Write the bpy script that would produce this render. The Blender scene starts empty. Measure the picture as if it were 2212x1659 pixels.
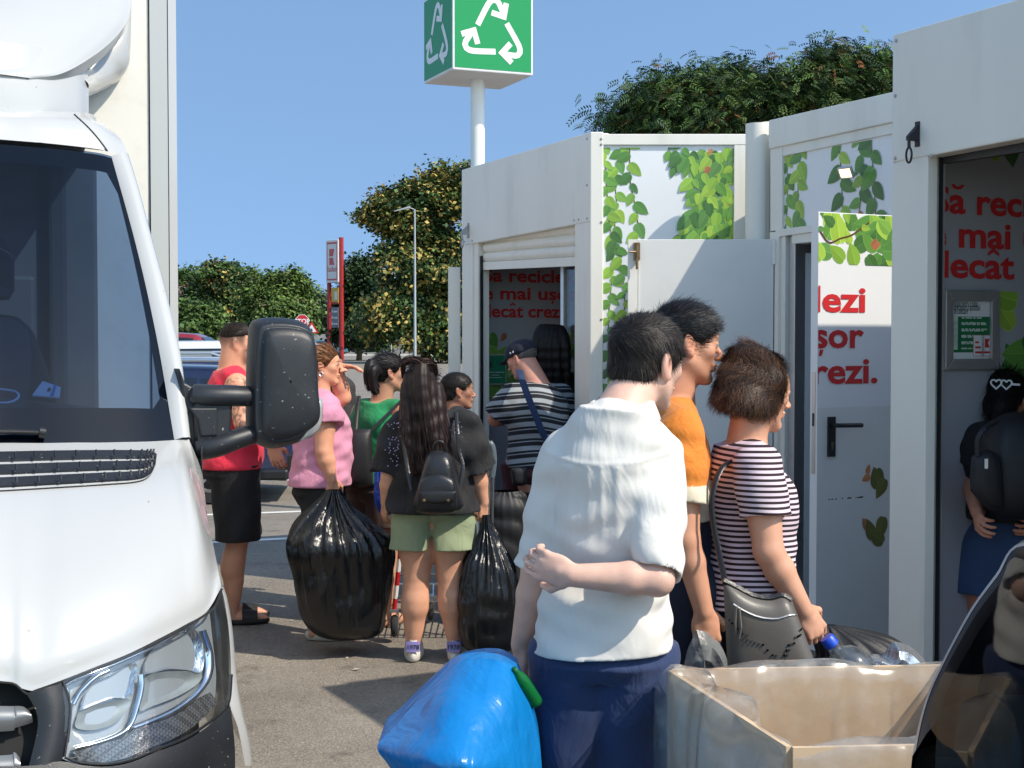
import bpy, bmesh, math, random
import numpy as np
from mathutils import Vector, Matrix
random.seed(7)
RNG = np.random.default_rng(11)
SC = bpy.context.scene
COL = SC.collection
R = math.radians
# ---------------------------------------------------------------- camera model (photo measured on a 2212 x 1659 copy)
FPX, CX, CY, CAMZ, HORY = 3040.0, 1106.0, 829.5, 1.7, 733.0
PITCH = math.atan((829.5 - HORY) / FPX)
def ray(x, y):
    dx, dz = (x - CX) / FPX, (CY - y) / FPX
    s, c = math.sin(PITCH), math.cos(PITCH)
    return Vector((dx, c + dz * s, -s + dz * c))
def at(x, y, Y):
    d = ray(x, y); return Vector((0, 0, CAMZ)) + d * (Y / d.y)
def at_z(x, y, z):
    d = ray(x, y); return Vector((0, 0, CAMZ)) + d * ((z - CAMZ) / d.z)
def on_plane(x, y, p, n):
    d = ray(x, y); o = Vector((0, 0, CAMZ)); return o + d * ((p - o).dot(n) / d.dot(n))
def lin(r, g, b):
    def f(c):
        c /= 255.0
        return c / 12.92 if c <= .04045 else ((c + .055) / 1.055) ** 2.4
    return (f(r), f(g), f(b))
# ---------------------------------------------------------------- materials
def mat(name, col=(.5, .5, .5), rough=.5, metal=0., spec=.5, bump=0., bscale=60., var=0., vscale=4., coat=0., attr=None, emit=None, trans=0., alpha=1., sss=0., dirt=0., dscale=3., dcol=(.1, .09, .08), wave=None, sheen=0., stretch=None, ior=None, wrinkle=None, weave=0., specks=None):
    m = bpy.data.materials.new(name); m.use_nodes = True
    nt = m.node_tree; N = nt.nodes; L = nt.links
    b = N['Principled BSDF']
    b.inputs['Roughness'].default_value = rough; b.inputs['Metallic'].default_value = metal
    b.inputs['Specular IOR Level'].default_value = spec; b.inputs['Coat Weight'].default_value = coat; b.inputs['Coat Roughness'].default_value = .05
    b.inputs['Transmission Weight'].default_value = trans; b.inputs['Alpha'].default_value = alpha
    if ior: b.inputs['IOR'].default_value = ior
    if sheen: b.inputs['Sheen Weight'].default_value = sheen
    if sss:
        b.inputs['Subsurface Weight'].default_value = sss; b.inputs['Subsurface Radius'].default_value = (.6, .25, .15); b.inputs['Subsurface Scale'].default_value = .012
    tc = N.new('ShaderNodeTexCoord'); vec = tc.outputs['Object']
    if stretch:
        mp = N.new('ShaderNodeMapping'); mp.inputs['Scale'].default_value = stretch; L.new(vec, mp.inputs['Vector']); vec = mp.outputs['Vector']
    if attr:
        a = N.new('ShaderNodeAttribute'); a.attribute_name = attr; csock = a.outputs['Color']
    else:
        rgb = N.new('ShaderNodeRGB'); rgb.outputs[0].default_value = (*col, 1); csock = rgb.outputs[0]
    if var:
        n = N.new('ShaderNodeTexNoise'); n.inputs['Scale'].default_value = vscale; n.inputs['Detail'].default_value = 5; L.new(vec, n.inputs['Vector'])
        mr = N.new('ShaderNodeMapRange'); mr.inputs['From Min'].default_value = .3; mr.inputs['From Max'].default_value = .7
        mr.inputs['To Min'].default_value = 1 - var; mr.inputs['To Max'].default_value = 1 + var; L.new(n.outputs['Fac'], mr.inputs['Value'])
        mx = N.new('ShaderNodeVectorMath'); mx.operation = 'SCALE'; L.new(csock, mx.inputs[0]); L.new(mr.outputs['Result'], mx.inputs['Scale']); csock = mx.outputs[0]
    if dirt:
        n = N.new('ShaderNodeTexNoise'); n.inputs['Scale'].default_value = dscale; n.inputs['Detail'].default_value = 8; n.inputs['Roughness'].default_value = .65; L.new(vec, n.inputs['Vector'])
        mr = N.new('ShaderNodeMapRange'); mr.inputs['From Min'].default_value = .5; mr.inputs['From Max'].default_value = .75; mr.inputs['To Max'].default_value = dirt; L.new(n.outputs['Fac'], mr.inputs['Value'])
        mx = N.new('ShaderNodeMix'); mx.data_type = 'RGBA'; L.new(mr.outputs['Result'], mx.inputs['Factor']); L.new(csock, mx.inputs[6]); mx.inputs[7].default_value = (*dcol, 1); csock = mx.outputs[2]
    L.new(csock, b.inputs['Base Color'])
    if weave:
        wv = N.new('ShaderNodeTexWave'); wv.bands_direction = 'X'; wv.inputs['Scale'].default_value = 24; wv.inputs['Distortion'].default_value = 1.2; wv.inputs['Detail'].default_value = 3; L.new(tc.outputs['Object'], wv.inputs['Vector'])
        mr = N.new('ShaderNodeMapRange'); mr.inputs['To Min'].default_value = 1 - weave; mr.inputs['To Max'].default_value = 1 + weave * .4; L.new(wv.outputs['Fac'], mr.inputs['Value'])
        mx = N.new('ShaderNodeVectorMath'); mx.operation = 'SCALE'; L.new(csock, mx.inputs[0]); L.new(mr.outputs['Result'], mx.inputs['Scale']); L.new(mx.outputs[0], b.inputs['Base Color'])
    wr = None
    if wrinkle:
        mp = N.new('ShaderNodeMapping'); mp.inputs['Scale'].default_value = wrinkle[2]; L.new(tc.outputs['Object'], mp.inputs['Vector'])
        n = N.new('ShaderNodeTexNoise'); n.inputs['Scale'].default_value = wrinkle[1]; n.inputs['Detail'].default_value = 3; n.inputs['Roughness'].default_value = .5; n.inputs['Distortion'].default_value = 1.4; L.new(mp.outputs[0], n.inputs['Vector'])
        wr = N.new('ShaderNodeBump'); wr.inputs['Strength'].default_value = wrinkle[0]; wr.inputs['Distance'].default_value = .03; L.new(n.outputs['Fac'], wr.inputs['Height']); L.new(wr.outputs['Normal'], b.inputs['Normal'])
    if bump:
        n = N.new('ShaderNodeTexNoise'); n.inputs['Scale'].default_value = bscale; n.inputs['Detail'].default_value = 6; L.new(vec, n.inputs['Vector'])
        bp = N.new('ShaderNodeBump'); bp.inputs['Strength'].default_value = bump; bp.inputs['Distance'].default_value = .02; L.new(n.outputs['Fac'], bp.inputs['Height']); L.new(bp.outputs['Normal'], b.inputs['Normal'])
        if wr: L.new(wr.outputs['Normal'], bp.inputs['Normal'])
    if specks:
        n = N.new('ShaderNodeTexNoise'); n.inputs['Scale'].default_value = specks[0]; n.inputs['Detail'].default_value = 1; L.new(tc.outputs['Object'], n.inputs['Vector'])
        mr = N.new('ShaderNodeMapRange'); mr.inputs['From Min'].default_value = specks[1]; mr.inputs['From Max'].default_value = specks[1] + .03; L.new(n.outputs['Fac'], mr.inputs['Value'])
        src = b.inputs['Base Color'].links[0].from_socket; mx = N.new('ShaderNodeMix'); mx.data_type = 'RGBA'; L.new(mr.outputs['Result'], mx.inputs['Factor']); L.new(src, mx.inputs[6]); mx.inputs[7].default_value = (*specks[2], 1); L.new(mx.outputs[2], b.inputs['Base Color'])
    if emit:
        b.inputs['Emission Color'].default_value = (*emit[0], 1); b.inputs['Emission Strength'].default_value = emit[1]
    return m
def glass(name, tint=(.6, .7, .75), refl=1.0, rough=.02, base=.04, dust=0.):
    m = bpy.data.materials.new(name); m.use_nodes = True; nt = m.node_tree; N = nt.nodes; L = nt.links
    out = N['Material Output']; N.remove(N['Principled BSDF'])
    t = N.new('ShaderNodeBsdfTransparent'); t.inputs[0].default_value = (*tint, 1)
    g = N.new('ShaderNodeBsdfGlossy'); g.inputs['Roughness'].default_value = rough; g.inputs[0].default_value = (refl, refl, refl, 1)
    f = N.new('ShaderNodeLayerWeight'); f.inputs[0].default_value = .5
    pw = N.new('ShaderNodeMath'); pw.operation = 'POWER'; pw.inputs[1].default_value = 5; L.new(f.outputs['Facing'], pw.inputs[0])
    ad = N.new('ShaderNodeMath'); ad.operation = 'MULTIPLY_ADD'; ad.inputs[1].default_value = 1 - base; ad.inputs[2].default_value = base; ad.use_clamp = True; L.new(pw.outputs[0], ad.inputs[0])
    mx = N.new('ShaderNodeMixShader'); L.new(ad.outputs[0], mx.inputs[0]); L.new(t.outputs[0], mx.inputs[1]); L.new(g.outputs[0], mx.inputs[2])
    last = mx
    if dust:
        d = N.new('ShaderNodeBsdfDiffuse'); d.inputs[0].default_value = (.6, .6, .58, 1)
        n = N.new('ShaderNodeTexNoise'); n.inputs['Scale'].default_value = 9; n.inputs['Detail'].default_value = 9; n.inputs['Roughness'].default_value = .7
        mr = N.new('ShaderNodeMapRange'); mr.inputs['From Min'].default_value = .45; mr.inputs['From Max'].default_value = .85; mr.inputs['To Min'].default_value = dust * .4; mr.inputs['To Max'].default_value = dust * 1.8; L.new(n.outputs['Fac'], mr.inputs['Value'])
        m2 = N.new('ShaderNodeMixShader'); L.new(mr.outputs[0], m2.inputs[0]); L.new(mx.outputs[0], m2.inputs[1]); L.new(d.outputs[0], m2.inputs[2]); last = m2
    L.new(last.outputs[0], out.inputs['Surface'])
    return m
# ---------------------------------------------------------------- objects
def tag(o, label=None, cat=None, group=None, kind=None):
    if label: o['label'] = label
    if cat: o['category'] = cat
    if group: o['group'] = group
    if kind: o['kind'] = kind
    return o
def empty(name, loc=(0, 0, 0), rz=0., label=None, cat=None, group=None):
    o = bpy.data.objects.new(name, None); COL.objects.link(o); o.location = loc; o.rotation_euler = (0, 0, rz)
    return tag(o, label, cat, group)
def link(name, me, parent=None, smooth=False):
    o = bpy.data.objects.new(name, me); COL.objects.link(o)
    if parent: o.parent = parent
    if smooth: me.polygons.foreach_set('use_smooth', np.ones(len(me.polygons), bool))
    return o
def fast_mesh(name, V, F, mats=(), smooth=True, col=None, midx=None):
    """V (n,3), F (m,3 or 4) arrays"""
    V = np.asarray(V, np.float32); F = np.asarray(F, np.int32)
    me = bpy.data.meshes.new(name); me.vertices.add(len(V)); me.vertices.foreach_set('co', V.ravel())
    k = F.shape[1]; me.loops.add(F.size); me.loops.foreach_set('vertex_index', F.ravel())
    me.polygons.add(len(F)); me.polygons.foreach_set('loop_start', np.arange(0, F.size, k, dtype=np.int32))
    try: me.polygons.foreach_set('loop_total', np.full(len(F), k, np.int32))
    except Exception: pass
    for m in mats: me.materials.append(m)
    if smooth: me.polygons.foreach_set('use_smooth', np.ones(len(F), bool))
    if midx is not None: me.polygons.foreach_set('material_index', np.asarray(midx, np.int32))
    me.update(calc_edges=True)
    if col is not None:
        a = me.color_attributes.new('Col', 'FLOAT_COLOR', 'POINT')
        c = np.ones((len(V), 4), np.float32); c[:, :3] = col; a.data.foreach_set('color', c.ravel())
    return me
class MB:
    def __init__(s): s.v = []; s.f = []; s.m = []; s.c = []; s.mats = []; s.cc = None
    def mi(s, m):
        if m not in s.mats: s.mats.append(m)
        return s.mats.index(m)
    def add(s, vs, fs, m=None, M=None):
        b = len(s.v)
        for p in vs:
            p = Vector(p); s.v.append(tuple(M @ p if M else p))
            s.c.append(s.cc or (1, 1, 1))
        k = s.mi(m) if m else 0
        for f in fs: s.f.append([i + b for i in f]); s.m.append(k)
        return s
    def box(s, x0, x1, y0, y1, z0, z1, m=None, M=None):
        return s.add([(x0, y0, z0), (x1, y0, z0), (x1, y1, z0), (x0, y1, z0), (x0, y0, z1), (x1, y0, z1), (x1, y1, z1), (x0, y1, z1)],
                     [(3, 2, 1, 0), (4, 5, 6, 7), (0, 1, 5, 4), (1, 2, 6, 5), (2, 3, 7, 6), (3, 0, 4, 7)], m, M)
    def tube(s, pts, r, m=None, seg=12, M=None, cap=True, flat=1.0):
        pts = [Vector(p) for p in pts]; n = len(pts); rr = r if hasattr(r, '__len__') else [r] * n
        vs = []; up0 = None
        for i, p in enumerate(pts):
            t = (pts[min(i + 1, n - 1)] - pts[max(i - 1, 0)]).normalized()
            if up0 is None:
                up0 = Vector((0, 0, 1)) if abs(t.z) < .9 else Vector((1, 0, 0))
            a = t.cross(up0).normalized(); b = a.cross(t).normalized(); up0 = b
            for k in range(seg):
                th = 2 * math.pi * k / seg; vs.append(p + (a * math.cos(th) + b * math.sin(th) * flat) * rr[i])
        fs = []
        for i in range(n - 1):
            for k in range(seg):
                k2 = (k + 1) % seg; fs.append((i * seg + k, i * seg + k2, (i + 1) * seg + k2, (i + 1) * seg + k))
        if cap: fs.append(tuple(range(seg - 1, -1, -1))); fs.append(tuple((n - 1) * seg + k for k in range(seg)))
        return s.add(vs, fs, m, M)
    def prism(s, poly, h0, h1, m=None, M=None):
        """poly in xy extruded along z h0..h1"""
        n = len(poly); vs = [(x, y, h0) for x, y in poly] + [(x, y, h1) for x, y in poly]
        fs = [tuple(range(n - 1, -1, -1)), tuple(range(n, 2 * n))] + [(i, (i + 1) % n, n + (i + 1) % n, n + i) for i in range(n)]
        return s.add(vs, fs, m, M)
    def grid(s, P, m=None, M=None, flip=False, closed=False):
        """P list of rows of points"""
        nr, nc = len(P), len(P[0]); vs = [p for r in P for p in r]; fs = []
        for i in range(nr - 1):
            for j in range(nc if closed else nc - 1):
                j2 = (j + 1) % nc; q = (i * nc + j, i * nc + j2, (i + 1) * nc + j2, (i + 1) * nc + j)
                fs.append(q[::-1] if flip else q)
        return s.add(vs, fs, m, M)
    def lathe(s, prof, m=None, seg=24, M=None):
        """prof list of (r,z)"""
        P = [[(r * math.cos(2 * math.pi * k / seg), r * math.sin(2 * math.pi * k / seg), z) for k in range(seg)] for r, z in prof]
        return s.grid(P, m, M, closed=True)
    def build(s, name, parent=None, smooth=False, bevel=0., solid=0., auto=None, sub=0):
        me = bpy.data.meshes.new(name); me.from_pydata(s.v, [], s.f)
        for m in s.mats: me.materials.append(m)
        if len(s.mats) > 1: me.polygons.foreach_set('material_index', s.m)
        if s.cc is not None:
            a = me.color_attributes.new('Col', 'FLOAT_COLOR', 'POINT')
            a.data.foreach_set('color', np.hstack([np.array(s.c, np.float32), np.ones((len(s.c), 1), np.float32)]).ravel())
        me.update(); o = link(name, me, parent, smooth)
        if auto is not None:
            me.polygons.foreach_set('use_smooth', np.ones(len(me.polygons), bool)); me.set_sharp_from_angle(angle=R(auto))
        if solid: md = o.modifiers.new('s', 'SOLIDIFY'); md.thickness = solid; md.offset = -1
        if sub: md = o.modifiers.new('u', 'SUBSURF'); md.levels = sub; md.render_levels = sub
        if bevel:
            md = o.modifiers.new('b', 'BEVEL'); md.width = bevel; md.segments = 2; md.limit_method = 'ANGLE'; md.angle_limit = R(40)
        return o
ACC = {'ă': ('a', 'breve'), 'â': ('a', 'hat'), 'ș': ('s', 'comma'), 'ț': ('t', 'comma')}
def text_geo(s, size, fat=0., align='LEFT', space=1.0):
    if not any(c in ACC for c in s): return text_geo0(s, size, fat, align, space)
    pl = ''.join(ACC[c][0] if c in ACC else c for c in s); vs, fs = text_geo0(pl, size, fat, align, space); vs, fs = list(vs), list(fs); wd = lambda q: max(v[0] for v in text_geo0(q, size, fat, 'LEFT', space)[0]) if q.strip() else 0
    for i, c in enumerate(s):
        if c in ACC:
            x1 = wd(pl[:i + 1]); x0 = min(v[0] for v in text_geo0(pl[i], size, fat, 'LEFT', space)[0]); lw = wd(pl[i]) - x0; cx = x1 - lw / 2; k = ACC[c][1]; h = size * .5; t = size * .085; b = len(vs)
            if k == 'hat':
                P = [(-.15, .10), (0, .22), (.15, .10), (.15, .2), (0, .33), (-.15, .2)]; F = [(0, 1, 4, 5), (1, 2, 3, 4)]; P = [(cx + x * size, h + y * size) for x, y in P]
            elif k == 'breve':
                a = [math.pi * (1 + j / 8) for j in range(9)]; P = [(cx + .17 * size * math.cos(q), h + .27 * size + .14 * size * math.sin(q)) for q in a] + [(cx + .08 * size * math.cos(q), h + .27 * size + .055 * size * math.sin(q)) for q in a]; F = [(j, j + 1, 10 + j, 9 + j) for j in range(8)]
            else: P = [(cx - .03 * size, -.07 * size), (cx + .07 * size, -.07 * size), (cx + .02 * size, -.24 * size), (cx - .06 * size, -.24 * size)]; F = [(3, 2, 1, 0)]
            vs += [(x, y, 0) for x, y in P]; fs += [tuple(b + j for j in f) for f in F]
    return vs, fs
def text_geo0(s, size, fat=0., align='LEFT', space=1.0):
    cu = bpy.data.curves.new('t', 'FONT'); cu.body = s; cu.size = size; cu.offset = fat * size; cu.align_x = align; cu.space_character = space; cu.resolution_u = 3; cu.fill_mode = 'FRONT'
    o = bpy.data.objects.new('t', cu); COL.objects.link(o)
    dg = bpy.context.evaluated_depsgraph_get(); dg.update()
    me = o.evaluated_get(dg).to_mesh(); vs = [tuple(v.co) for v in me.vertices]; fs = [tuple(p.vertices) for p in me.polygons]
    o.evaluated_get(dg).to_mesh_clear(); bpy.data.objects.remove(o); bpy.data.curves.remove(cu)
    return vs, fs
def clip_text(geo, x0, x1, y0=-9, y1=9):
    vs, fs = geo; V = []; F = []
    for f in fs:
        p = clip_poly([vs[i][:2] for i in f], x0, x1, y0, y1)
        if len(p) >= 3: b = len(V); V += [(x, y, 0) for x, y in p]; F.append(tuple(range(b, b + len(p))))
    return V, F
def clip_poly(p, x0, x1, y0, y1):
    for ax, lim, sg in ((0, x0, 1), (0, x1, -1), (1, y0, 1), (1, y1, -1)):
        if not p: return []
        q = []
        for i in range(len(p)):
            a, b = p[i - 1], p[i]; da, db = sg * (a[ax] - lim), sg * (b[ax] - lim)
            if (da >= 0) != (db >= 0):
                t = da / (da - db); q.append((a[0] + (b[0] - a[0]) * t, a[1] + (b[1] - a[1]) * t))
            if db >= 0: q.append(b)
        p = q
    return p
def frame(o, ex, ey, ez):
    M = Matrix.Identity(4)
    for i, c in enumerate((Vector(ex), Vector(ey), Vector(ez), Vector(o))):
        for j in range(3): M[j][i] = c[j]
    return M
def spline(pts, n):
    """Catmull-Rom through pts, n samples"""
    P = np.array(pts, float); k = len(P)
    if k == 2: t = np.linspace(0, 1, n)[:, None]; return P[0] * (1 - t) + P[1] * t
    Q = np.vstack([2 * P[0] - P[1], P, 2 * P[-1] - P[-2]]); u = np.linspace(0, k - 1 - 1e-9, n); i = u.astype(int); t = (u - i)[:, None]
    a, b, c, d = Q[i], Q[i + 1], Q[i + 2], Q[i + 3]
    return .5 * (2 * b + (c - a) * t + (2 * a - 5 * b + 4 * c - d) * t * t + (3 * b - a - 3 * c + d) * t ** 3)
def surf(ctrl, nu, nv):
    """ctrl rows x cols x 3 -> smooth grid rows"""
    C = np.array(ctrl, float); A = np.stack([spline(C[i], nv) for i in range(len(C))]); B = np.stack([spline(A[:, j], nu) for j in range(nv)], 1)
    return [[tuple(p) for p in r] for r in B]
def noise_fn(seed, freq, n=7):
    r = np.random.default_rng(seed); D = r.normal(size=(n, 3)); D /= np.linalg.norm(D, axis=1)[:, None]; F = freq * r.uniform(.6, 1.7, n); P = r.uniform(0, 6.28, n)
    return lambda x, y, z: sum(np.sin((x * d[0] + y * d[1] + z * d[2]) * f + p) for d, f, p in zip(D, F, P)) / n ** .5
# ---------------------------------------------------------------- camera, sky, sun
cam = bpy.data.cameras.new('camera'); camo = bpy.data.objects.new('camera', cam); COL.objects.link(camo)
camo.location = (0, 0, CAMZ); camo.rotation_euler = (math.pi / 2 - PITCH, 0, 0)
cam.sensor_width = 36; cam.lens = 36 * FPX / 2212; cam.clip_end = 3000; cam.clip_start = .05; SC.camera = camo
SUN_A, SUN_E = R(60), R(46)                       # a: light travels forward turned this far to the left
to_sun = Vector((math.sin(SUN_A) * math.cos(SUN_E), -math.cos(SUN_A) * math.cos(SUN_E), math.sin(SUN_E)))
w = bpy.data.worlds.new('World'); SC.world = w; w.use_nodes = True
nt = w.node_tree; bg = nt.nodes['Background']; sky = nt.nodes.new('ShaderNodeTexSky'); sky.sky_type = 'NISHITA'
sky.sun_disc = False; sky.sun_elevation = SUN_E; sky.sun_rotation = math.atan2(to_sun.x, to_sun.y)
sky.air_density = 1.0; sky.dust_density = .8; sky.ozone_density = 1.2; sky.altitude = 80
tcw = nt.nodes.new('ShaderNodeTexCoord'); vm = nt.nodes.new('ShaderNodeVectorMath'); vm.operation = 'MULTIPLY_ADD'; vm.inputs[1].default_value = (1, 1, .8); sxy = nt.nodes.new('ShaderNodeSeparateXYZ'); mo = nt.nodes.new('ShaderNodeMath'); mo.operation = 'MULTIPLY_ADD'; mo.inputs[1].default_value = .20; mo.inputs[2].default_value = .20; cmb = nt.nodes.new('ShaderNodeCombineXYZ'); nt.links.new(tcw.outputs['Generated'], sxy.inputs[0]); nt.links.new(sxy.outputs['Y'], mo.inputs[0]); nt.links.new(mo.outputs[0], cmb.inputs['Z']); nt.links.new(cmb.outputs[0], vm.inputs[2])  # added sky tilt: darker, bluer ahead, brighter behind the camera to fill shaded fronts
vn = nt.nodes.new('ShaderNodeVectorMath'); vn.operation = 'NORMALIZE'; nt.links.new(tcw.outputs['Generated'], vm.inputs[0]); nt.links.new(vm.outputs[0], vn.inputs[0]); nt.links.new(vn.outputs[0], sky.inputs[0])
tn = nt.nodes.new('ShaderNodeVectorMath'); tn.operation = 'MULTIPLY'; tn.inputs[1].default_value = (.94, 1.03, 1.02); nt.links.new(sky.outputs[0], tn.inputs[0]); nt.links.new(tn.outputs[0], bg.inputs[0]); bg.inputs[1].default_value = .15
sl = bpy.data.lights.new('sun', 'SUN'); sl.energy = 3.1; sl.angle = R(.53); sl.color = (1, .91, .77)
so = bpy.data.objects.new('sun', sl); COL.objects.link(so); so.rotation_euler = to_sun.to_track_quat('Z', 'Y').to_euler(); so.location = (20, -12, 30)
SC.view_settings.view_transform = 'Standard'; SC.view_settings.look = 'None'; SC.view_settings.exposure = .68; SC.view_settings.gamma = 1
SC.cycles.use_denoising = True; SC.cycles.max_bounces = 8; SC.cycles.transparent_max_bounces = 16; SC.cycles.caustics_reflective = False; SC.cycles.caustics_refractive = False
# ---------------------------------------------------------------- ground
def asphalt():
    m = bpy.data.materials.new('asphalt'); m.use_nodes = True; N = m.node_tree.nodes; L = m.node_tree.links; b = N['Principled BSDF']
    tc = N.new('ShaderNodeTexCoord')
    def noise(sc, det, ro=.6):
        n = N.new('ShaderNodeTexNoise'); n.inputs['Scale'].default_value = sc; n.inputs['Detail'].default_value = det; n.inputs['Roughness'].default_value = ro; L.new(tc.outputs['Object'], n.inputs['Vector']); return n.outputs['Fac']
    def ramp(v, stops):
        r = N.new('ShaderNodeValToRGB'); L.new(v, r.inputs[0]); e = r.color_ramp.elements
        while len(e) < len(stops): e.new(.5)
        for k, (p, c) in enumerate(stops): e[k].position = p; e[k].color = (*c, 1)
        return r.outputs[0]
    big = ramp(noise(1.1, 6), [(.3, (.20, .175, .145)), (.7, (.30, .268, .225))])
    vo = N.new('ShaderNodeTexVoronoi'); vo.inputs['Scale'].default_value = 105; L.new(tc.outputs['Object'], vo.inputs['Vector'])
    stone = ramp(vo.outputs['Color'], [(.0, (.62, .62, .62)), (.6, (.97, .97, .97)), (.9, (1.15, 1.13, 1.08)), (1., (1.6, 1.56, 1.46))])
    mx = N.new('ShaderNodeMix'); mx.data_type = 'RGBA'; mx.blend_type = 'MULTIPLY'; mx.inputs['Factor'].default_value = 1; L.new(big, mx.inputs[6]); L.new(stone, mx.inputs[7])
    st = ramp(noise(2.7, 9, .7), [(.56, (1, 1, 1)), (.66, (.55, .54, .53))])
    m2 = N.new('ShaderNodeMix'); m2.data_type = 'RGBA'; m2.blend_type = 'MULTIPLY'; m2.inputs['Factor'].default_value = .8; L.new(mx.outputs[2], m2.inputs[6]); L.new(st, m2.inputs[7])
    L.new(m2.outputs[2], b.inputs['Base Color']); b.inputs['Roughness'].default_value = .85
    bp = N.new('ShaderNodeBump'); bp.inputs['Strength'].default_value = .7; bp.inputs['Distance'].default_value = .006; L.new(vo.outputs['Distance'], bp.inputs['Height']); L.new(bp.outputs[0], b.inputs['Normal'])
    return m
M_ASPH = asphalt()
g = MB(); g.box(-400, 400, -60, 1200, -.3, 0, M_ASPH); tag(g.build('ground'), kind='structure')
M_LINE = mat('road_paint', (.72, .71, .67), .7, var=.12, vscale=6, dirt=.5, dscale=7, dcol=(.3, .28, .25))
def quad_line(name, a, b, w_, z=.004, m=M_LINE):
    a = Vector((a[0], a[1], 0)); b = Vector((b[0], b[1], 0)); d = (b - a).normalized(); n = Vector((-d.y, d.x, 0)) * w_ / 2
    o = MB(); o.add([tuple(p + Vector((0, 0, z))) for p in (a - n, b - n, b + n, a + n)], [(0, 1, 2, 3)], m); return tag(o.build(name), kind='structure')
for (p, q) in (((500, 1041), (668, 1036)), ((520, 1110), (690, 1104)), ((540, 1168), (700, 1160))):
    a, b = at_z(*p, 0), at_z(*q, 0); e = (b - a).normalized(); quad_line('parking_line', a - e * 1.2, b + e * 2.2, .11)
# far pavement strip, street and verge beyond the car park
M_CONC = mat('concrete', (.42, .40, .36), .85, var=.15, vscale=2, bump=.2)
p = MB(); p.box(-150, 150, 138, 150, 0, .12, M_CONC); tag(p.build('pavement', bevel=.02), kind='structure')
M_GRASS = mat('dry_grass', (.10, .12, .04), .9, var=.5, vscale=3, bump=.6, bscale=30)
p = MB(); p.box(-200, 200, 176, 400, 0, .10, M_GRASS); tag(p.build('grass_verge'), kind='structure')

# scattered litter and grit
lt = MB(); r_ = random.Random(12); M_LIT = mat('paper_scrap', (.42, .40, .36), .8)
for i in range(70):
    x, y = r_.uniform(-2.2, 1.6), r_.uniform(4.2, 13); a = r_.uniform(0, 6.28); l = r_.choice((.005, .007, .009, .012, .02)); w_ = l * r_.uniform(.2, .8); lt.add([(x + l * math.cos(a) - w_ * math.sin(a), y + l * math.sin(a) + w_ * math.cos(a), .006), (x - l * math.cos(a) - w_ * math.sin(a), y - l * math.sin(a) + w_ * math.cos(a), .004), (x - l * math.cos(a) + w_ * math.sin(a), y - l * math.sin(a) - w_ * math.cos(a), .007), (x + l * math.cos(a) + w_ * math.sin(a), y + l * math.sin(a) - w_ * math.cos(a), .004)], [(0, 1, 2, 3)], M_LIT)
tag(lt.build('litter'), 'small pale paper scraps strewn over the asphalt', 'litter', kind='stuff')
# ---------------------------------------------------------------- recycling kiosks
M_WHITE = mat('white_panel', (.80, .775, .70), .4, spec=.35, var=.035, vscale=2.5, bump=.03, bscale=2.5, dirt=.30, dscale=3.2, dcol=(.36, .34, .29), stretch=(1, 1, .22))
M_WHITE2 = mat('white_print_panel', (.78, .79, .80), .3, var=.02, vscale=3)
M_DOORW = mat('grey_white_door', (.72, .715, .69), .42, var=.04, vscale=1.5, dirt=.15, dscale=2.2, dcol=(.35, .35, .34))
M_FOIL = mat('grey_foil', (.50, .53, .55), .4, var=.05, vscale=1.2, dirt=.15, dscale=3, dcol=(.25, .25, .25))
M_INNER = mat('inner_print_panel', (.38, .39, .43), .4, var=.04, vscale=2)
M_TINT = glass('tinted_pane', (.86, .88, .92), base=.045)
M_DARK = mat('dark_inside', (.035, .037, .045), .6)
M_BLACK = mat('black_plastic', (.012, .012, .014), .4)
M_ALU = mat('aluminium', (.62, .63, .64), .35, metal=.85, var=.06)
M_STEEL = mat('galvanised', (.35, .35, .36), .45, metal=.8, var=.2, vscale=20)
M_RUST = mat('rusty_brass', (.22, .15, .08), .5, metal=.6, var=.4, vscale=30)
M_REDP = mat('red_print', (.58, .022, .025), .4)
M_FLOORK = mat('kiosk_floor', (.18, .18, .18), .8, var=.2)
M_LEAF = mat('printed_leaf', rough=.35, attr='Col')
FA = R(27.5)
dv = Vector((math.sin(FA), -math.cos(FA), 0)); wv = Vector((math.cos(FA), math.sin(FA), 0)); nv = -wv; zv = Vector((0, 0, 1))
def settle(root, loc):
    """children were built in world space: move the root to its base"""
    loc = Vector(loc); root.location = loc
    def rec(o):
        for c in o.children:
            if c.type == 'MESH': c.data.transform(Matrix.Translation(-loc))
            rec(c)
    rec(root)
def slab(mb, quad, n, th, m, back=0.):
    """4 corner points, extruded by th along -n (n points outward)"""
    q = [Vector(p) - n * back for p in quad]; r = [p - n * th for p in q]
    return mb.add(q + r, [(0, 1, 2, 3), (7, 6, 5, 4), (0, 4, 5, 1), (1, 5, 6, 2), (2, 6, 7, 3), (3, 7, 4, 0)], m)
def vwall(mb, a, b, z0, z1, n, th, m):
    a = Vector((a[0], a[1], 0)); b = Vector((b[0], b[1], 0)); return slab(mb, [a + zv * z0, b + zv * z0, b + zv * z1, a + zv * z1], n, th, m)
def lettering(root, s, p, n, ex, x0, y0, x1, sub, size, m=M_REDP, fat=.026, out=.003, clip=None, name='lettering'):
    ey = n.cross(ex); P0 = on_plane(x0, y0, p, n); P1 = on_plane(x1, y0, p, n); W = (P1 - P0).dot(ex)
    vs, fs = text_geo(sub, 1, fat); xm = min(v[0] for v in vs); wsub = max(v[0] for v in vs) - xm
    vs, fs = text_geo(s, 1, fat); sx = W / wsub
    if clip is not None: vs, fs = clip_text(([(v[0] - xm, v[1], 0) for v in vs], fs), clip, 99); xm = 0
    mb = MB(); mb.add([P0 + ex * ((v[0] - xm) * sx) + ey * (v[1] * size) + n * out for v in vs], fs, m); return mb.build(name, root)
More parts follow.
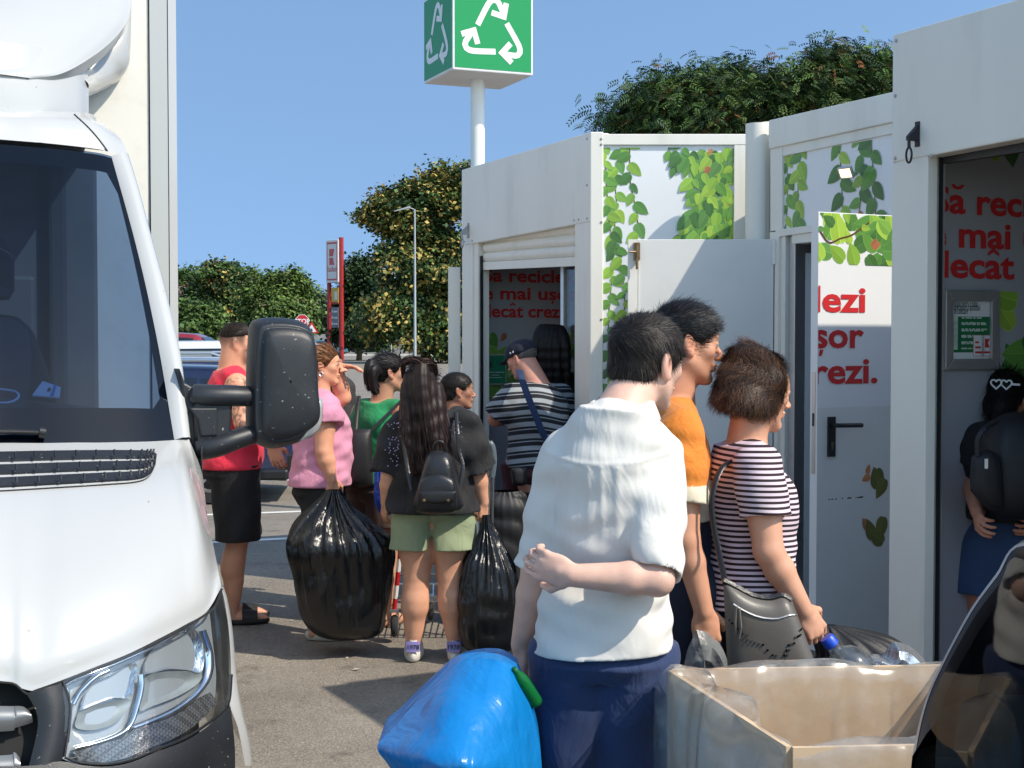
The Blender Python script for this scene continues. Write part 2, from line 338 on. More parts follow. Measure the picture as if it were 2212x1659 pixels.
LEAF_OUT = [(0, 0), (.14, -.02), (.28, .05), (.38, .2), (.41, .36), (.37, .54), (.27, .74), (.13, .92), (0, 1.06)]
GREENS = [lin(104, 156, 66), lin(88, 138, 62), lin(126, 172, 72), lin(72, 116, 56), lin(142, 184, 68), lin(98, 146, 74), lin(158, 192, 72)]
ORANGE = [lin(196, 130, 84), lin(206, 150, 96), lin(170, 104, 70)]
class IvyPrint:
    """leaves printed on a flat panel, in panel metres, clipped to the panel"""
    def __init__(s, w, h, seed): s.w, s.h, s.r = w, h, random.Random(seed); s.mb = MB(); s.mb.cc = (1, 1, 1); s.k = 0
    def poly(s, p, c):
        p = clip_poly(p, 0, s.w, 0, s.h)
        if len(p) >= 3:
            s.mb.cc = c; s.mb.add([(x, y, .0015 + s.k * .000006) for x, y in p], [tuple(range(len(p)))], M_LEAF)
        s.k += 1
    def leaf(s, x, y, L, a, c=None):
        r = s.r; c = c or r.choice(GREENS)
        if r.random() < .02: c = r.choice(ORANGE); L *= .6
        v = r.uniform(.85, 1.12); c = tuple(q * v for q in c); ca, sa = math.cos(a), math.sin(a); wd = r.uniform(.72, .95)
        T = lambda u, t: (x + (u * wd * ca - t * sa) * L, y + (u * wd * sa + t * ca) * L)
        big = [T(u * 1.05, t * 1.03 - .015) for u, t in LEAF_OUT] + [T(-u * 1.05, t * 1.03 - .015) for u, t in LEAF_OUT[::-1][1:-1]]
        s.poly(big, tuple(min(1, q * 1.35 + .03) for q in c))
        s.poly([T(u, t) for u, t in LEAF_OUT], c)
        s.poly([T(-u, t) for u, t in LEAF_OUT[::-1]], tuple(q * .86 for q in c))
        s.poly([T(-.018, 0), T(.018, 0), T(.004, .95), T(-.004, .95)], tuple(min(1, q * 1.3 + .02) for q in c))
    def vine(s, pts, L, step, stem=.006, dirn=1):
        P = spline(pts, 80); d = np.r_[0, np.cumsum(np.linalg.norm(np.diff(P, axis=0), axis=1))]; n = int(d[-1] / step)
        for i in range(len(P) - 1):
            a, b = P[i], P[i + 1]; e = b - a; nn = np.array([-e[1], e[0]]) / (np.linalg.norm(e) + 1e-9) * stem / 2
            s.poly([tuple(a - nn), tuple(b - nn), tuple(b + nn), tuple(a + nn)], lin(96, 60, 44))
        for i in range(n + 1):
            t = i * step; q = [np.interp(t, d, P[:, j]) for j in (0, 1)]; t2 = min(t + .01, d[-1]); q2 = [np.interp(t2, d, P[:, j]) for j in (0, 1)]
            th = math.atan2(q2[1] - q[1], q2[0] - q[0]) - math.pi / 2
            sd = 1 if i % 2 else -1
            s.leaf(q[0] + s.r.uniform(-.004, .004), q[1], L * s.r.uniform(.75, 1.15), th - sd * s.r.uniform(.45, 1.15))
    def mass(s, poly, n, L, dirs=(2.2, 4.0)):
        xs = [p[0] for p in poly]; ys = [p[1] for p in poly]; c = 0
        while c < n:
            x, y = s.r.uniform(min(xs), max(xs)), s.r.uniform(min(ys), max(ys)); ins = False
            for i in range(len(poly)):
                (x1, y1), (x2, y2) = poly[i - 1], poly[i]
                if (y1 > y) != (y2 > y) and x < (x2 - x1) * (y - y1) / (y2 - y1) + x1: ins = not ins
            if ins: s.leaf(x, y, L * s.r.uniform(.7, 1.25), s.r.uniform(*dirs)); c += 1
    def build(s, root, o, ex, ey, name='ivy_print'):
        n = Vector(ex).cross(Vector(ey)); M = frame(o, ex, ey, n); ob = s.mb.build(name, root); ob.data.transform(M); return ob
def hook(root, P, n, sc=.6, m=M_STEEL):
    """bracket with a shackle hanging off a facade"""
    ex = zv.cross(n).normalized(); M = frame(P, -ex, zv, n) @ Matrix.Scale(sc, 4)
    mb = MB(); mb.box(-.02, .02, -.09, .09, 0, .012, m, M); mb.add([(-.02, .06, .012), (.02, .06, .012), (.02, -.05, .012), (-.02, -.05, .012), (-.015, -.02, .10), (.015, -.02, .10), (.015, -.05, .10), (-.015, -.05, .10)], [(0, 1, 5, 4), (1, 2, 6, 5), (2, 3, 7, 6), (3, 0, 4, 7), (4, 5, 6, 7)], m, M)
    mb.tube([(0, -.03, .085), (0, -.1, .085)], .012, m, 8, M)
    ring = [(.028 * math.sin(t), -.155 - .055 * math.cos(t), .085) for t in np.linspace(0, 2 * math.pi, 17)]
    mb.tube(ring, .008, m, 8, M, cap=False); o = mb.build('lifting_hook', root, auto=40)
    return o
def screws(mb, pts, n, m=M_STEEL):
    for p in pts:
        p = Vector(p); ex = zv.cross(n).normalized(); mb.lathe([(0.0005, .004), (.006, .003), (.008, 0)], m, 8, frame(p, ex, zv, ex.cross(zv) if ex.cross(zv).dot(n) > 0 else -ex.cross(zv)))
# ---- kiosk one: roller shutter, ivy clad flank
k1 = empty('recycling_kiosk', label='white recycling kiosk with half raised roller shutter and ivy printed flank', cat='kiosk')
A1 = at(1275, 285, 8.72); fpt = lambda x, y, A=A1: on_plane(x, y, A, nv)
def fx(x, A): return (on_plane(x, 733, A, nv) - A).dot(dv)          # signed metres along the facade from corner A
def fxo(x, A, b): A2 = A - nv * b; return (on_plane(x, 733, A2, nv) - A2).dot(dv)
def facade_pt(A, t, z, off=0.): q = Vector((A.x, A.y, 0)) + dv * t + nv * off; q.z = z; return q
mb = MB(); slab(mb, [fpt(997, 367), fpt(997, 531), fpt(1275, 479), fpt(1275, 285)], nv, .14, M_WHITE); mb.build('header', k1, bevel=.006)
mb = MB(); t0, t1, t2 = fx(997, A1), fx(1019, A1), fxo(1033, A1, .016)
slab(mb, [facade_pt(A1, t0, 0), facade_pt(A1, t1, 0), facade_pt(A1, t1, 2.455), facade_pt(A1, t0, 2.415)], nv, .12, M_WHITE, .004)
slab(mb, [facade_pt(A1, t1, 0), facade_pt(A1, t2, 0), facade_pt(A1, t2, 2.44), facade_pt(A1, t1, 2.44)], nv, .09, M_WHITE, .016); mb.build('post', k1, bevel=.004)
mb = MB(); ta, tb = fx(1240, A1), 0.
slab(mb, [facade_pt(A1, ta, 0), facade_pt(A1, tb, 0), facade_pt(A1, tb, 2.425), facade_pt(A1, ta, 2.435)], nv, .11, M_WHITE, .004); mb.build('post', k1, bevel=.004)
tc_ = fxo(1038.5, A1, .03)
mb = MB(); slab(mb, [facade_pt(A1, t2 - .06, 0), facade_pt(A1, tc_, 0), facade_pt(A1, tc_, 2.3), facade_pt(A1, t2 - .06, 2.3)], nv, .02, M_BLACK, .03); mb.build('shutter_guide', k1)
mb = MB(); tq = fxo(1041, A1, .05); slab(mb, [facade_pt(A1, tq - .03, 0), facade_pt(A1, tq, 0), facade_pt(A1, tq, 2.3), facade_pt(A1, tq - .03, 2.3)], nv, .02, M_ALU, .05); mb.build('guide_trim', k1)
mb = MB(); prof = []
ts0, ts1 = t2 + .01, ta
zt0, zt1, zb0, zb1 = 2.46, 2.44, 2.20, 2.165      # shutter top / bottom (far, near)
def sh(t, f, off): # f 0 top..1 bottom
    k = (t - ts0) / (ts1 - ts0); z = (zt0 + (zt1 - zt0) * k) * (1 - f) + (zb0 + (zb1 - zb0) * k) * f; return facade_pt(A1, t, z, off)
rows = []
for i in range(25):
    f = i / 24 * .78; ph = (f / .78 * 3) % 1; rows.append([sh(ts0, f, -.075 + .022 * math.sin(math.pi * ph) ** .6), sh(ts1, f, -.075 + .022 * math.sin(math.pi * ph) ** .6)])
mb.grid(rows, M_WHITE); slab(mb, [sh(ts0, .79, -.05), sh(ts0, 1, -.05), sh(ts1, 1, -.05), sh(ts1, .79, -.05)], nv, .03, M_WHITE); mb.build('roller_shutter', k1, solid=.004)
ALONG = Vector((1, 0, 0))                                           # the ivy flank runs straight across
A1g = Vector((A1.x, A1.y, 0)); fn = Vector((0, -1, 0)); W1 = (at(1612, 400, 8.72) - A1).x; H1 = A1.z
def ip(x, y, Y=8.72): return at(x, y, Y)
mb = MB(); mb.box(A1.x, ip(1303, 500).x, 8.715, 8.85, 0, A1.z, M_WHITE); mb.build('corner_post', k1, bevel=.006)
mb = MB(); mb.box(ip(1303, 500).x, ip(1612, 300).x, 8.722, 8.85, ip(1400, 313).z, A1.z - .012, M_WHITE); mb.build('top_beam', k1, bevel=.004)
mb = MB(); mb.box(ip(1585, 500).x, ip(1612, 500).x, 8.724, 8.85, 0, ip(1400, 313).z, M_WHITE); mb.build('flank_post', k1, bevel=.004)
PX0, PX1, PZ1 = ip(1303, 500).x, ip(1585, 500).x, ip(1400, 318).z
mb = MB(); mb.box(PX0, PX1, 8.74, 8.80, .1, ip(1400, 313).z, M_WHITE2); mb.build('flank_panel', k1)
pw, ph_ = PX1 - PX0, PZ1 - .1; sp = pw / (1585 - 1303)               # metres per photo px on the flank
iv = IvyPrint(pw, ph_, 3); X = lambda x: (x - 1303) * sp; Y_ = lambda y: ph_ - (y - 318) * sp
iv.vine([(X(1345), Y_(310)), (X(1330), Y_(380)), (X(1332), Y_(450)), (X(1325), Y_(520)), (X(1322), Y_(600)), (X(1315), Y_(700)), (X(1318), Y_(800)), (X(1312), Y_(900))], .085, .052)
iv.vine([(X(1360), Y_(310)), (X(1362), Y_(390)), (X(1372), Y_(440)), (X(1378), Y_(480)), (X(1372), Y_(520))], .088, .062)
iv.vine([(X(1305), Y_(310)), (X(1312), Y_(420)), (X(1320), Y_(500)), (X(1340), Y_(560)), (X(1350), Y_(640)), (X(1345), Y_(760)), (X(1350), Y_(900))], .085, .055)
iv.vine([(X(1442), Y_(310)), (X(1452), Y_(350)), (X(1462), Y_(372))], .08, .05)
iv.vine([(X(1585), Y_(372)), (X(1545), Y_(408)), (X(1510), Y_(450)), (X(1480), Y_(520))], .085, .05, .012)
iv.mass([(X(1450), Y_(316)), (X(1590), Y_(316)), (X(1590), Y_(520)), (X(1462), Y_(520)), (X(1495), Y_(450)), (X(1478), Y_(395)), (X(1500), Y_(375)), (X(1470), Y_(345))], 190, .082)
iv.build(k1, (PX0, 8.74, .1), (1, 0, 0), (0, 0, 1))
# inside of kiosk one
far1 = facade_pt(A1, t0, 0); TX = far1 + wv * .02 + dv * .03
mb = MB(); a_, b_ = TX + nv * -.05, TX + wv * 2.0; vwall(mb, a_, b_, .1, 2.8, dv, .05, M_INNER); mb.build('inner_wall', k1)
tp = TX + dv * .0015
for s_, x0, y0, x1, sub in (('Să reciclezi', 1043, 607, 1240, 'Să reciclez'), ('e mai ușor', 1042, 645.5, 1228, 'e mai ușo'), ('decât crezi.', 1041, 684.5, 1130, 'decât')):
    lettering(k1, s_, tp, dv, wv, x0, y0, x1, sub, .132)
iw = IvyPrint(.8, .7, 5); iw.mass([(0, .66), (.24, .66), (.28, .3), (.1, .12), (0, .2)], 26, .13); iw.mass([(.42, .6), (.8, .7), (.8, .2), (.6, .3)], 22, .12)
o_ = on_plane(1040, 702, tp, dv); iw.build(k1, o_ - zv * .7, wv, zv)
mb = MB(); vwall(mb, facade_pt(A1, t0, 0) + wv * 1.93, Vector((A1.x + W1 - .01, 8.83, 0)), .1, 2.8, nv, .05, M_FOIL); mb.build('back_wall', k1)
mb = MB()
fl = [facade_pt(A1, t0, 0, -.12), facade_pt(A1, 0, 0, -.10), Vector((A1.x + W1, 8.80, 0)), facade_pt(A1, t0, 0, -2.0)]
for z0, z1, m, nm in ((.02, .12, M_FLOORK, 'floor_plate'), (2.76, 2.9, M_WHITE, 'roof')):
    mb = MB(); n4 = len(fl); mb.add([p + zv * z0 for p in fl] + [p + zv * z1 for p in fl], [(3, 2, 1, 0), (4, 5, 6, 7)] + [(i, (i + 1) % 4, 4 + (i + 1) % 4, 4 + i) for i in range(4)], m); mb.build(nm, k1)
mb = MB(); q_ = on_plane(1219, 670, facade_pt(A1, 0, 0, -.25), nv); M = frame((q_.x, q_.y, 0), wv, dv, zv); mb.box(-.02, .02, -.02, .02, .1, 2.75, M_ALU, frame((q_.x, q_.y, 0), dv, wv, zv)); mb.build('glass_door_frame', k1, bevel=.003); mb = MB(); mb.box(.02, .3, -.004, .004, .12, 2.74, M_TINT, frame((q_.x, q_.y, 0), dv, wv, zv)); mb.build('glass_door_pane', k1)
# white screen leaf standing out past the far corner
mb = MB(); Yl = far1.y + .12; p0, p1 = at(968, 577, Yl), at(994, 577, Yl); mb.box(p0.x, p1.x, Yl, Yl + .04, .05, p0.z, M_WHITE); mb.build('screen_panel', k1, bevel=.004)
hook(k1, fpt(1012, 498), nv)
mb = MB(); screws(mb, [fpt(1268, 300), fpt(1268, 400), fpt(1268, 472), fpt(1250, 474), fpt(1240, 476), fpt(1020, 520), fpt(1003, 522)], nv); screws(mb, [at(1299, y, 8.714) for y in (300, 312, 480, 690)], fn); mb.build('screw', k1)
settle(k1, (far1.x, far1.y, 0))
# ---- kiosk two: set back, double door
k2 = empty('recycling_kiosk', label='set back white kiosk with open double door and lit floodlight', cat='kiosk')
B = at(1660, 260, 8.3); f2 = lambda x, y: on_plane(x, y, B, nv)
mb = MB(); slab(mb, [f2(1660, 260), f2(1660, 322), f2(1990, 250), f2(1990, 184)], nv, .14, M_WHITE); mb.build('header', k2, bevel=.006)
mb = MB(); slab(mb, [f2(1660, 322), f2(1660, 500), f2(1686, 495), f2(1686, 316)], nv, .10, M_WHITE, .012); slab(mb, [f2(1686, 316), f2(1686, 337), f2(1990, 274), f2(1990, 250)], nv, .10, M_WHITE, .016); slab(mb, [f2(1672, 497), f2(1672, 512), f2(1990, 470), f2(1990, 452)], nv, .10, M_WHITE, .008); mb.build('panel_frame', k2, bevel=.003)
q = [f2(1685, 336), f2(1685, 497), f2(1990, 455), f2(1990, 272)]; mb = MB(); slab(mb, q, nv, .04, M_WHITE2, .03); mb.build('ivy_panel', k2)
o_ = q[1] - nv * .03; ww = (q[2] - q[1]).dot(dv); hh = q[0].z - o_.z; iv = IvyPrint(ww, hh, 9)
X2 = lambda x: (on_plane(x, 733, B, nv) - on_plane(1685, 733, B, nv)).dot(dv)
iv.vine([(X2(1690), hh), (X2(1692), hh * .4), (X2(1687), -.05)], .1, .06); iv.vine([(X2(1722), hh + .05), (X2(1715), hh * .6), (X2(1716), -.05)], .1, .055)
iv.vine([(X2(1800), hh + .1), (X2(1808), hh * .6), (X2(1812), -.05)], .12, .075); iv.vine([(X2(1845), hh + .1), (X2(1852), hh * .5), (X2(1842), -.05)], .11, .06); iv.vine([(X2(1868), hh + .1), (X2(1878), hh * .5), (X2(1885), -.05)], .12, .085)
iv.build(k2, o_, dv, zv)
mb = MB(); cp = at(1636, 400, 8.42); mb.tube([(cp.x, cp.y, 0), (cp.x, cp.y, at(1636, 268, 8.42).z)], .072, M_WHITE, 20); mb.build('corner_column', k2, auto=40)
mb = MB(); mb.tube([(at(1657, 400, 8.36).x, 8.40, 0), (at(1657, 400, 8.36).x, 8.40, at(1657, 264, 8.4).z)], .03, M_WHITE, 12); mb.build('downpipe', k2, auto=40)
# doorway
tj0, tj1 = fx(1672, B), fx(1703, B); th = tj0 + 1.42
mb = MB()
for a, b, bk in ((tj0, tj0 + .035, .0), (tj0 + .035, tj0 + .075, .02), (tj0 + .075, tj1, .045)): slab(mb, [facade_pt(B, a, .2), facade_pt(B, b, .2), facade_pt(B, b, 2.30), facade_pt(B, a, 2.30)], nv, .12, M_ALU if bk == .045 else M_WHITE, bk)
slab(mb, [facade_pt(B, tj1, 2.25), facade_pt(B, th, 2.25), facade_pt(B, th, 2.31), facade_pt(B, tj1, 2.31)], nv, .10, M_WHITE, .02); slab(mb, [facade_pt(B, tj1, .15), facade_pt(B, th, .15), facade_pt(B, th, .22), facade_pt(B, tj1, .22)], nv, .2, M_ALU, .0); mb.build('door_frame', k2, bevel=.003)
mb = MB(); slab(mb, [facade_pt(B, fx(1660, B) - .02, 0), facade_pt(B, tj0, 0), facade_pt(B, tj0, 2.33), facade_pt(B, fx(1660, B) - .02, 2.33)], nv, .1, M_WHITE, .02)
slab(mb, [facade_pt(B, th, 0), facade_pt(B, th + .3, 0), facade_pt(B, th + .3, 2.33), facade_pt(B, th, 2.33)], nv, .1, M_WHITE, .02); mb.build('front_wall', k2)
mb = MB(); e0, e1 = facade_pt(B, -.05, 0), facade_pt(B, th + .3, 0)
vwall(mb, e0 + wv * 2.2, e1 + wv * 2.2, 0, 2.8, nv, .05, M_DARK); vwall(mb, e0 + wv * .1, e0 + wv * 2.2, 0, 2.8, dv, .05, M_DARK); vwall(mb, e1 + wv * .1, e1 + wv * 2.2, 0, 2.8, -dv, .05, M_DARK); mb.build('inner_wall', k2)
mb = MB(); slab(mb, [e0 + wv * .0 + zv * .12, e1 + wv * .0 + zv * .12, e1 + wv * 2.2 + zv * .12, e0 + wv * 2.2 + zv * .12], zv, .1, M_FLOORK, 0); mb.build('floor_plate', k2)
mb = MB(); slab(mb, [e0 + wv * .15 + zv * 2.8, e1 + wv * .15 + zv * 2.8, e1 + wv * 2.25 + zv * 2.8, e0 + wv * 2.25 + zv * 2.8], zv, .1, M_WHITE, -.1); mb.build('roof', k2)
mb = MB(); vwall(mb, facade_pt(B, tj1 + .0, 0) + wv * .12, facade_pt(B, tj1 + .30, 0) + wv * .9, .2, 2.2, dv, .03, M_FOIL); mb.build('machine_cabinet', k2)
# open leaf lying back against the flank of kiosk one
Yd = 8.24; dl = MB(); x0, x1 = at(1357, 600, Yd).x, at(1671, 600, Yd).x; zt = at(1500, 517, Yd).z
dl.box(x0, x1, Yd, Yd + .045, .24, zt, M_DOORW); dleaf = dl.build('door', k2, bevel=.003); dleaf['label'] = 'grey white door leaf folded back, bolt at its free edge'
mb = MB(); xs = at(1380, 600, Yd).x; mb.box(xs - .004, xs + .002, Yd - .006, Yd - .001, .24, zt - .004, M_WHITE); mb.box(x0, xs - .004, Yd - .004, Yd - .001, .24, zt, M_WHITE); mb.build('edge_strip', dleaf)
mb = MB(); P = at(1375, 545, Yd); mb.box(P.x - .018, P.x + .018, Yd - .03, Yd - .001, P.z - .045, P.z + .055, M_RUST); mb.tube([(P.x, Yd - .035, P.z + .05), (P.x, Yd - .035, P.z - .10)], .008, M_RUST, 8); mb.tube([(P.x, Yd - .035, P.z), (P.x - .05, Yd - .05, P.z)], .005, M_RUST, 6); mb.build('bolt', dleaf)
for y in (545, 830, 1100): P = at(1673, y, Yd); mb = MB(); mb.tube([(P.x, Yd - .005, P.z - .07), (P.x, Yd - .005, P.z + .07)], .012, M_WHITE, 10); mb.build('hinge', k2, auto=40)
# open leaf standing straight out, printed side towards the camera
Q = at(1768, 457, 6.46); Qn = dv; LX = wv; lw = .98; z1 = Q.z; zb = .26
dl = MB(); M = frame((Q.x, Q.y, 0), wv, -dv, zv); dl.box(0, lw, 0, .05, zb, z1, M_WHITE2, M); leaf = dl.build('door', k2, bevel=.002); leaf['label'] = 'open door leaf with ivy strip, red lettering and black handle'
pl = lambda x, y: on_plane(x, y, Q, dv)
mb = MB(); zf = pl(1800, 880).z; slab(mb, [Vector((Q.x, Q.y, zb)) + wv * .0, Vector((Q.x, Q.y, zb)) + wv * lw, Vector((Q.x, Q.y, zf)) + wv * lw, Vector((Q.x, Q.y, zf))], dv, .001, M_DOORW, -.002); mb.build('lower_foil', leaf)
zi = pl(1775, 570).z; iv = IvyPrint(lw, z1 - zi - .004, 21); hh = z1 - zi
for x, y, L, a in ((.02, .22, .10, -.9), (.1, .27, .12, 2.6), (.09, .26, .05, 2.0), (.05, .12, .13, -.5), (.13, .10, .14, .2), (.09, .18, .07, 1.0), (-.02, .2, .1, 2.4), (.08, .05, .12, 1.4), (.2, .16, .1, .1), (.24, .12, .13, -.6), (.22, .08, .12, -1.1), (.19, .1, .07, .5), (.02, .02, .11, .6), (.15, .02, .1, .9), (.22, .0, .1, .3), (.16, .25, .06, 3.4)): iv.leaf(x, y, L, a)
iv.mass([(.27, 0), (.5, 0), (.5, hh), (.36, hh), (.3, .16)], 34, .11, (0, 6.2)); iv.vine([(0, .16), (.06, .1), (.13, .12), (.2, .14), (.3, .2)], .05, .3, .008)
iv.build(leaf, (Q.x, Q.y, zi), wv, zv)
for s_, x0, y0, x1, sub, cl in (('reciclezi', 1768, 672, 1870, 'lezi', 'recic'), ('ușor', 1768, 750, 1867, 'șor', 'u'), ('crezi.', 1768, 828, 1897, 'rezi.', 'c')):
    P0, P1 = pl(x0, y0), pl(x1, y0); W = (P1 - P0).dot(wv); vs, fs = text_geo(s_, 1, .026); xe = max(v[0] for v in vs); c_, _ = text_geo(sub, 1, .026); sw = max(v[0] for v in c_) - min(v[0] for v in c_)
    sx = W / (sw * .93); vs = [((v[0] - xe) * sx + W, v[1] * .165, 0) for v in vs]; vs, fs = clip_text((vs, fs), .002, 9)
    mb = MB(); mb.add([Vector((Q.x, Q.y, P0.z)) + wv * v[0] + zv * v[1] + dv * .003 for v in vs], fs, M_REDP); mb.build('lettering', leaf)
iv = IvyPrint(lw, .6, 31); 
for x, y, L, a in ((.30, .43, .075, -.25), (.315, .42, .05, 2.0), (.37, .36, .10, .3), (.36, .45, .09, 3.5), (.41, .40, .10, 2.6), (.31, .17, .06, .6), (.34, .12, .10, .4), (.40, .22, .11, 2.9), (.40, .10, .1, 1.0)): iv.leaf(x, y, L, a, ORANGE[0] if L < .08 else lin(112, 112, 52))
P = pl(1768, 1230); iv.build(leaf, (Q.x, Q.y, P.z) if False else Vector((Q.x, Q.y, P.z)) + dv * .002, wv, zv)
mb = MB(); P = pl(1794, 942)
Mh = frame(P, wv, zv, dv); mb.box(-.022, .022, -.095, .09, .001, .012, M_BLACK, Mh); mb.tube([(0, .052, .012), (0, .052, .055), (.02, .052, .062), (.135, .05, .062)], .0105, M_BLACK, 10, Mh); mb.build('handle', leaf, bevel=.002)
mb = MB(); mb.lathe([(.009, .013), (.009, .015), (.0005, .0155)], M_RUST, 10, frame(P - zv * .035, wv, zv, dv)); mb.box(-.004, .004, -.062, -.035, .0125, .0145, M_RUST, Mh); mb.build('keyhole', leaf)
mb = MB(); mb.box(-.003, .0, .012, .034, .78 + .3, 1.55, M_ALU, M); mb.box(-.004, -.001, .016, .03, 1.30, 1.36, M_BLACK, M); mb.build('lock_plate', leaf)
mb = MB(); r_ = random.Random(4)
for i in range(16): u = .03 + r_.random() * .25; mb.box(u, u + r_.uniform(.004, .016), -.0025, -.001, pl(1800, 1078).z - .003, pl(1800, 1078).z + r_.uniform(.001, .005), M_BLACK, M)
mb.build('scuff_mark', leaf)
settle(k2, (B.x, B.y, 0))
# floodlight, lit
P = f2(1850, 375); fl_ = empty('floodlight', (0, 0, 0), 0, 'small lit floodlight on the ivy printed panel over the doorway', 'lamp')
dirL = (nv * .8 - zv * .55 + dv * .25).normalized(); exL = zv.cross(dirL).normalized(); eyL = dirL.cross(exL); c = P + nv * .075; M = frame(c, exL, eyL, dirL) @ Matrix.Scale(.55, 4)
M_LAMP = mat('lamp_glow', (1, .9, .6), .3, emit=((1, .72, .34), 2.2))
mb = MB(); mb.box(-.075, .075, -.06, .06, -.03, .0, M_ALU, M); mb.box(-.075, .075, .045, .06, 0, .012, M_ALU, M); mb.box(-.075, .075, -.06, -.045, 0, .012, M_ALU, M); mb.box(-.075, -.06, -.045, .045, 0, .012, M_ALU, M); mb.box(.06, .075, -.045, .045, 0, .012, M_ALU, M); mb.build('housing', fl_, bevel=.003)
mb = MB(); mb.box(-.059, .059, -.044, .044, .001, .004, M_LAMP, M); mb.build('lamp_panel', fl_)
mb = MB(); mb.tube([P, P + nv * .05, c - dirL * .016], .01, M_ALU, 8); mb.build('bracket', fl_); settle(fl_, P)
# ---- kiosk three: nearest, cut by the picture edge
k3 = empty('recycling_kiosk', label='nearest white recycling kiosk with poster frame inside its dark opening', cat='kiosk')
C = at(1928, 75, 5.45); f3 = lambda x, y: on_plane(x, y, C, nv); t3 = fx(2620, C)
q = [f3(1928, 75), f3(1925, 352), f3(2620, 222), f3(2620, -122)]; q[0].z = C.z
q = [C, facade_pt(C, 0, f3(1925, 352).z), facade_pt(C, t3, f3(2620, 222).z), facade_pt(C, t3, f3(2620, -122).z)]
mb = MB(); slab(mb, q, nv, .16, M_WHITE); mb.build('header', k3, bevel=.006)
tp1 = fx(1999, C); mb = MB(); slab(mb, [facade_pt(C, 0, 0), facade_pt(C, tp1, 0), facade_pt(C, tp1, q[1].z + .02), facade_pt(C, 0, q[1].z - .002)], nv, .05, M_WHITE, .004); mb.build('post', k3, bevel=.004)
mb = MB(); slab(mb, [facade_pt(C, t3 - .16, 0), facade_pt(C, t3, 0), facade_pt(C, t3, 2.47), facade_pt(C, t3 - .16, 2.47)], nv, .17, M_WHITE, .004); mb.build('post', k3, bevel=.004)
mb = MB(); Mg = facade_pt(C, tp1, 0, -.053); mg = frame(Mg, dv, wv, zv)
mb.box(-.03, .002, 0, .006, 0, 2.45, M_ALU, mg); mb.box(-.03, .0, .006, .03, 0, 2.45, M_BLACK, mg); mb.box(-.03, .003, .03, .037, 0, 2.45, M_ALU, mg); mb.build('shutter_guide', k3)
mb = MB(); mb.box(0, t3 - tp1 - .16, .02, .05, 2.36, 2.5, M_BLACK, mg); mb.build('shutter_box', k3)
T3g = Vector((C.x, C.y, 0)) + dv * .03
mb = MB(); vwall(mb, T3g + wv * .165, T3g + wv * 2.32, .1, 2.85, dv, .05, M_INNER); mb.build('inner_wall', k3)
tp = T3g + dv * .0015
for s_, x0, y0, x1, sub in (('Să reciclezi', 2014, 457, 2206, 'Să rec'), ('e mai ușor', 2004, 530, 2182, 'e mai'), ('decât crezi.', 2009, 597, 2190, 'decât')):
    lettering(k3, s_, tp, dv, wv, x0, y0, x1, sub, .145, fat=.026)
zt_ = on_plane(2100, 372, tp, dv).z; iw = IvyPrint(2.0, 2.75 - zt_, 15); iw.mass([(.3, 0), (1.2, 0), (1.2, .6), (.3, .6)], 60, .15, (0, 6)); iw.build(k3, T3g + wv * .2 + zv * zt_, wv, zv)
zl = on_plane(2100, 628, tp, dv).z; iw = IvyPrint(2.0, 1.2, 16); iw.mass([(.42, 1.2), (.56, 1.2), (.57, .5), (.42, .3)], 30, .14, (0, 6)); iw.leaf(.93, 1.16, .1, 3.5, ORANGE[2])
for x, y, L, a in ((.86, .88, .22, .15), (.93, .92, .11, 1.2), (1.0, .86, .26, 3.7), (1.05, .9, .24, .3), (.90, .83, .12, 2.3)): iw.leaf(x, y, L, a, GREENS[3] if L > .15 else ORANGE[2])
iw.vine([(.8, .87), (.95, .86), (1.2, .93)], .05, .4, .012); iw.build(k3, T3g + wv * .2 + zv * (zl - 1.2), wv, zv)
e0, e1 = facade_pt(C, 0, 0), facade_pt(C, t3, 0)
mb = MB(); vwall(mb, T3g + wv * 2.3, e1 + wv * 2.3, 0, 2.85, nv, .05, M_FOIL); vwall(mb, e1 + wv * .17, e1 + wv * 2.3, 0, 2.85, -dv, .05, M_WHITE); mb.build('back_wall', k3)
fl3 = [e0 + wv * .0, e1 + wv * .0, e1 + wv * 2.35, e0 + wv * 2.35]
for z0, z1_, m, nm in ((.02, .12, M_FLOORK, 'floor_plate'), (2.82, 2.9, M_WHITE, 'roof')):
    mb = MB(); n5 = len(fl3); off = wv * .15 if nm == 'roof' else Vector(); pp = [p + (off if i < 2 else Vector()) for i, p in enumerate(fl3)]
    mb.add([p + zv * z0 for p in pp] + [p + zv * z1_ for p in pp], [tuple(range(n5 - 1, -1, -1)), tuple(range(n5, 2 * n5))] + [(i, (i + 1) % n5, n5 + (i + 1) % n5, n5 + i) for i in range(n5)], m); mb.build(nm, k3)
h3 = hook(k3, f3(1983, 290), nv, sc=.52, m=mat('black_iron', (.03, .03, .035), .45, metal=.5)); 
mb = MB(); screws(mb, [f3(1936, 88), f3(1934, 207), f3(1934, 342), f3(2012, 337)], nv); mb.build('screw', k3)
settle(k3, (C.x, C.y, 0))
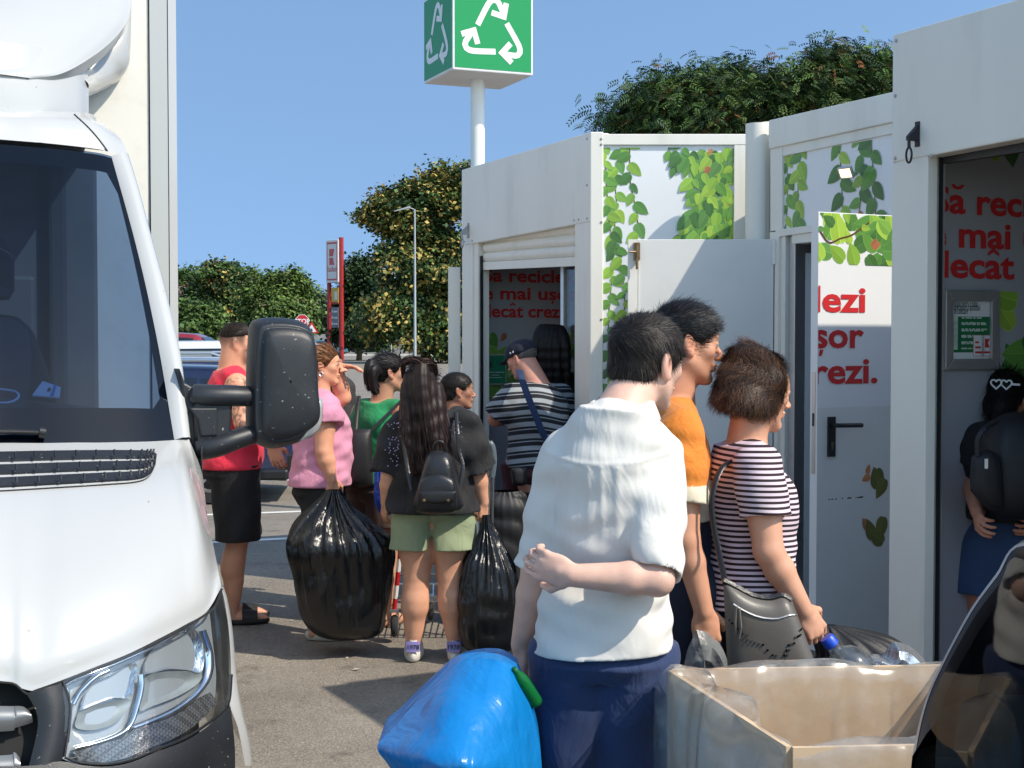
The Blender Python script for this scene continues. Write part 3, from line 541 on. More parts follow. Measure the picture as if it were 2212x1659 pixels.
# poster frame inside kiosk three
pf = empty('poster_frame', label='grey snap frame with green rules poster on the inner wall of the nearest kiosk', cat='poster'); P = on_plane(2035, 800, tp, dv); P2 = on_plane(2154, 628, tp, dv); pw, ph_ = (P2 - P).dot(wv), P2.z - P.z; Mp = frame(P, wv, zv, dv)
mb = MB(); fw = .045
for quad in ([(0, 0), (pw, 0), (pw - fw, fw), (fw, fw)], [(pw, 0), (pw, ph_), (pw - fw, ph_ - fw), (pw - fw, fw)], [(pw, ph_), (0, ph_), (fw, ph_ - fw), (pw - fw, ph_ - fw)], [(0, ph_), (0, 0), (fw, fw), (fw, ph_ - fw)]): mb.prism(quad, .002, .018, M_ALU, Mp)
mb.build('frame', pf, bevel=.005)
M_PAPER = mat('paper', (.75, .77, .78), .5); M_PGREEN = mat('poster_green', (.012, .16, .055), .45); M_INK = mat('dark_ink', (.02, .07, .05), .5); M_PINK = mat('poster_pale', (.55, .66, .58), .5)
mb = MB(); mb.box(fw, pw - fw, fw, ph_ - fw, .003, .005, M_PAPER, Mp); iw_, ih_ = pw - 2 * fw, ph_ - 2 * fw
gy0, gy1 = fw + ih_ * .11, fw + ih_ * .735; mb.box(fw + .002, pw - fw, gy0, gy1, .005, .006, M_PGREEN, Mp); mb.build('sheet', pf)
for i, s_ in enumerate(('Reguli pentru o bună', 'funcționare a aparatului', 'de colectare')):
    vs, fs = text_geo(s_, .05, .008); mb = MB(); mb.add([(fw + .008 + v[0] * iw_ / .56 * .82, fw + ih_ * (.905 - i * .062) + v[1] * .8, .0065) for v in vs], fs, M_INK, Mp); mb.build('lettering', pf)
mb = MB(); r_ = random.Random(8)
for i in range(5):
    y = gy1 - (i + .55) * (gy1 - gy0) / 5.6; mb.box(fw + .004, fw + .03, y - .016, y + .018, .006, .0068, M_PINK, Mp)
    for j in (0, 1):
        x = fw + .05
        while x < fw + iw_ * (.86 if (i + j) % 3 else .7): l = r_.uniform(.01, .035); mb.box(x, x + l, y + .006 - j * .02, y + .012 - j * .02, .006, .0066, M_PINK, Mp); x += l + .006
mb.build('rule_lines', pf)
mb = MB()
for x in (.56, .78):
    x = fw + iw_ * x; y = fw + ih_ * .04; mb.box(x, x + .062, y, y + .085, .006, .0068, M_REDP, Mp); mb.box(x + .0015, x + .0605, y + .0015, y + .0835, .0068, .0072, M_PAPER, Mp)
    if x > fw + iw_ * .7: mb.prism([(x + .018, y + .035), (x + .018, y + .07), (x + .045, y + .07), (x + .034, y + .053), (x + .045, y + .035)], .0072, .0078, M_REDP, Mp)
    for k in range(1 if x > fw + iw_ * .7 else 3): mb.box(x + .01, x + .05 - k * .01, y + .012 + k * .02, y + .02 + k * .02, .0072, .0078, M_REDP, Mp)
mb.build('logo', pf); settle(pf, P)
# green card inside kiosk one
gc = empty('notice_card', label='green notice card in clear holder inside the shuttered kiosk', cat='sign'); tp = TX + dv * .0015; P = on_plane(1046, 828, tp, dv); P2 = on_plane(1087, 768, tp, dv); pw, ph_ = (P2 - P).dot(wv), P2.z - P.z; Mp = frame(P, wv, zv, dv)
mb = MB(); mb.box(-.012, pw + .012, -.012, ph_ + .012, .02, .03, M_ALU, Mp); mb.build('holder', gc); mb = MB(); mb.box(0, pw, 0, ph_, .031, .034, mat('card_green', (.012, .22, .10), .4), Mp); mb.build('card', gc)
mb = MB(); mb.prism([(pw * .22 + .012 * math.cos(t), ph_ * .67 + .026 * math.sin(t)) for t in np.linspace(0, 6.2, 16)], .034, .0352, M_INK, Mp)
arc = [(pw * .72 + .028 * math.cos(t), ph_ * .66 + .02 * math.sin(t), .0355) for t in np.linspace(.3, 2.8, 9)]; mb.tube(arc, .003, M_INK, 6, Mp); mb.build('face_print', gc)
mb = MB(); r_ = random.Random(2)
for y, a, b in ((.38, .06, .94), (.28, .28, .7), (.19, .12, .85)):
    x = pw * a
    while x < pw * b: l = r_.uniform(.006, .018); mb.box(x, min(x + l, pw * b), ph_ * y, ph_ * y + .007, .034, .0352, M_PINK, Mp); x += l + .005
mb.build('lettering', gc); settle(gc, P)
# ---- recycling sign cube on its pole
rs = empty('recycling_sign', label='green recycling cube sign with white arrows on a tall white pole', cat='sign')
S0 = at(978, 150, 12.6); sx_ = Vector((.92, .385, 0)).normalized(); sy_ = Vector((-sx_.y, sx_.x, 0)); a = .78; Ms = frame(S0, sx_, sy_, zv)
M_SIGNG = mat('sign_green', (.012, .27, .085), .35, spec=.3); M_SIGNW = mat('sign_white', (.78, .78, .76), .35, var=.03)
mb = MB(); mb.box(0, a, 0, a, 0, a, M_SIGNW, Ms); mb.build('sign_box', rs, bevel=.012)
mb = MB()
for (o, ex) in (((.02, -.004, .025), (1, 0, 0)), ((-.004, a - .02, .025), (0, -1, 0)), ((a + .004, .02, .025), (0, 1, 0)), ((a - .02, a + .004, .025), (-1, 0, 0))):
    n = Vector(ex).cross(Vector((0, 0, 1))); mb.box(0, a - .04, 0, a - .05, -.003, 0, M_SIGNG, Ms @ frame(o, ex, (0, 0, 1), n))
mb.build('green_panel', rs)
pf_ = lambda x, y: (lambda q: ((q - S0).dot(sx_), q.z - S0.z))(on_plane((1600 + x * .603) * .54, y * .603 * .54, S0, -sy_))
def ribbon(pts, w_):
    P = [Vector((*p, 0)) for p in pts]; L, Rr = [], []
    for i, p in enumerate(P):
        d1 = (p - P[i - 1]).normalized() if i else None; d2 = (P[i + 1] - p).normalized() if i < len(P) - 1 else None
        d = ((d1 or d2) + (d2 or d1)).normalized(); n = Vector((-d.y, d.x, 0)); k = w_ / 2 / max(.35, n.dot(Vector((-(d2 or d1).y, (d2 or d1).x, 0)))); L.append(p + n * k); Rr.append(p - n * k)
    return L, Rr
cen = Vector(pf_(618, 222)); strokes = [[(514, 166), (560, 72), (585, 26), (600, 8), (618, -1), (640, 4), (654, 20), (672, 60), (688, 100)], [(704, 22), (688, 112), (606, 84)]]
mb = MB()
for (o, ex) in (((0, -.0045, 0), (1, 0, 0)), ((-.0045, a, 0), (0, -1, 0)), ((a + .0045, 0, 0), (0, 1, 0))):
    n = Vector(ex).cross(Vector((0, 0, 1))); Mf = Ms @ frame(o, ex, (0, 0, 1), n)
    for r3 in range(3):
        c_, s_ = math.cos(r3 * 2 * math.pi / 3), math.sin(r3 * 2 * math.pi / 3)
        for i, st in enumerate(strokes):
            pts = []
            for p in st:
                v = Vector(pf_(*p)) - cen; pts.append((cen.x - .0 + v.x * c_ - v.y * s_, cen.y + v.x * s_ + v.y * c_))
            L, Rr = ribbon(pts, .052); mb.grid([[p + Vector((0, 0, .001 + i * .0007)) for p in L], [p + Vector((0, 0, .001 + i * .0007)) for p in Rr]], M_SIGNW, Mf)
mb.build('arrow_print', rs)
cb = S0 + sx_ * a / 2 + sy_ * a / 2; mb = MB(); mb.tube([(cb.x, cb.y, 0), (cb.x, cb.y, S0.z + .01)], .066, M_SIGNW, 24); mb.build('pole', rs, auto=40); settle(rs, (cb.x, cb.y, 0))
# ---------------------------------------------------------------- white box truck, front right half in view
from mathutils.bvhtree import BVHTree
M_CAR = mat('white_paint', (.45, .455, .45), .22, spec=.5, coat=.6, specks=(60, .80, (.26, .24, .20)), var=.015, vscale=2, dirt=.10, dscale=2.5, dcol=(.5, .48, .44))
M_BOXP = mat('box_panel', (.74, .715, .655), .45, var=.03, vscale=2, dirt=.18, dscale=14, dcol=(.42, .38, .32))
M_PLAS = mat('grey_plastic', (.015, .017, .021), .42, spec=.5, var=.25, vscale=3, bump=.10, bscale=400, specks=(95, .745, (.30, .28, .24)), dirt=.08, dscale=6, dcol=(.10, .10, .10))
M_PLASD = mat('dark_plastic', (.012, .0125, .014), .38, bump=.08, bscale=500)
M_GAP = mat('gap', (.01, .01, .01), .8)
M_CHROME = mat('chrome', (.82, .85, .88), .10, metal=1.)
M_CHROMB = mat('reflector', (.75, .80, .86), .07, metal=1., bump=.5, bscale=22, stretch=(4, 4, .6))
M_CLEAR = glass('clear_lens', (.93, .95, .96), base=.05, dust=.03)
M_SCREEN = glass('windscreen_glass', (.15, .24, .40), base=.04, rough=.01, dust=.0025)
M_TRIM = mat('cab_trim', (.11, .115, .12), .7, var=.1)
M_SEAT = mat('seat_cloth', (.05, .053, .06), .85, bump=.3, bscale=300)
M_RUB = mat('tyre_rubber', (.018, .018, .019), .75, bump=.3, bscale=90)
M_RIM = mat('rim_metal', (.45, .46, .47), .35, metal=.9)
TO = Vector((-1.5675, 3.147, 0)); Tl = Vector((.944, .33, 0)).normalized(); Ta = Vector((-Tl.y, Tl.x, 0)); TM = frame(TO, Tl, Ta, zv); TI = TM.inverted()
truck = empty('box_truck', TO, math.atan2(Tl.y, Tl.x), 'white box truck with roof fairing, black wing mirror and clear headlight', 'truck')
EYE = TI @ Vector((0, 0, CAMZ))
def tray(x, y): return (TI.to_3x3() @ ray(x, y)).normalized()
def tpl(x, y, s=None, t=None, z=None):
    d = tray(x, y); i, v = (0, s) if s is not None else (1, t) if t is not None else (2, z); return EYE + d * ((v - EYE[i]) / d[i])
class Skin:
    def __init__(s, rows): s.rows = rows; mb = MB().grid(rows); s.b = BVHTree.FromPolygons(mb.v, mb.f)
    def hit(s, x, y, off=0.):
        p, n, i, d = s.b.ray_cast(EYE, tray(x, y))
        if p is None: p, n, i, d = s.b.find_nearest(EYE + tray(x, y) * 3.9)
        if n.dot(EYE - p) < 0: n = -n
        return p + n * off
def resamp(c, n): return [tuple(p) for p in spline([(*q, 0) for q in c], n)]
def pxpatch(sk, top, bot, nu, nv, off=0., bow=0.):
    A, B_ = resamp(top, nv), resamp(bot, nv); rows = []
    for i in range(nu):
        f = i / (nu - 1); rows.append([sk.hit(a[0] * (1 - f) + b[0] * f, a[1] * (1 - f) + b[1] * f, off + bow * math.sin(math.pi * f)) for a, b in zip(A, B_)])
    return rows
def pxdish(mb, sk, bd, depth, m, off=0., rings=6):
    bd = resamp(list(bd) + [bd[0]], 41)[:-1]; cx = sum(p[0] for p in bd) / len(bd); cy = sum(p[1] for p in bd) / len(bd)
    P = [[sk.hit(cx + (p[0] - cx) * f, cy + (p[1] - cy) * f, off - depth * (1 - f * f)) for p in bd] for f in np.linspace(1, .03, rings)]
    mb.grid(P, m, closed=True)
def stroke(mb, sk, pts, w_, m, off, n=24, hgt=.006):
    C_ = resamp(pts, n); rows = []
    for i, p in enumerate(C_):
        q = C_[min(i + 1, n - 1)]; o = C_[max(i - 1, 0)]; dx, dy = q[0] - o[0], q[1] - o[1]; l = math.hypot(dx, dy) or 1; nx, ny = -dy / l * w_ / 2, dx / l * w_ / 2
        rows.append([sk.hit(p[0] - nx, p[1] - ny, off), sk.hit(p[0] - nx * .5, p[1] - ny * .5, off + hgt), sk.hit(p[0] + nx * .5, p[1] + ny * .5, off + hgt), sk.hit(p[0] + nx, p[1] + ny, off)])
    mb.grid(rows, m)
c3 = lambda *pp: [(x * .349, 1080 + y * .349) for x, y in pp]
c2 = lambda *pp: [(x * .333, 540 + y * .333) for x, y in pp]
tf = lambda s, z: .05 + .32 * (abs(s) / .97) ** 4 + .30 * max(0, z - .62) - .0 * s
fascia = Skin([[(s, tf(s, z), z) for s in np.linspace(-.7, 1.2, 80)] for z in np.linspace(.15, 1.25, 30)])
# hood
lo = [(0, .055, .90), (.22, .06, .89)] + [fascia.hit(*p) for p in c3((0, 1120), (130, 1165), (230, 1178), (385, 1115), (600, 1030), (800, 950), (1000, 850), (1150, 770), (1280, 690))]
up = [(0, .90, 1.395), (.25, .91, 1.395)] + [tpl(x, y, t=t) for x, y, t in ((0, 957, .93), (55, 957, .935), (105, 957, .94), (160, 956, .95), (215, 956, .965), (265, 955, .98), (315, 954, 1.0), (355, 952, 1.02), (385, 950, 1.04))]
rows = []
for f, ft, fz in ((0, 0, 0), (.1, .04, .16), (.33, .22, .47), (.66, .56, .78), (1, 1, 1)):
    rows.append([tuple(Vector(a) + Vector(((b[0] - a[0]) * f, (b[1] - a[1]) * ft, (b[2] - a[2]) * fz))) for a, b in zip(lo, up)])
edge = [fascia.hit(*c3((1370, 540))[0]), tpl(472, 1235, s=.972), tpl(458, 1165, s=.972), tpl(437, 1075, s=.965), tpl(408, 948, s=.945)]
for r, e in zip(rows, edge): r.append(tuple(e))
HR = surf(rows, 40, 60); hood = Skin(HR)
def mirror(rows): return [[(-p[0], p[1], p[2]) for p in r] for r in rows]
mb = MB(); mb.grid(HR, M_CAR); mb.grid(mirror(HR), M_CAR, flip=True); mb.build('hood', truck, smooth=True)
side = [[p, (.985, p[1], p[2] - .10), (.99, p[1] + .02, .62), (.985, p[1] + .02, .5)] for p in [r[-1] for r in HR]]
for fl_m in (0, 1):
    mb = MB(); mb.grid(mirror(side) if fl_m else side, M_CAR, flip=not fl_m)
    sd = [[(.985, t, z) for t in (1.05, 1.8, 2.5)] for z in (.5, .62, 1.0, 1.36)]; mb.grid(mirror(sd) if fl_m else sd, M_CAR, flip=bool(fl_m)); mb.build('body_side', truck, smooth=True)
# hood lip seam over headlight
mb = MB(); stroke(mb, fascia, c3((0, 1128), (90, 1140), (165, 1200), (220, 1180), (385, 1122), (600, 1040), (800, 962), (1000, 863), (1150, 783), (1280, 703), (1335, 650), (1372, 548)), 5, M_GAP, .001, 40, .001); mb.build('seam', truck)
# cowl vent
ct = c2((-300, 1322), (0, 1319), (300, 1313), (620, 1309), (900, 1310), (985, 1316), (1016, 1335)); cb_ = c2((-300, 1580), (0, 1570), (350, 1550), (700, 1528), (880, 1512), (960, 1480), (1008, 1405))
vent = pxpatch(hood, ct, cb_, 37, 60, .002); VN = [[(Vector(vent[min(i + 1, 36)][j]) - Vector(vent[max(i - 1, 0)][j])).cross(Vector(vent[i][min(j + 1, 59)]) - Vector(vent[i][max(j - 1, 0)])).normalized() for j in range(60)] for i in range(37)]
mb = MB(); rows = []
for i in range(37):
    ph = (i - 1) % 12; rec = 1 <= i <= 35 and ph in (8, 9, 10)
    rows.append([vent[i][j] + (VN[i][j] if VN[i][j].z > 0 else -VN[i][j]) * (.004 if not (rec and 3 < j < 57) else -.022) for j in range(60)])
mb.grid(rows, M_PLAS)
for row in (8, 20, 32):
    for j in range(5, 57, 4):
        a, b = rows[row][j] + Vector((0, 0, .022)), rows[min(row + 4, 36)][j]; mb.tube([a, a * .4 + b * .6 + Vector((0, 0, .004))], .0035, M_PLASD, 5)
for j in range(36, 47, 2):
    p = rows[33][j]; mb.box(p.x - .009, p.x + .009, p.y - .005, p.y + .005, p.z + .002, p.z + .012, M_ALU)
mb.build('cowl_vent', truck)
# windscreen, surround, pillars
WB = [(0, .89, 1.40), (.25, .90, 1.40), tpl(0, 957, t=.93), tpl(160, 956, t=.955), tpl(300, 954, t=1.0), tpl(379, 950, t=1.05)]
WT = [(0, 1.69, 2.385), (.25, 1.695, 2.383), tpl(0, 309, t=1.71), tpl(110, 318, t=1.73), tpl(205, 329, t=1.75), tpl(243, 338, t=1.77)]
def lerp3(a, b, f, bow): a, b = Vector(a), Vector(b); return tuple(a * (1 - f) + b * f + Vector((0, -.45, .4)) * bow)
ctrl = [WB] + [[lerp3(a, b, f, .05 * math.sin(math.pi * f)) for a, b in zip(WB, WT)] for f in (.33, .66)] + [WT]
ctrl[1][-1] = tuple(tpl(342, 735, t=ctrl[1][-1][1] - .0)); ctrl[2][-1] = tuple(tpl(298, 537, t=ctrl[2][-1][1]))
WS = surf(ctrl, 30, 40); screen = Skin(WS)
mb = MB(); mb.grid(WS, M_SCREEN); mb.grid(mirror(WS)[0:], M_SCREEN, flip=True); mb.build('windscreen', truck, smooth=True)
# black printed edge behind the glass
mb = MB()
ins = lambda i, j: Vector(WS[i][j]) + Vector((0, .006, -.006))
nr, nc = len(WS), len(WS[0])
def inner(i, j): return ins(i, j)
# bottom / right / top borders
bw = lambda j: [ins(i, j) for i in range(0, 4)]
mb.grid([[ins(i, j) for j in range(nc)] for i in range(0, 4)], M_GAP); mb.grid([[ins(i, j) for j in range(nc)] for i in range(nr - 3, nr)], M_GAP); mb.grid([[ins(i, j) for j in range(nc - 3, nc)] for i in range(3, nr - 2)], M_GAP)
cr = [[ins(3, nc - 3), ins(3, nc - 5), ins(4, nc - 3)], [ins(nr - 3, nc - 3), ins(nr - 3, nc - 6), ins(nr - 5, nc - 3)]]
for t_ in cr: mb.add(t_, [(0, 1, 2)], M_GAP)
mb.build('screen_border', truck)
# right A pillar: from glass edge to silhouette
gl = [WS[i][-1] for i in range(0, nr, 3)] + [WS[-1][-1]]
sil_px = [(409, 950), (401, 860), (391, 770), (379, 715), (366, 660), (351, 600), (336, 548), (320, 488), (304, 425), (290, 376), (277, 336)]
sil = [tpl(x, y, t=t) for (x, y), t in zip(sil_px, np.linspace(1.10, 1.84, len(sil_px)))]
gl = [tuple(p) for p in spline([tuple(p) for p in gl], 24)]; sl_ = [tuple(p) for p in spline([tuple(p) for p in sil], 24)]
pil = []
for a, b in zip(gl, sl_):
    a, b = Vector(a), Vector(b); m_ = (a + b) / 2 + Vector((.018, -.03, .01)); pil.append([a + Vector((-.004, -.004, .0)), (a + m_) / 2 + Vector((0, -.012, .004)), m_, (m_ + b) / 2 + Vector((.004, -.0, 0)), b, b + Vector((.004, .10, 0))])
mb = MB(); mb.grid(pil, M_CAR); mb.build('pillar', truck, smooth=True); mb = MB(); mb.grid(mirror(pil), M_CAR, flip=True); mb.build('pillar', truck, smooth=True)
# cab roof front
rt = [(0, 1.80, 2.56), (.3, 1.81, 2.555)] + [tpl(x, y, t=t) for x, y, t in ((0, 238, 1.85), (80, 239, 1.87), (150, 242, 1.9), (182, 243, 1.93))]
rb = [Vector(p) + Vector((0, -.004, .012)) for p in WT]
rs_ = [tuple(p) for p in rb]; mid = [tuple((Vector(a) * .5 + Vector(b) * .5) + Vector((0, -.03, .02))) for a, b in zip(rs_, rt)]
ex1 = [tpl(277, 336, t=1.82), tpl(258, 298, t=1.87), tpl(200, 247, t=1.97)]
ctrl = [rs_ + [tuple(ex1[0])], mid + [tuple(ex1[1])], [tuple(p) for p in rt] + [tuple(ex1[2])]]
RF = surf(ctrl, 14, 50); mb = MB(); mb.grid(RF, M_CAR); mb.grid(mirror(RF), M_CAR, flip=True)
mb.build('cab_roof', truck, smooth=True)
mb = MB(); rsk = Skin(RF)
stroke(mb, rsk, [(160, 247), (195, 280), (220, 310), (240, 338)], 3, M_GAP, .001, 16, .0005)
mb.build('roof_seam', truck)
# fairing: lower collar, main shell, side wing
def shell(z, t0, se, te, k): return [(0, t0, z), (se * .4, t0 + .02, z), (se * .72, t0 + (te - t0) * .28, z), (se * .92, t0 + (te - t0) * .68, z), (se, te, z)]
bl = tpl(191, 243, t=2.06)
low = [shell(2.495, 1.77, bl.x, 2.08, 0), shell(2.57, 1.775, bl.x + .003, 2.10, 0), shell(2.66, 1.79, bl.x + .005, 2.14, 0), shell(2.76, 1.83, bl.x + .005, 2.2, 0)]
LW = surf(low, 20, 30); mb = MB(); mb.grid(LW, M_CAR); mb.grid(mirror(LW), M_CAR, flip=True)
e_ = [r[-1] for r in LW]; q = [[p, (p[0] + .004, p[1] + .25, p[2]), (p[0] + .004, 2.6, p[2])] for p in e_]; mb.grid(q, M_CAR); mb.grid(mirror(q), M_CAR, flip=True); mb.build('fairing_collar', truck, smooth=True)
cre = [tpl(x, y, t=t) for x, y, t in ((60, 170, 1.875), (130, 160, 1.95), (200, 121, 2.10), (250, 78, 2.24), (274, 40, 2.33), (281, -5, 2.42), (284, -80, 2.5))]
nn = len(cre); main = []
for i, c in enumerate(cre):
    f = i / (nn - 1); z = c[2]; t0 = 1.83 + .62 * f ** 1.4
    t0 = 1.785 + .55 * f ** 1.5; main.append([(0, t0 - .012, z), (c[0] * .45, t0 + (c[1] - t0) * .10 - .012, z), (c[0] * .78, t0 + (c[1] - t0) * .45 - .012, z), (c[0] * .94, t0 + (c[1] - t0) * .78 - .012, z), (c[0] + .005, c[1] - .014, z)])
MS = surf(main, 40, 36); mb = MB(); mb.grid(MS, M_CAR); mb.grid(mirror(MS), M_CAR, flip=True)
lip = [[r[-1], (r[-1][0] - .005, r[-1][1] + .05, r[-1][2] - .03)] for r in MS]; mb.grid(lip, M_CAR); mb.build('fairing_shell', truck, smooth=True)
wo = [tpl(x, y, t=t) for x, y, t in ((192, 184, 2.12), (215, 177, 2.3), (247, 163, 2.45), (270, 149, 2.5), (279, 136, 2.52), (282, 120, 2.54), (284, 60, 2.55), (286, -80, 2.57))]
wi = [tpl(x, y, t=t) for x, y, t in ((150, 150, 2.2), (180, 136, 2.3), (215, 112, 2.4), (240, 88, 2.45), (258, 62, 2.48), (268, 40, 2.5), (275, 0, 2.52), (280, -80, 2.55))]
wm = [tuple((Vector(a) * .55 + Vector(b) * .45) + Vector((.0, -.03, 0))) for a, b in zip(wi, wo)]
WG = surf([[tuple(p) for p in wi], wm, [tuple(p) for p in wo], [(p[0] - .02, p[1] + .09, p[2] - .035) for p in wo]], 14, 40); mb = MB(); mb.grid(WG, M_CAR); mb.build('fairing_wing', truck, smooth=True); mb = MB(); mb.grid(mirror(WG), M_CAR, flip=True); mb.build('fairing_wing', truck, smooth=True)
# box body
tb = 2.6; s1, s2, s3 = tpl(323, 400, t=tb).x, tpl(364, 400, t=tb).x, tpl(384, 400, t=tb).x
mb = MB(); mb.box(-s3, s1, tb, 6.9, .92, 3.45, M_BOXP); mb.build('box_body', truck)
mb = MB(); mb.prism([(s1 + .004, tb - .012), (s2, tb - .012), (s3, tb + .02), (s3, tb + .08), (s1 + .004, tb + .08)], .90, 3.47, M_CAR); mb.box(s2 - .0015, s2 + .0015, tb - .0135, tb - .012, .9, 3.47, M_GAP); mb.box(s1, s1 + .004, tb - .004, tb, .9, 3.47, M_GAP); mb.box(s1 + .01, s3, tb + .08, 6.9, .92, 3.45, M_BOXP); mb.build('corner_profile', truck)
# headlight
hd_top = c3((388, 1122), (440, 1094), (600, 1034), (800, 955), (1000, 856), (1150, 776), (1280, 696), (1335, 644), (1368, 545)); hd_bot = c3((398, 1592), (500, 1626), (650, 1636), (800, 1611), (950, 1552), (1150, 1472), (1300, 1372), (1405, 1270), (1428, 1080))
hl = bpy.data.objects.new('headlight', None); 
mb = MB(); mb.grid(pxpatch(fascia, hd_top, hd_bot, 26, 40, -.045), mat('lamp_grey', (.42, .45, .47), .3, metal=.5)); lamp = mb.build('headlight', truck, smooth=True); bpy.data.objects.remove(hl)
mb = MB()
pxdish(mb, fascia, c3((925, 1075), (935, 1000), (985, 925), (1085, 860), (1200, 790), (1270, 800), (1310, 880), (1322, 960), (1300, 1060), (1210, 1045), (1090, 1040), (1000, 1060)), .05, M_CHROMB, -.03)
pxdish(mb, fascia, c3((515, 1300), (545, 1200), (620, 1120), (740, 1065), (850, 1000), (890, 1020), (875, 1110), (840, 1215), (740, 1220), (640, 1250)), .05, M_CHROMB, -.03)
mb.build('reflector', lamp, smooth=True)
mb = MB(); M_LMG = mat('lamp_shade_grey', (.30, .33, .33), .35, metal=.3, var=.2, vscale=12)
pxdish(mb, fascia, c3((930, 1100), (1010, 1062), (1200, 1050), (1310, 1075), (1270, 1140), (1150, 1210), (990, 1270), (905, 1290)), .02, M_LMG, -.032); pxdish(mb, fascia, c3((510, 1310), (640, 1258), (835, 1225), (825, 1300), (740, 1380), (600, 1420), (490, 1400)), .02, M_LMG, -.032); mb.build('lamp_shelf', lamp, smooth=True)
mb = MB(); stroke(mb, fascia, c3((905, 1075), (908, 1150), (880, 1270), (835, 1390), (760, 1450), (640, 1495), (480, 1535)), 11, M_CHROME, -.03, hgt=.014); stroke(mb, fascia, c3((855, 1405), (960, 1370), (1120, 1300), (1260, 1200), (1340, 1080), (1345, 940), (1300, 800)), 13, M_CHROME, -.03, hgt=.012); stroke(mb, fascia, c3((410, 1150), (480, 1108), (600, 1062), (760, 1000), (1000, 895), (1140, 820)), 10, M_CHROME, -.03, hgt=.01); stroke(mb, fascia, c3((430, 1160), (450, 1300), (430, 1500)), 13, M_CHROME, -.03, hgt=.01)
stroke(mb, fascia, c3((470, 1260), (520, 1180), (610, 1095), (700, 1050)), 14, M_CHROME, -.03, hgt=.012); mb.build('chrome_trim', lamp, smooth=True)
M_FLUTE = mat('fluted_lens', (.17, .17, .175), .18, metal=.55, coat=.5)
nt_ = M_FLUTE.node_tree; vo_ = nt_.nodes.new('ShaderNodeTexChecker'); vo_.inputs['Scale'].default_value = 130; tc_n = nt_.nodes.new('ShaderNodeTexCoord'); mp_ = nt_.nodes.new('ShaderNodeMapping'); mp_.inputs['Rotation'].default_value = (.4, .6, .5); nt_.links.new(tc_n.outputs['Object'], mp_.inputs[0]); nt_.links.new(mp_.outputs[0], vo_.inputs[0]); bp_ = nt_.nodes.new('ShaderNodeBump'); bp_.inputs['Strength'].default_value = .8; bp_.inputs['Distance'].default_value = .01; nt_.links.new(vo_.outputs['Fac'], bp_.inputs['Height']); nt_.links.new(bp_.outputs[0], nt_.nodes['Principled BSDF'].inputs['Normal']); vo_.inputs[1].default_value = (.22, .225, .23, 1); vo_.inputs[2].default_value = (.09, .09, .095, 1); nt_.links.new(vo_.outputs['Color'], nt_.nodes['Principled BSDF'].inputs['Base Color'])
mb = MB(); mb.grid(pxpatch(fascia, c3((465, 1560), (640, 1510), (780, 1470), (870, 1408), (1000, 1375), (1150, 1310), (1260, 1225), (1340, 1185)), c3((500, 1612), (640, 1622), (790, 1598), (940, 1538), (1100, 1475), (1230, 1400), (1330, 1310), (1385, 1250)), 8, 40, -.02), M_FLUTE); mb.build('indicator_strip', lamp, smooth=True)
mb = MB(); mb.grid(pxpatch(fascia, hd_top, hd_bot, 26, 40, .004), M_CLEAR); mb.build('lens', lamp, smooth=True)
mb = MB(); stroke(mb, fascia, hd_bot, 6, M_PLASD, -.001, 40, .006); stroke(mb, fascia, c3((388, 1122), (430, 1250), (425, 1400), (398, 1592)), 7, M_PLASD, 0, 24, .006); mb.build('lamp_gasket', lamp)
# white wing edge right of the lamp
iw_ = c3((1366, 536), (1386, 610), (1410, 750), (1424, 900), (1430, 1050), (1425, 1180), (1424, 1275), (1470, 1400), (1495, 1520), (1518, 1645)); ow = c3((1368, 530), (1392, 600), (1420, 740), (1438, 880), (1452, 1020), (1474, 1160), (1500, 1290), (1530, 1420), (1552, 1540), (1558, 1630))
A_ = [fascia.hit(*p) for p in resamp(iw_, 30)]; B2_ = [tpl(*p[:2], t=a.y + .07) for p, a in zip(resamp(ow, 30), A_)]
mb = MB(); mb.grid([[a, a * .5 + b * .5 + Vector((.006, -.012, 0)), b, b + Vector((.002, .06, 0)), b + Vector((0, .5, 0))] for a, b in zip(A_, B2_)], M_CAR); mb.build('wing_edge', truck, smooth=True)
# bumper
bt = [fascia.hit(*p[:2], -.0) for p in resamp(c3((-900, 1620), (100, 1640), (365, 1610), (500, 1632), (650, 1642), (800, 1618), (950, 1558), (1150, 1480), (1300, 1380), (1410, 1278), (1424, 1278)), 40)]
bend = [fascia.hit(*p[:2], .002) for p in resamp(c3((1424, 1278), (1470, 1400), (1495, 1520), (1518, 1645), (1530, 1760)), 12)]
mb = MB(); rows = []
for f in np.linspace(0, 1, 12):
    r = []
    for p in bt:
        z = p.z * (1 - f) + .30 * f; s = p.x + (.025 if p.x > .9 else 0) * f; r.append((min(s, .985), tf(s, z) - .012 - .02 * math.sin(math.pi * min(1, f * 1.3)), z))
    rows.append(r)
mb.grid(rows, M_PLAS); mb.grid(mirror(rows), M_PLAS, flip=True); mb.build('bumper', truck, smooth=True)
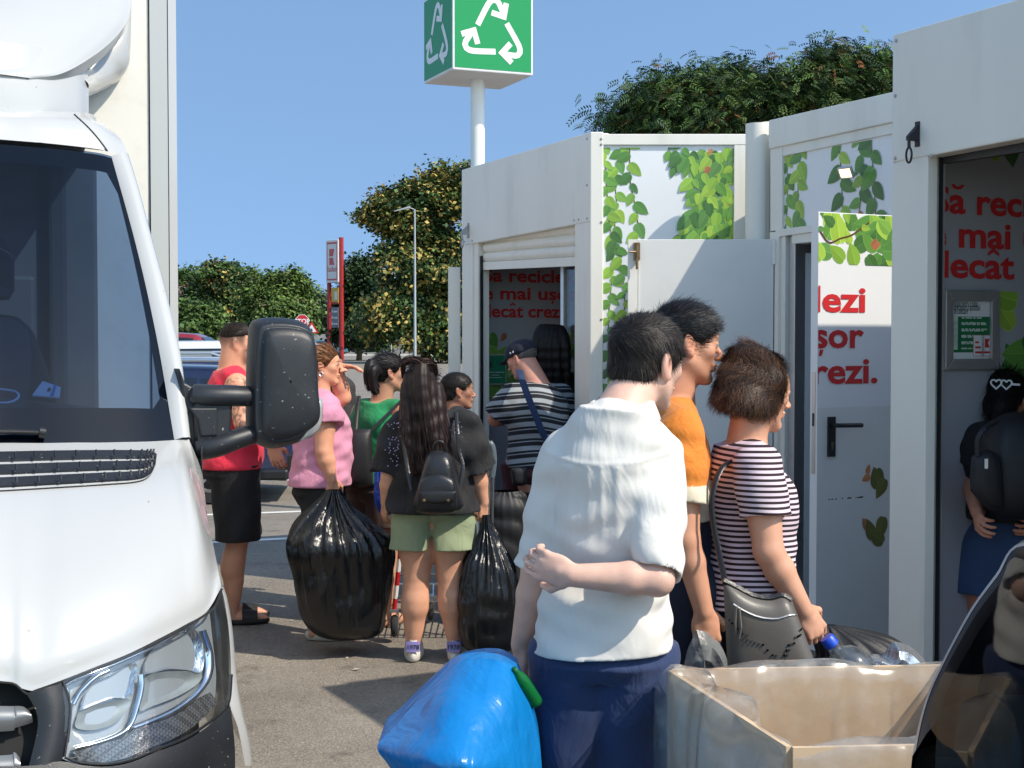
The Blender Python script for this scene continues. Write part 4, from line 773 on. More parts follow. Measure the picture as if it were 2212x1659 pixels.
# grille
M_GRBAR = mat('grille_bar', (.20, .21, .22), .35, metal=.5)
mb = MB(); gr = [[(s, tf(s, z) + .06, z) for s in np.linspace(-.7, .7, 30)] for z in np.linspace(.48, .92, 8)]; mb.grid(gr, M_GAP); mb.build('grille', truck)
mb = MB(); mb.grid(pxpatch(fascia, c3((-800, 1255), (0, 1272), (100, 1272), (150, 1276), (185, 1300)), c3((-800, 1440), (0, 1432), (100, 1408), (180, 1385), (212, 1372)), 6, 24, -.02, .015), M_GRBAR)
mb.grid(pxpatch(fascia, c3((-800, 1590), (0, 1580), (90, 1560), (125, 1590)), c3((-800, 1760), (0, 1740), (90, 1720), (135, 1690)), 6, 24, -.02, .015), M_GRBAR); mb.build('grille_bar', truck, smooth=True)
mb = MB(); mb.grid(pxpatch(fascia, c3((165, 1200), (215, 1290), (235, 1380), (215, 1500), (170, 1680)), c3((392, 1130), (420, 1250), (418, 1400), (392, 1580), (350, 1690)), 8, 24, .0, .012), M_PLAS); mb.build('grille_surround', truck, smooth=True)
# wiper
mb = MB(); p0, p1, p2 = [screen.hit(x, y, .02) for x, y in ((-60, 938), (30, 939), (86, 941))]; mb.tube([p0, p1, p2], .013, M_PLASD, 8, flat=.6); mb.tube([screen.hit(84, 941, .02), screen.hit(97, 943, .02)], .018, M_BLACK, 10); mb.build('wiper', truck, auto=50)
# mirror
m5 = lambda *pp: [((700 + x * .482) * .54, (1200 + y * .482) * .54) for x, y in pp]
out = m5((655, 168), (720, 150), (820, 144), (920, 150), (1030, 172), (1105, 220), (1142, 300), (1155, 450), (1164, 620), (1172, 790), (1190, 960), (1170, 1070), (1080, 1150), (950, 1205), (830, 1232), (740, 1222), (670, 1190), (625, 1150), (606, 1040), (604, 850), (608, 600), (618, 380), (632, 220))
mt = 1.16; O_ = [tpl(x, y, t=mt) for x, y in out]; O_ = [Vector(p) for p in spline([tuple(p) for p in O_ + [O_[0]]], 73)[:-1]]; cen_ = sum(O_, Vector()) / len(O_)
def ring(sc, dt, dx=0., dz=0.): return [Vector((cen_.x + dx + (p.x - cen_.x) * sc, mt + dt, cen_.z + dz + (p.z - cen_.z) * sc)) for p in O_]
mb = MB(); mb.grid([ring(.55, .075), ring(.93, .075), ring(.985, .06), ring(1, .03), ring(1, 0), ring(.985, -.03), ring(.95, -.055), ring(.90, -.075), ring(.865, -.083), ring(.845, -.080, .006), ring(.825, -.087, .010), ring(.80, -.096, .012), ring(.70, -.104, .012), ring(.45, -.110, .012), ring(.02, -.112, .012)], M_PLAS, closed=True); mir = mb.build('wing_mirror', truck, smooth=True)
mb = MB(); mb.grid([ring(.9, .078), ring(.02, .0785)], M_CHROME, closed=True); mb.build('mirror_glass', mir)
ind = [tpl(x, y, t=mt - .075) for x, y in m5((1172, 800), (1228, 825), (1229, 900), (1222, 1000), (1198, 1080), (1130, 1140), (1040, 1172), (1075, 1110), (1130, 1020), (1160, 900))]
mb = MB(); ic = sum(ind, Vector()) / len(ind); mb.grid([[Vector((p.x, p.y + .05, p.z)) for p in ind], ind, [ic + (p - ic) * .75 + Vector((0, -.012, 0)) for p in ind], [ic + (p - ic) * .02 + Vector((0, -.015, 0)) for p in ind]], mat('indicator_lens', (.42, .42, .41), .15, metal=.3, coat=.6, var=.2, vscale=40, stretch=(1, 1, .2)), closed=True); mb.build('indicator', mir, smooth=True)
def arm(pxs, t, r0, flat=.7):
    P = [tpl(x, y, t=t_) for (x, y), t_ in zip(m5(*pxs), t)]; return [tuple(p) for p in spline([tuple(p) for p in P], 16)], r0
mb = MB(); P, r0 = arm([(150, 790), (300, 795), (480, 795), (640, 800)], [1.14, 1.12, 1.12, 1.14], .048); mb.tube(P, [.048 - .006 * (i / 15) for i in range(16)], M_PLAS, 14, flat=.8)
P, r0 = arm([(180, 1230), (330, 1215), (480, 1165), (660, 1108)], [1.14, 1.12, 1.12, 1.14], .05); mb.tube(P, [.050 - .010 * (i / 15) for i in range(16)], M_PLAS, 14, flat=.8)
pl_ = [tpl(x, y, t=1.10) for x, y in m5((200, 760), (470, 780), (478, 890), (470, 1060), (478, 1190), (230, 1290), (170, 1200), (150, 900))]; n8 = len(pl_)
mb.add([*pl_, *[p + Vector((0, .07, 0)) for p in pl_]], [tuple(range(n8)), tuple(range(2 * n8 - 1, n8 - 1, -1))] + [(i, n8 + i, n8 + (i + 1) % n8, (i + 1) % n8) for i in range(n8)], M_PLAS); mb.build('mirror_arm', truck, auto=45, bevel=.012)
mb = MB(); pl_ = [tpl(x, y, t=1.092) for x, y in m5((120, 895), (350, 895), (355, 1130), (215, 1135), (190, 1000))]; n8 = len(pl_); mb.add([*pl_, *[p + Vector((0, .03, 0)) for p in pl_]], [tuple(range(n8)), tuple(range(2 * n8 - 1, n8 - 1, -1))] + [(i, n8 + i, n8 + (i + 1) % n8, (i + 1) % n8) for i in range(n8)], M_PLAS); mb.build('arm_cover', truck, bevel=.006)
pl_ = [tpl(x, y, t=t) for (x, y), t in zip(m5((40, 560), (90, 690), (160, 730), (205, 800), (225, 900), (230, 1100), (225, 1300), (205, 1500), (165, 1440), (110, 1100), (60, 800)), (1.12,) * 11)]
mb = MB(); n8 = len(pl_); mb.add([*pl_, *[p + Vector((-.03, .12, 0)) for p in pl_]], [tuple(range(n8)), tuple(range(2 * n8 - 1, n8 - 1, -1))] + [(i, n8 + i, n8 + (i + 1) % n8, (i + 1) % n8) for i in range(n8)], M_PLAS); mb.build('mirror_base', truck, bevel=.012)
# cab inside
mb = MB(); mb.grid(surf([[(-.88, .98, 1.375), (0, .95, 1.38), (.88, 1.02, 1.375)], [(-.88, 1.2, 1.42), (0, 1.15, 1.45), (.88, 1.2, 1.40)], [(-.88, 1.42, 1.47), (0, 1.4, 1.53), (.88, 1.42, 1.44)], [(-.88, 1.5, 1.2), (0, 1.5, 1.2), (.88, 1.5, 1.2)]], 14, 24), mat('dashboard', (.05, .055, .06), .55, bump=.15, bscale=300)); mb.build('dashboard', truck, smooth=True)
mb = MB(); mb.box(-.93, .93, 2.42, 2.46, .6, 1.4, M_TRIM); mb.box(-.74, .74, 2.42, 2.46, 1.4, 2.4, M_TRIM); mb.box(.55, .62, 2.36, 2.42, .6, 2.38, M_SEAT); mb.box(.02, .5, 2.39, 2.42, 1.25, 1.95, M_TRIM); mb.box(-.95, .95, 1.0, 2.42, .55, .6, M_SEAT); mb.box(-.68, .68, 1.95, 2.45, 2.40, 2.43, M_TRIM); mb.build('cab_wall', truck, bevel=.02)
sb = MB(); sb.grid(surf([[(.0, 1.98, 1.0), (.02, 1.86, 1.0), (.28, 1.83, 1.0), (.56, 1.86, 1.0), (.6, 1.98, 1.0)], [(.0, 2.0, 1.4), (.03, 1.9, 1.4), (.28, 1.87, 1.4), (.55, 1.9, 1.4), (.58, 2.0, 1.4)], [(.06, 2.05, 1.72), (.1, 1.97, 1.70), (.28, 1.94, 1.72), (.46, 1.97, 1.70), (.5, 2.05, 1.70)], [(.12, 2.1, 1.78), (.16, 2.1, 1.79), (.28, 2.1, 1.8), (.4, 2.1, 1.79), (.44, 2.1, 1.78)]], 16, 20), M_SEAT); sb.build('seat', truck, smooth=True, solid=.1)
hb = MB(); hb.grid([[(.29 + .135 * math.cos(a) * k, 2.02 + .05 * math.sin(a) * k, z) for a in np.linspace(0, 2 * math.pi, 17)[:-1]] for z, k in ((1.84, .3), (1.845, .85), (1.88, 1), (1.98, 1.0), (2.04, .9), (2.075, .65), (2.08, .05))], M_SEAT, closed=True); hb.build('headrest', truck, smooth=True)
mb = MB(); q4 = [tpl(x, y, t=1.20 + (858 - y) * .004) for x, y in ((70, 853), (92, 823), (131, 836), (129, 858))]; mb.add([*q4, *[p - Vector((0, 0, .004)) for p in q4]], [(0, 1, 2, 3), (0, 4, 5, 1), (1, 5, 6, 2), (2, 6, 7, 3), (3, 7, 4, 0)], mat('white_card', (.75, .76, .76), .5)); o1 = mb.build('dash_card', truck)
mb = MB(); f_ = lambda a, b: q4[0] * (1 - a) * (1 - b) + q4[3] * a * (1 - b) + q4[2] * a * b + q4[1] * (1 - a) * b + Vector((0, 0, .0015)); mb.add([f_(.64, 0), f_(.78, 0), f_(.78, 1), f_(.64, 1)], [(0, 1, 2, 3)], mat('card_blue', (.02, .25, .55), .5)); mb.add([f_(.45, .35), f_(.58, .35), f_(.58, .65), f_(.45, .65)], [(0, 1, 2, 3)], M_BLACK); mb.build('card_print', o1)
mb = MB(); mb.tube([tuple(p) for p in spline([tuple(tpl(x, y, t=1.2 + (870 - y) * .003)) for x, y in ((-40, 862), (0, 870), (25, 868), (40, 858), (35, 847), (10, 842), (-30, 838))], 24)], .004, M_PAPER, 6); mb.build('charging_cable', truck)
# wheels
for s in (-.82, .82):
    for t in (.95, 5.0):
        mb = MB(); Mw = frame((s, t, .35), (0, 1, 0), (0, 0, 1), (1, 0, 0)); mb.lathe([(.2, -.1), (.31, -.11), (.35, -.07), (.35, .07), (.31, .11), (.2, .1)], M_RUB, 32, Mw); w_ = mb.build('wheel', truck, auto=40)
        mb = MB(); mb.lathe([(.21, -.08), (.2, -.02), (.06, .02), (.01, .03)], M_RIM, 24, Mw); mb.lathe([(.21, .08), (.2, .02), (.06, -.02), (.01, -.03)], M_RIM, 24, Mw); mb.build('rim', w_, auto=40)
# ---------------------------------------------------------------- trees
M_LEAVES = mat('tree_leaves', rough=.6, attr='Col', spec=.2)
M_BARK = mat('bark', (.10, .075, .055), .9, var=.3, vscale=6, bump=.6, bscale=12)
def tree(name, label, base, blobs, nleaf, leaf, cols, seed, trunk_r=.25, group=None, tips=None, frond=False, dense=.62):
    """blobs: (x,y,z,rx,ry,rz) crown lobes in world space around base; leaves sit in clumps through the lobes' shells"""
    r = np.random.default_rng(seed); root = empty(name, base, 0, label, 'tree', group); B0 = np.array(base); bl = np.array(blobs, float); bl[:, :3] -= B0
    mb = MB(); top = bl[:, :3].mean(0); mb.tube([(0, 0, -.1), (top[0] * .3, top[1] * .3, top[2] * .35), (top[0] * .8, top[1] * .8, top[2] * .8)], [trunk_r, trunk_r * .75, trunk_r * .35], M_BARK, 9)
    for b in bl:
        s_ = np.array([top[0] * .4, top[1] * .4, top[2] * r.uniform(.35, .6)]); m_ = s_ * .5 + b[:3] * .5 + r.normal(size=3) * .2 + np.array([0, 0, .15 * b[5]])
        mb.tube([tuple(p) for p in spline([s_, m_, b[:3] + np.array([0, 0, b[5] * .4])], 7)], [trunk_r * .4 * (1 - i / 7.5) + .01 for i in range(7)], M_BARK, 6)
    mb.build('trunk', root, smooth=True)
    vol = bl[:, 3] * bl[:, 4] + bl[:, 3] * bl[:, 5]; pr = vol / vol.sum(); ncl = max(40, nleaf // 38)
    k = r.choice(len(bl), ncl, p=pr); d = r.normal(size=(ncl, 3)); d /= np.linalg.norm(d, axis=1)[:, None]; rad = dense + (1 - dense) * r.random(ncl) ** .5; rad *= np.where(r.random(ncl) < .14, r.uniform(1.08, 1.26, ncl), r.uniform(.82, 1.06, ncl))
    cl = bl[k, :3] + d * bl[k, 3:6] * rad[:, None]; tone = r.uniform(.45, 1.35, ncl); hue = r.integers(0, len(cols), ncl); tipc = (r.random(ncl) < (tips[0] if tips else 0)) & (rad > .75)
    m = nleaf // ncl + 1; gz_ = noise_fn(seed + 9, 2.6 / bl[:, 3].mean())(cl[:, 0], cl[:, 1], cl[:, 2]); keep = np.nonzero((gz_ > np.quantile(gz_, .15)) | (rad < .7))[0]; ncl = len(keep); cl, tone, hue, tipc = cl[keep], tone[keep], hue[keep], tipc[keep]; kk = np.repeat(np.arange(ncl), m); n = len(kk); csz = leaf * 2.4
    c = cl[kk] + r.normal(size=(n, 3)) * csz * np.array([1, 1, .7]) * .55
    out = c - top * np.array([1, 1, .75]); out /= np.linalg.norm(out, axis=1)[:, None] + 1e-9
    nn = out * .5 + r.normal(size=(n, 3)) * .55 + np.array([0, 0, .55]); nn /= np.linalg.norm(nn, axis=1)[:, None]
    ax = r.normal(size=(n, 3)) + out * .8 - np.array([0, 0, .35]); ax -= nn * (ax * nn).sum(1)[:, None]; ax /= np.linalg.norm(ax, axis=1)[:, None]; sd = np.cross(nn, ax)
    L = leaf * r.uniform(.6, 1.3, n)[:, None]; colr = np.array(cols)[hue[kk]] * (tone[kk] * r.uniform(.8, 1.2, n))[:, None]
    if tips is not None:
        t_ = tipc[kk] & (r.random(n) < .75); colr[t_] = np.array(tips[1])[r.integers(0, len(tips[1]), t_.sum())] * r.uniform(.7, 1.2, t_.sum())[:, None]
    if not frond:
        w = L * r.uniform(.32, .5, n)[:, None]; P = np.stack([c, c + ax * L * .5 + sd * w + nn * L * .06, c + ax * L, c + ax * L * .5 - sd * w + nn * L * .06], 1).reshape(-1, 3); F = np.arange(n * 4).reshape(-1, 4); C = np.repeat(colr, 4, 0)
    else:
        Ps, Cs = [], []; nl = 5
        for i in range(nl):
            t = .15 + .8 * i / (nl - 1); o = c + ax * L * t - np.array([0, 0, 1]) * (L * t ** 2 * .35)
            for sg in (1, -1):
                q = sd * sg * .9 + ax * .45 - np.array([0, 0, .35]); q /= np.linalg.norm(q, axis=1)[:, None]; l2 = L * .42 * (1 - .35 * abs(t - .45)); ww = np.cross(q, nn) * l2 * .17
                Ps.append(np.stack([o, o + q * l2 * .5 + ww, o + q * l2, o + q * l2 * .5 - ww], 1)); Cs.append(colr * r.uniform(.85, 1.15, n)[:, None])
        P = np.concatenate(Ps).reshape(-1, 3); F = np.arange(len(P)).reshape(-1, 4); C = np.repeat(np.concatenate(Cs), 4, 0)
    link('crown', fast_mesh('crown', P, F, [M_LEAVES], smooth=False, col=C), root); return root
def lobes(pts, Y, depth=1.0):
    """(x, y, rx, ry) on the photo -> lobes at distance Y"""
    s_ = Y / FPX; out = []
    for i, (x, y, rx, ry) in enumerate(pts): p = at(x, y, Y + ((i * 7) % 5 - 2) * rx * s_ * .25); out.append((p.x, p.y, p.z, rx * s_, rx * s_ * depth, ry * s_))
    return out
G1 = [(.085, .145, .036), (.110, .172, .042), (.060, .115, .036)]; G2 = [(.115, .180, .040), (.145, .205, .050), (.095, .150, .038)]; G3 = [(.040, .075, .028), (.052, .095, .032), (.032, .062, .028)]; YEL = [(.46, .34, .09), (.40, .28, .08), (.34, .30, .09)]; ORG = [(.22, .085, .035), (.18, .10, .04)]
def gb(x, Y): p = at(x, 733, Y); return (p.x, p.y, 0)
bt_ = [(905, 450, 62, 62), (860, 470, 60, 40), (955, 420, 58, 58), (985, 480, 60, 90), (930, 560, 80, 70), (870, 580, 62, 60), (820, 470, 34, 18), (840, 440, 40, 26), (990, 620, 75, 80), (905, 660, 80, 75), (850, 690, 70, 60), (960, 720, 80, 55), (800, 468, 26, 11), (1010, 390, 34, 30)]
tree('broadleaf_tree', 'tall dark tree with yellow seed clusters behind the thin lamp post', gb(920, 100), lobes(bt_, 100), 80000, .30, G1 + G3, 1, .4, tips=(.42, YEL))
tree('broadleaf_tree', 'dark shaded bushy tree right of the red and white sign totem', gb(775, 112), lobes([(775, 600, 38, 40), (770, 660, 44, 45), (800, 700, 55, 48), (760, 720, 40, 28), (815, 640, 40, 50)], 112), 28000, .30, G3, 2, .25)
tree('broadleaf_tree', 'round dark green tree dotted with orange seed heads, left of the totem', gb(478, 135), lobes([(470, 612, 48, 38), (440, 640, 40, 40), (515, 640, 45, 46), (480, 665, 62, 45), (520, 690, 40, 38), (440, 690, 38, 30), (497, 594, 26, 18)], 135), 40000, .34, G1 + G3, 3, .3, tips=(.17, YEL + ORG))
tree('broadleaf_tree', 'light green leafy tree behind the mirror, spiky upright shoots on top', gb(600, 128), lobes([(560, 640, 36, 45), (600, 635, 42, 42), (635, 640, 34, 42), (610, 680, 60, 40), (560, 700, 40, 30), (650, 690, 30, 36), (545, 608, 18, 22), (590, 603, 14, 22), (632, 606, 14, 24), (654, 628, 14, 22)], 128), 42000, .32, G2 + G1, 4, .28, tips=(.08, [(.11, .10, .05)]))
tree('leafy_bush', 'low dense green bush against the truck box edge', gb(420, 110), lobes([(405, 690, 34, 36), (435, 705, 36, 28), (400, 720, 30, 20), (450, 690, 18, 22)], 110), 11000, .36, G1, 5, .12)
tree('broadleaf_tree', 'pale green distant tree just left of the totem', gb(692, 190), lobes([(690, 665, 30, 26), (680, 690, 26, 26), (705, 700, 26, 30)], 190), 6000, .6, [(.08, .12, .05), (.06, .10, .045)], 6, .2)
tree('broadleaf_tree', 'small green tree top behind the house gable at the truck box edge', gb(398, 150), lobes([(396, 606, 24, 20), (392, 628, 24, 16)], 150), 3500, .5, G1, 8, .2)
rt_ = [(1412, 212, 50, 36), (1475, 205, 50, 30), (1352, 258, 42, 20), (1560, 190, 52, 40), (1620, 205, 70, 42), (1700, 210, 70, 42), (1520, 240, 90, 40), (1640, 260, 90, 40), (1760, 195, 70, 48), (1830, 160, 62, 42), (1890, 170, 60, 50), (1850, 225, 80, 50), (1940, 200, 60, 70), (1450, 268, 80, 26), (1590, 165, 22, 16), (1322, 268, 18, 8), (1800, 125, 26, 12)]
tree('broadleaf_tree', 'wide dark crown with feathery fronds rising behind the kiosk roofs', gb(1640, 26), lobes([(x + (1640 - x) * .06, y + 8, rx * .82, ry * .85) for x, y, rx, ry in rt_], 26), 42000, .21, G3 + G1, 7, .3, tips=(.13, ORG), frond=True, dense=.6)
hd = [(x, 742 + (i * 13) % 9, 26, 15) for i, x in enumerate(range(660, 1010, 16))]
# ---------------------------------------------------------------- house, wall, poles, signs
h = empty('house', label='pale rendered house gable at the truck box edge, half behind trees', cat='house'); Yh = 142; M_REND = mat('render_wall', (.42, .39, .36), .9, var=.1); M_ROOFT = mat('roof_tile', (.16, .10, .08), .85, var=.2)
p0, p1, pr_ = at(345, 735, Yh), at(416, 700, Yh), at(372, 618, Yh)
mb = MB(); Mh = frame((0, Yh + 6, 0), (1, 0, 0), (0, 0, 1), (0, -1, 0)); zr = at(416, 668, Yh).z; mb.prism([(p0.x, 0), (p1.x, 0), (p1.x, zr), (pr_.x, pr_.z), (p0.x - 1, zr)], 0, 6, M_REND, Mh); mb.build('wall', h)
mb = MB(); mb.prism([(p1.x + .3, zr - .1), (p1.x + .3, zr + .15), (pr_.x, pr_.z + .3), (pr_.x, pr_.z + .05)], -.2, 6.2, M_ROOFT, Mh); mb.prism([(p0.x - 1.2, zr - .1), (pr_.x, pr_.z + .05), (pr_.x, pr_.z + .3), (p0.x - 1.2, zr + .15)], -.2, 6.2, M_ROOFT, Mh); mb.build('roof', h)
mb = MB(); a, b = at(390, 676, Yh), at(399, 650, Yh); mb.box(a.x, b.x, Yh - .06, Yh - .01, a.z, b.z, M_DARK); mb.build('window', h); settle(h, (p0.x, Yh, 0))
fw_ = empty('boundary_wall', label='long grey rendered wall along the far street', cat='wall'); mb = MB(); Yw = 174; mb.box(at(380, 733, Yw).x, at(1120, 733, Yw).x, Yw, Yw + .3, 0, at(700, 722, Yw).z, mat('grey_wall', (.26, .26, .25), .9, var=.2, vscale=.6, dirt=.3, dscale=1)); mb.build('wall', fw_); settle(fw_, (0, Yw, 0))
up = empty('utility_pole', label='slim concrete utility pole carrying two wires above the stop sign', cat='pole'); Yp = 138; P = at(669, 635, Yp); mb = MB(); mb.tube([(P.x, Yp, 0), (P.x, Yp, P.z)], [.19, .13], M_CONC, 10); mb.build('pole', up, auto=40)
mb = MB()
for y0, y1 in ((630, 627), (637, 634)):
    a, b = at(330, y0 - 3, Yp), at(1000, y1, Yp); mb.tube([(a.x + (b.x - a.x) * t, Yp, a.z + (b.z - a.z) * t - 1.0 * 4 * t * (1 - t) * .3) for t in np.linspace(0, 1, 16)], .02, M_BLACK, 5)
mb.build('wire', up); settle(up, (P.x, Yp, 0))
lp = empty('street_lamp', label='tall thin galvanised street lamp before the yellow dotted tree', cat='street lamp'); Yl = 92; P = at(896, 452, Yl); mb = MB(); M_GALV = mat('lamp_galv', (.42, .44, .46), .5, metal=.4); mb.tube([(P.x, Yl, 0), (P.x, Yl, P.z * .38), (P.x, Yl, P.z)], [.105, .08, .05], M_GALV, 10); mb.build('pole', lp, auto=40)
mb = MB(); q = [at(x, y, Yl) for x, y in ((896, 453), (886, 449), (872, 453), (852, 457))]; mb.tube(q[:3], .035, M_GALV, 8); mb.add([q[1] + Vector((0, -.14, .0)), q[1] + Vector((0, .14, 0)), q[3] + Vector((0, .1, 0)), q[3] + Vector((0, -.1, 0)), q[1] + Vector((0, -.12, .12)), q[1] + Vector((0, .12, .12)), q[3] + Vector((0, .07, .05)), q[3] + Vector((0, -.07, .05))], [(3, 2, 1, 0), (4, 5, 6, 7), (0, 1, 5, 4), (1, 2, 6, 5), (2, 3, 7, 6), (3, 0, 4, 7)], M_GALV); mb.build('lamp_head', lp); settle(lp, (P.x, Yl, 0))
# totem
tt = empty('store_totem', label='red and white store sign totem with K logo above two small boards', cat='sign'); Yt = 110; M_RED = mat('sign_red', (.36, .02, .02), .4); M_SWH = mat('sign_face', (.62, .60, .60), .4); M_SRD = mat('faded_red', (.50, .09, .10), .5); a = at(704, 522, Yt); b = at(733, 612, Yt)
exT = Vector((.78, -.62, 0)).normalized(); W = (b.x - a.x) / exT.x; eyT = zv; ezT = exT.cross(zv); Mt = frame((a.x, Yt, 0), exT, zv, ezT); zt, zb = at(704, 519, Yt).z, at(706, 611, Yt).z
mb = MB(); mb.box(0, W, zb, zt, -.5, 0, M_SWH, Mt); mb.build('sign_box', tt, bevel=.03)
mb = MB(); d_ = .12
for x0, x1, z0, z1 in ((d_, W - d_, zt - .32, zt - .18), (d_, W - d_, zb + .18, zb + .30), (d_, d_ + .05, zb + .18, zt - .18), (W - d_ - .05, W - d_, zb + .18, zt - .18)): mb.box(x0, x1, z0, z1, .004, .012, M_SRD, Mt)
mb.build('border_stripe', tt)
mb = MB(); zc = zt - (zt - zb) * .40; kx, kw, kh = W * .28, W * .42, .62
for sg in (1, -1): mb.prism([(kx, zc + sg * .05), (kx, zc + sg * kh), (kx + kw, zc + sg * kh), (kx + kw * .72, zc + sg * .05)][::sg], .004, .014, M_SRD, Mt)
mb.build('letter_emblem', tt)
vs, fs = text_geo('Kaufland', 1, .01); wk = max(v[0] for v in vs); mb = MB(); mb.add([(W * .14 + v[0] / wk * W * .72, zb + .85 + v[1] * .6, .008) for v in vs], fs, M_SRD, Mt); mb.build('lettering', tt)
mb = MB(); pr = [at(736.5, 515, Yt + .3), at(711, 612, Yt + .3)]
for p, r_, z_ in ((at(737, 515, Yt - .6), .19, at(737, 514, Yt).z), (at(711, 612, Yt + .4), .17, zb + .1)): mb.tube([(p.x, p.y, 0), (p.x, p.y, z_)], r_, M_RED, 14)
mb.build('post', tt, auto=40)
M_YEL = mat('ad_yellow', (.50, .36, .06), .5); M_SLATE = mat('board_slate', (.16, .18, .20), .5)
c, d = at(716, 622, Yt), at(732, 655, Yt); mb = MB(); mb.box((c.x - a.x) / exT.x, (d.x - a.x) / exT.x, d.z, c.z, -.15, -.05, M_YEL, Mt); mb.box((c.x - a.x) / exT.x + .35, (d.x - a.x) / exT.x - .08, d.z + .25, c.z - .3, -.05, -.04, M_SWH, Mt); mb.build('advert_board', tt)
c, d = at(716, 664, Yt), at(732, 708, Yt); x0, x1 = (c.x - a.x) / exT.x, (d.x - a.x) / exT.x; mb = MB(); mb.box(x0, x1, d.z, c.z, -.15, -.05, M_SLATE, Mt); mb.box(x0, x1, c.z + .25, c.z + .4, -.15, -.05, M_RED, Mt); hb_ = mb.build('hours_board', tt)
mb = MB(); hh_ = c.z - d.z
for r_, cols_ in ((.74, ((.05, .2), (.32, .9))), (.44, ((.05, .2), (.32, .55), (.62, .9))), (.14, ((.05, .2), (.32, .55), (.62, .9)))):
    for u0, u1 in cols_: mb.box(x0 + (x1 - x0) * u0, x0 + (x1 - x0) * u1, d.z + hh_ * r_, d.z + hh_ * (r_ + (.14 if u0 < .1 else .09)), -.05, -.04, M_SWH, Mt)
mb.build('hours_print', hb_); settle(tt, (a.x, Yt, 0))
# stop sign and warning triangle
ss = empty('stop_sign', label='red octagonal stop sign peeping over the truck mirror', cat='road sign'); Ys = 72; P = at(653, 694, Ys); R_ = 15.5 * Ys / FPX; M_SR = mat('sign_red_bright', (.50, .012, .02), .4); M_SW = mat('sign_white_bright', (.75, .74, .74), .4)
Ms_ = frame(P, (1, 0, 0), (0, 0, 1), (0, -1, 0)); mb = MB(); oc = lambda r_: [(r_ * math.cos(R(22.5 + 45 * k)), r_ * math.sin(R(22.5 + 45 * k))) for k in range(8)]
mb.prism(oc(R_), 0, .03, M_SW, Ms_); mb.prism(oc(R_ * .93), .03, .034, M_SR, Ms_); vs, fs = text_geo('STOP', R_ * .95, .02, 'CENTER'); mb.add([(v[0] * .92, v[1] - R_ * .33, .037) for v in vs], fs, M_SW, Ms_); mb.build('sign_plate', ss); mb = MB(); mb.tube([(P.x, Ys + .05, 0), (P.x, Ys + .05, P.z + .1)], .03, M_GALV, 8); mb.build('pole', ss); settle(ss, (P.x, Ys, 0))
ws = empty('warning_sign', label='white warning triangle with red rim beside the mirror', cat='road sign'); P = at(673.5, 712, 74); k = 15 * 74 / FPX; Mw = frame(P, (1, 0, 0), (0, 0, 1), (0, -1, 0)); mb = MB(); tr = lambda q: [(-k * q, -k * .5 * q), (k * q, -k * .5 * q), (0, k * 1.15 * q)]
mb.prism(tr(1), 0, .03, M_SR, Mw); mb.prism(tr(.66), .03, .034, M_SW, Mw); mb.prism([(-k * .15, -k * .22), (k * .18, -k * .22), (k * .1, 0), (0, k * .25), (-k * .1, .0)], .034, .037, M_BLACK, Mw); mb.build('sign_plate', ws); mb = MB(); mb.tube([(P.x, 74.05, 0), (P.x, 74.05, P.z + .2)], .03, M_GALV, 8); mb.build('pole', ws); settle(ws, (P.x, 74, 0))
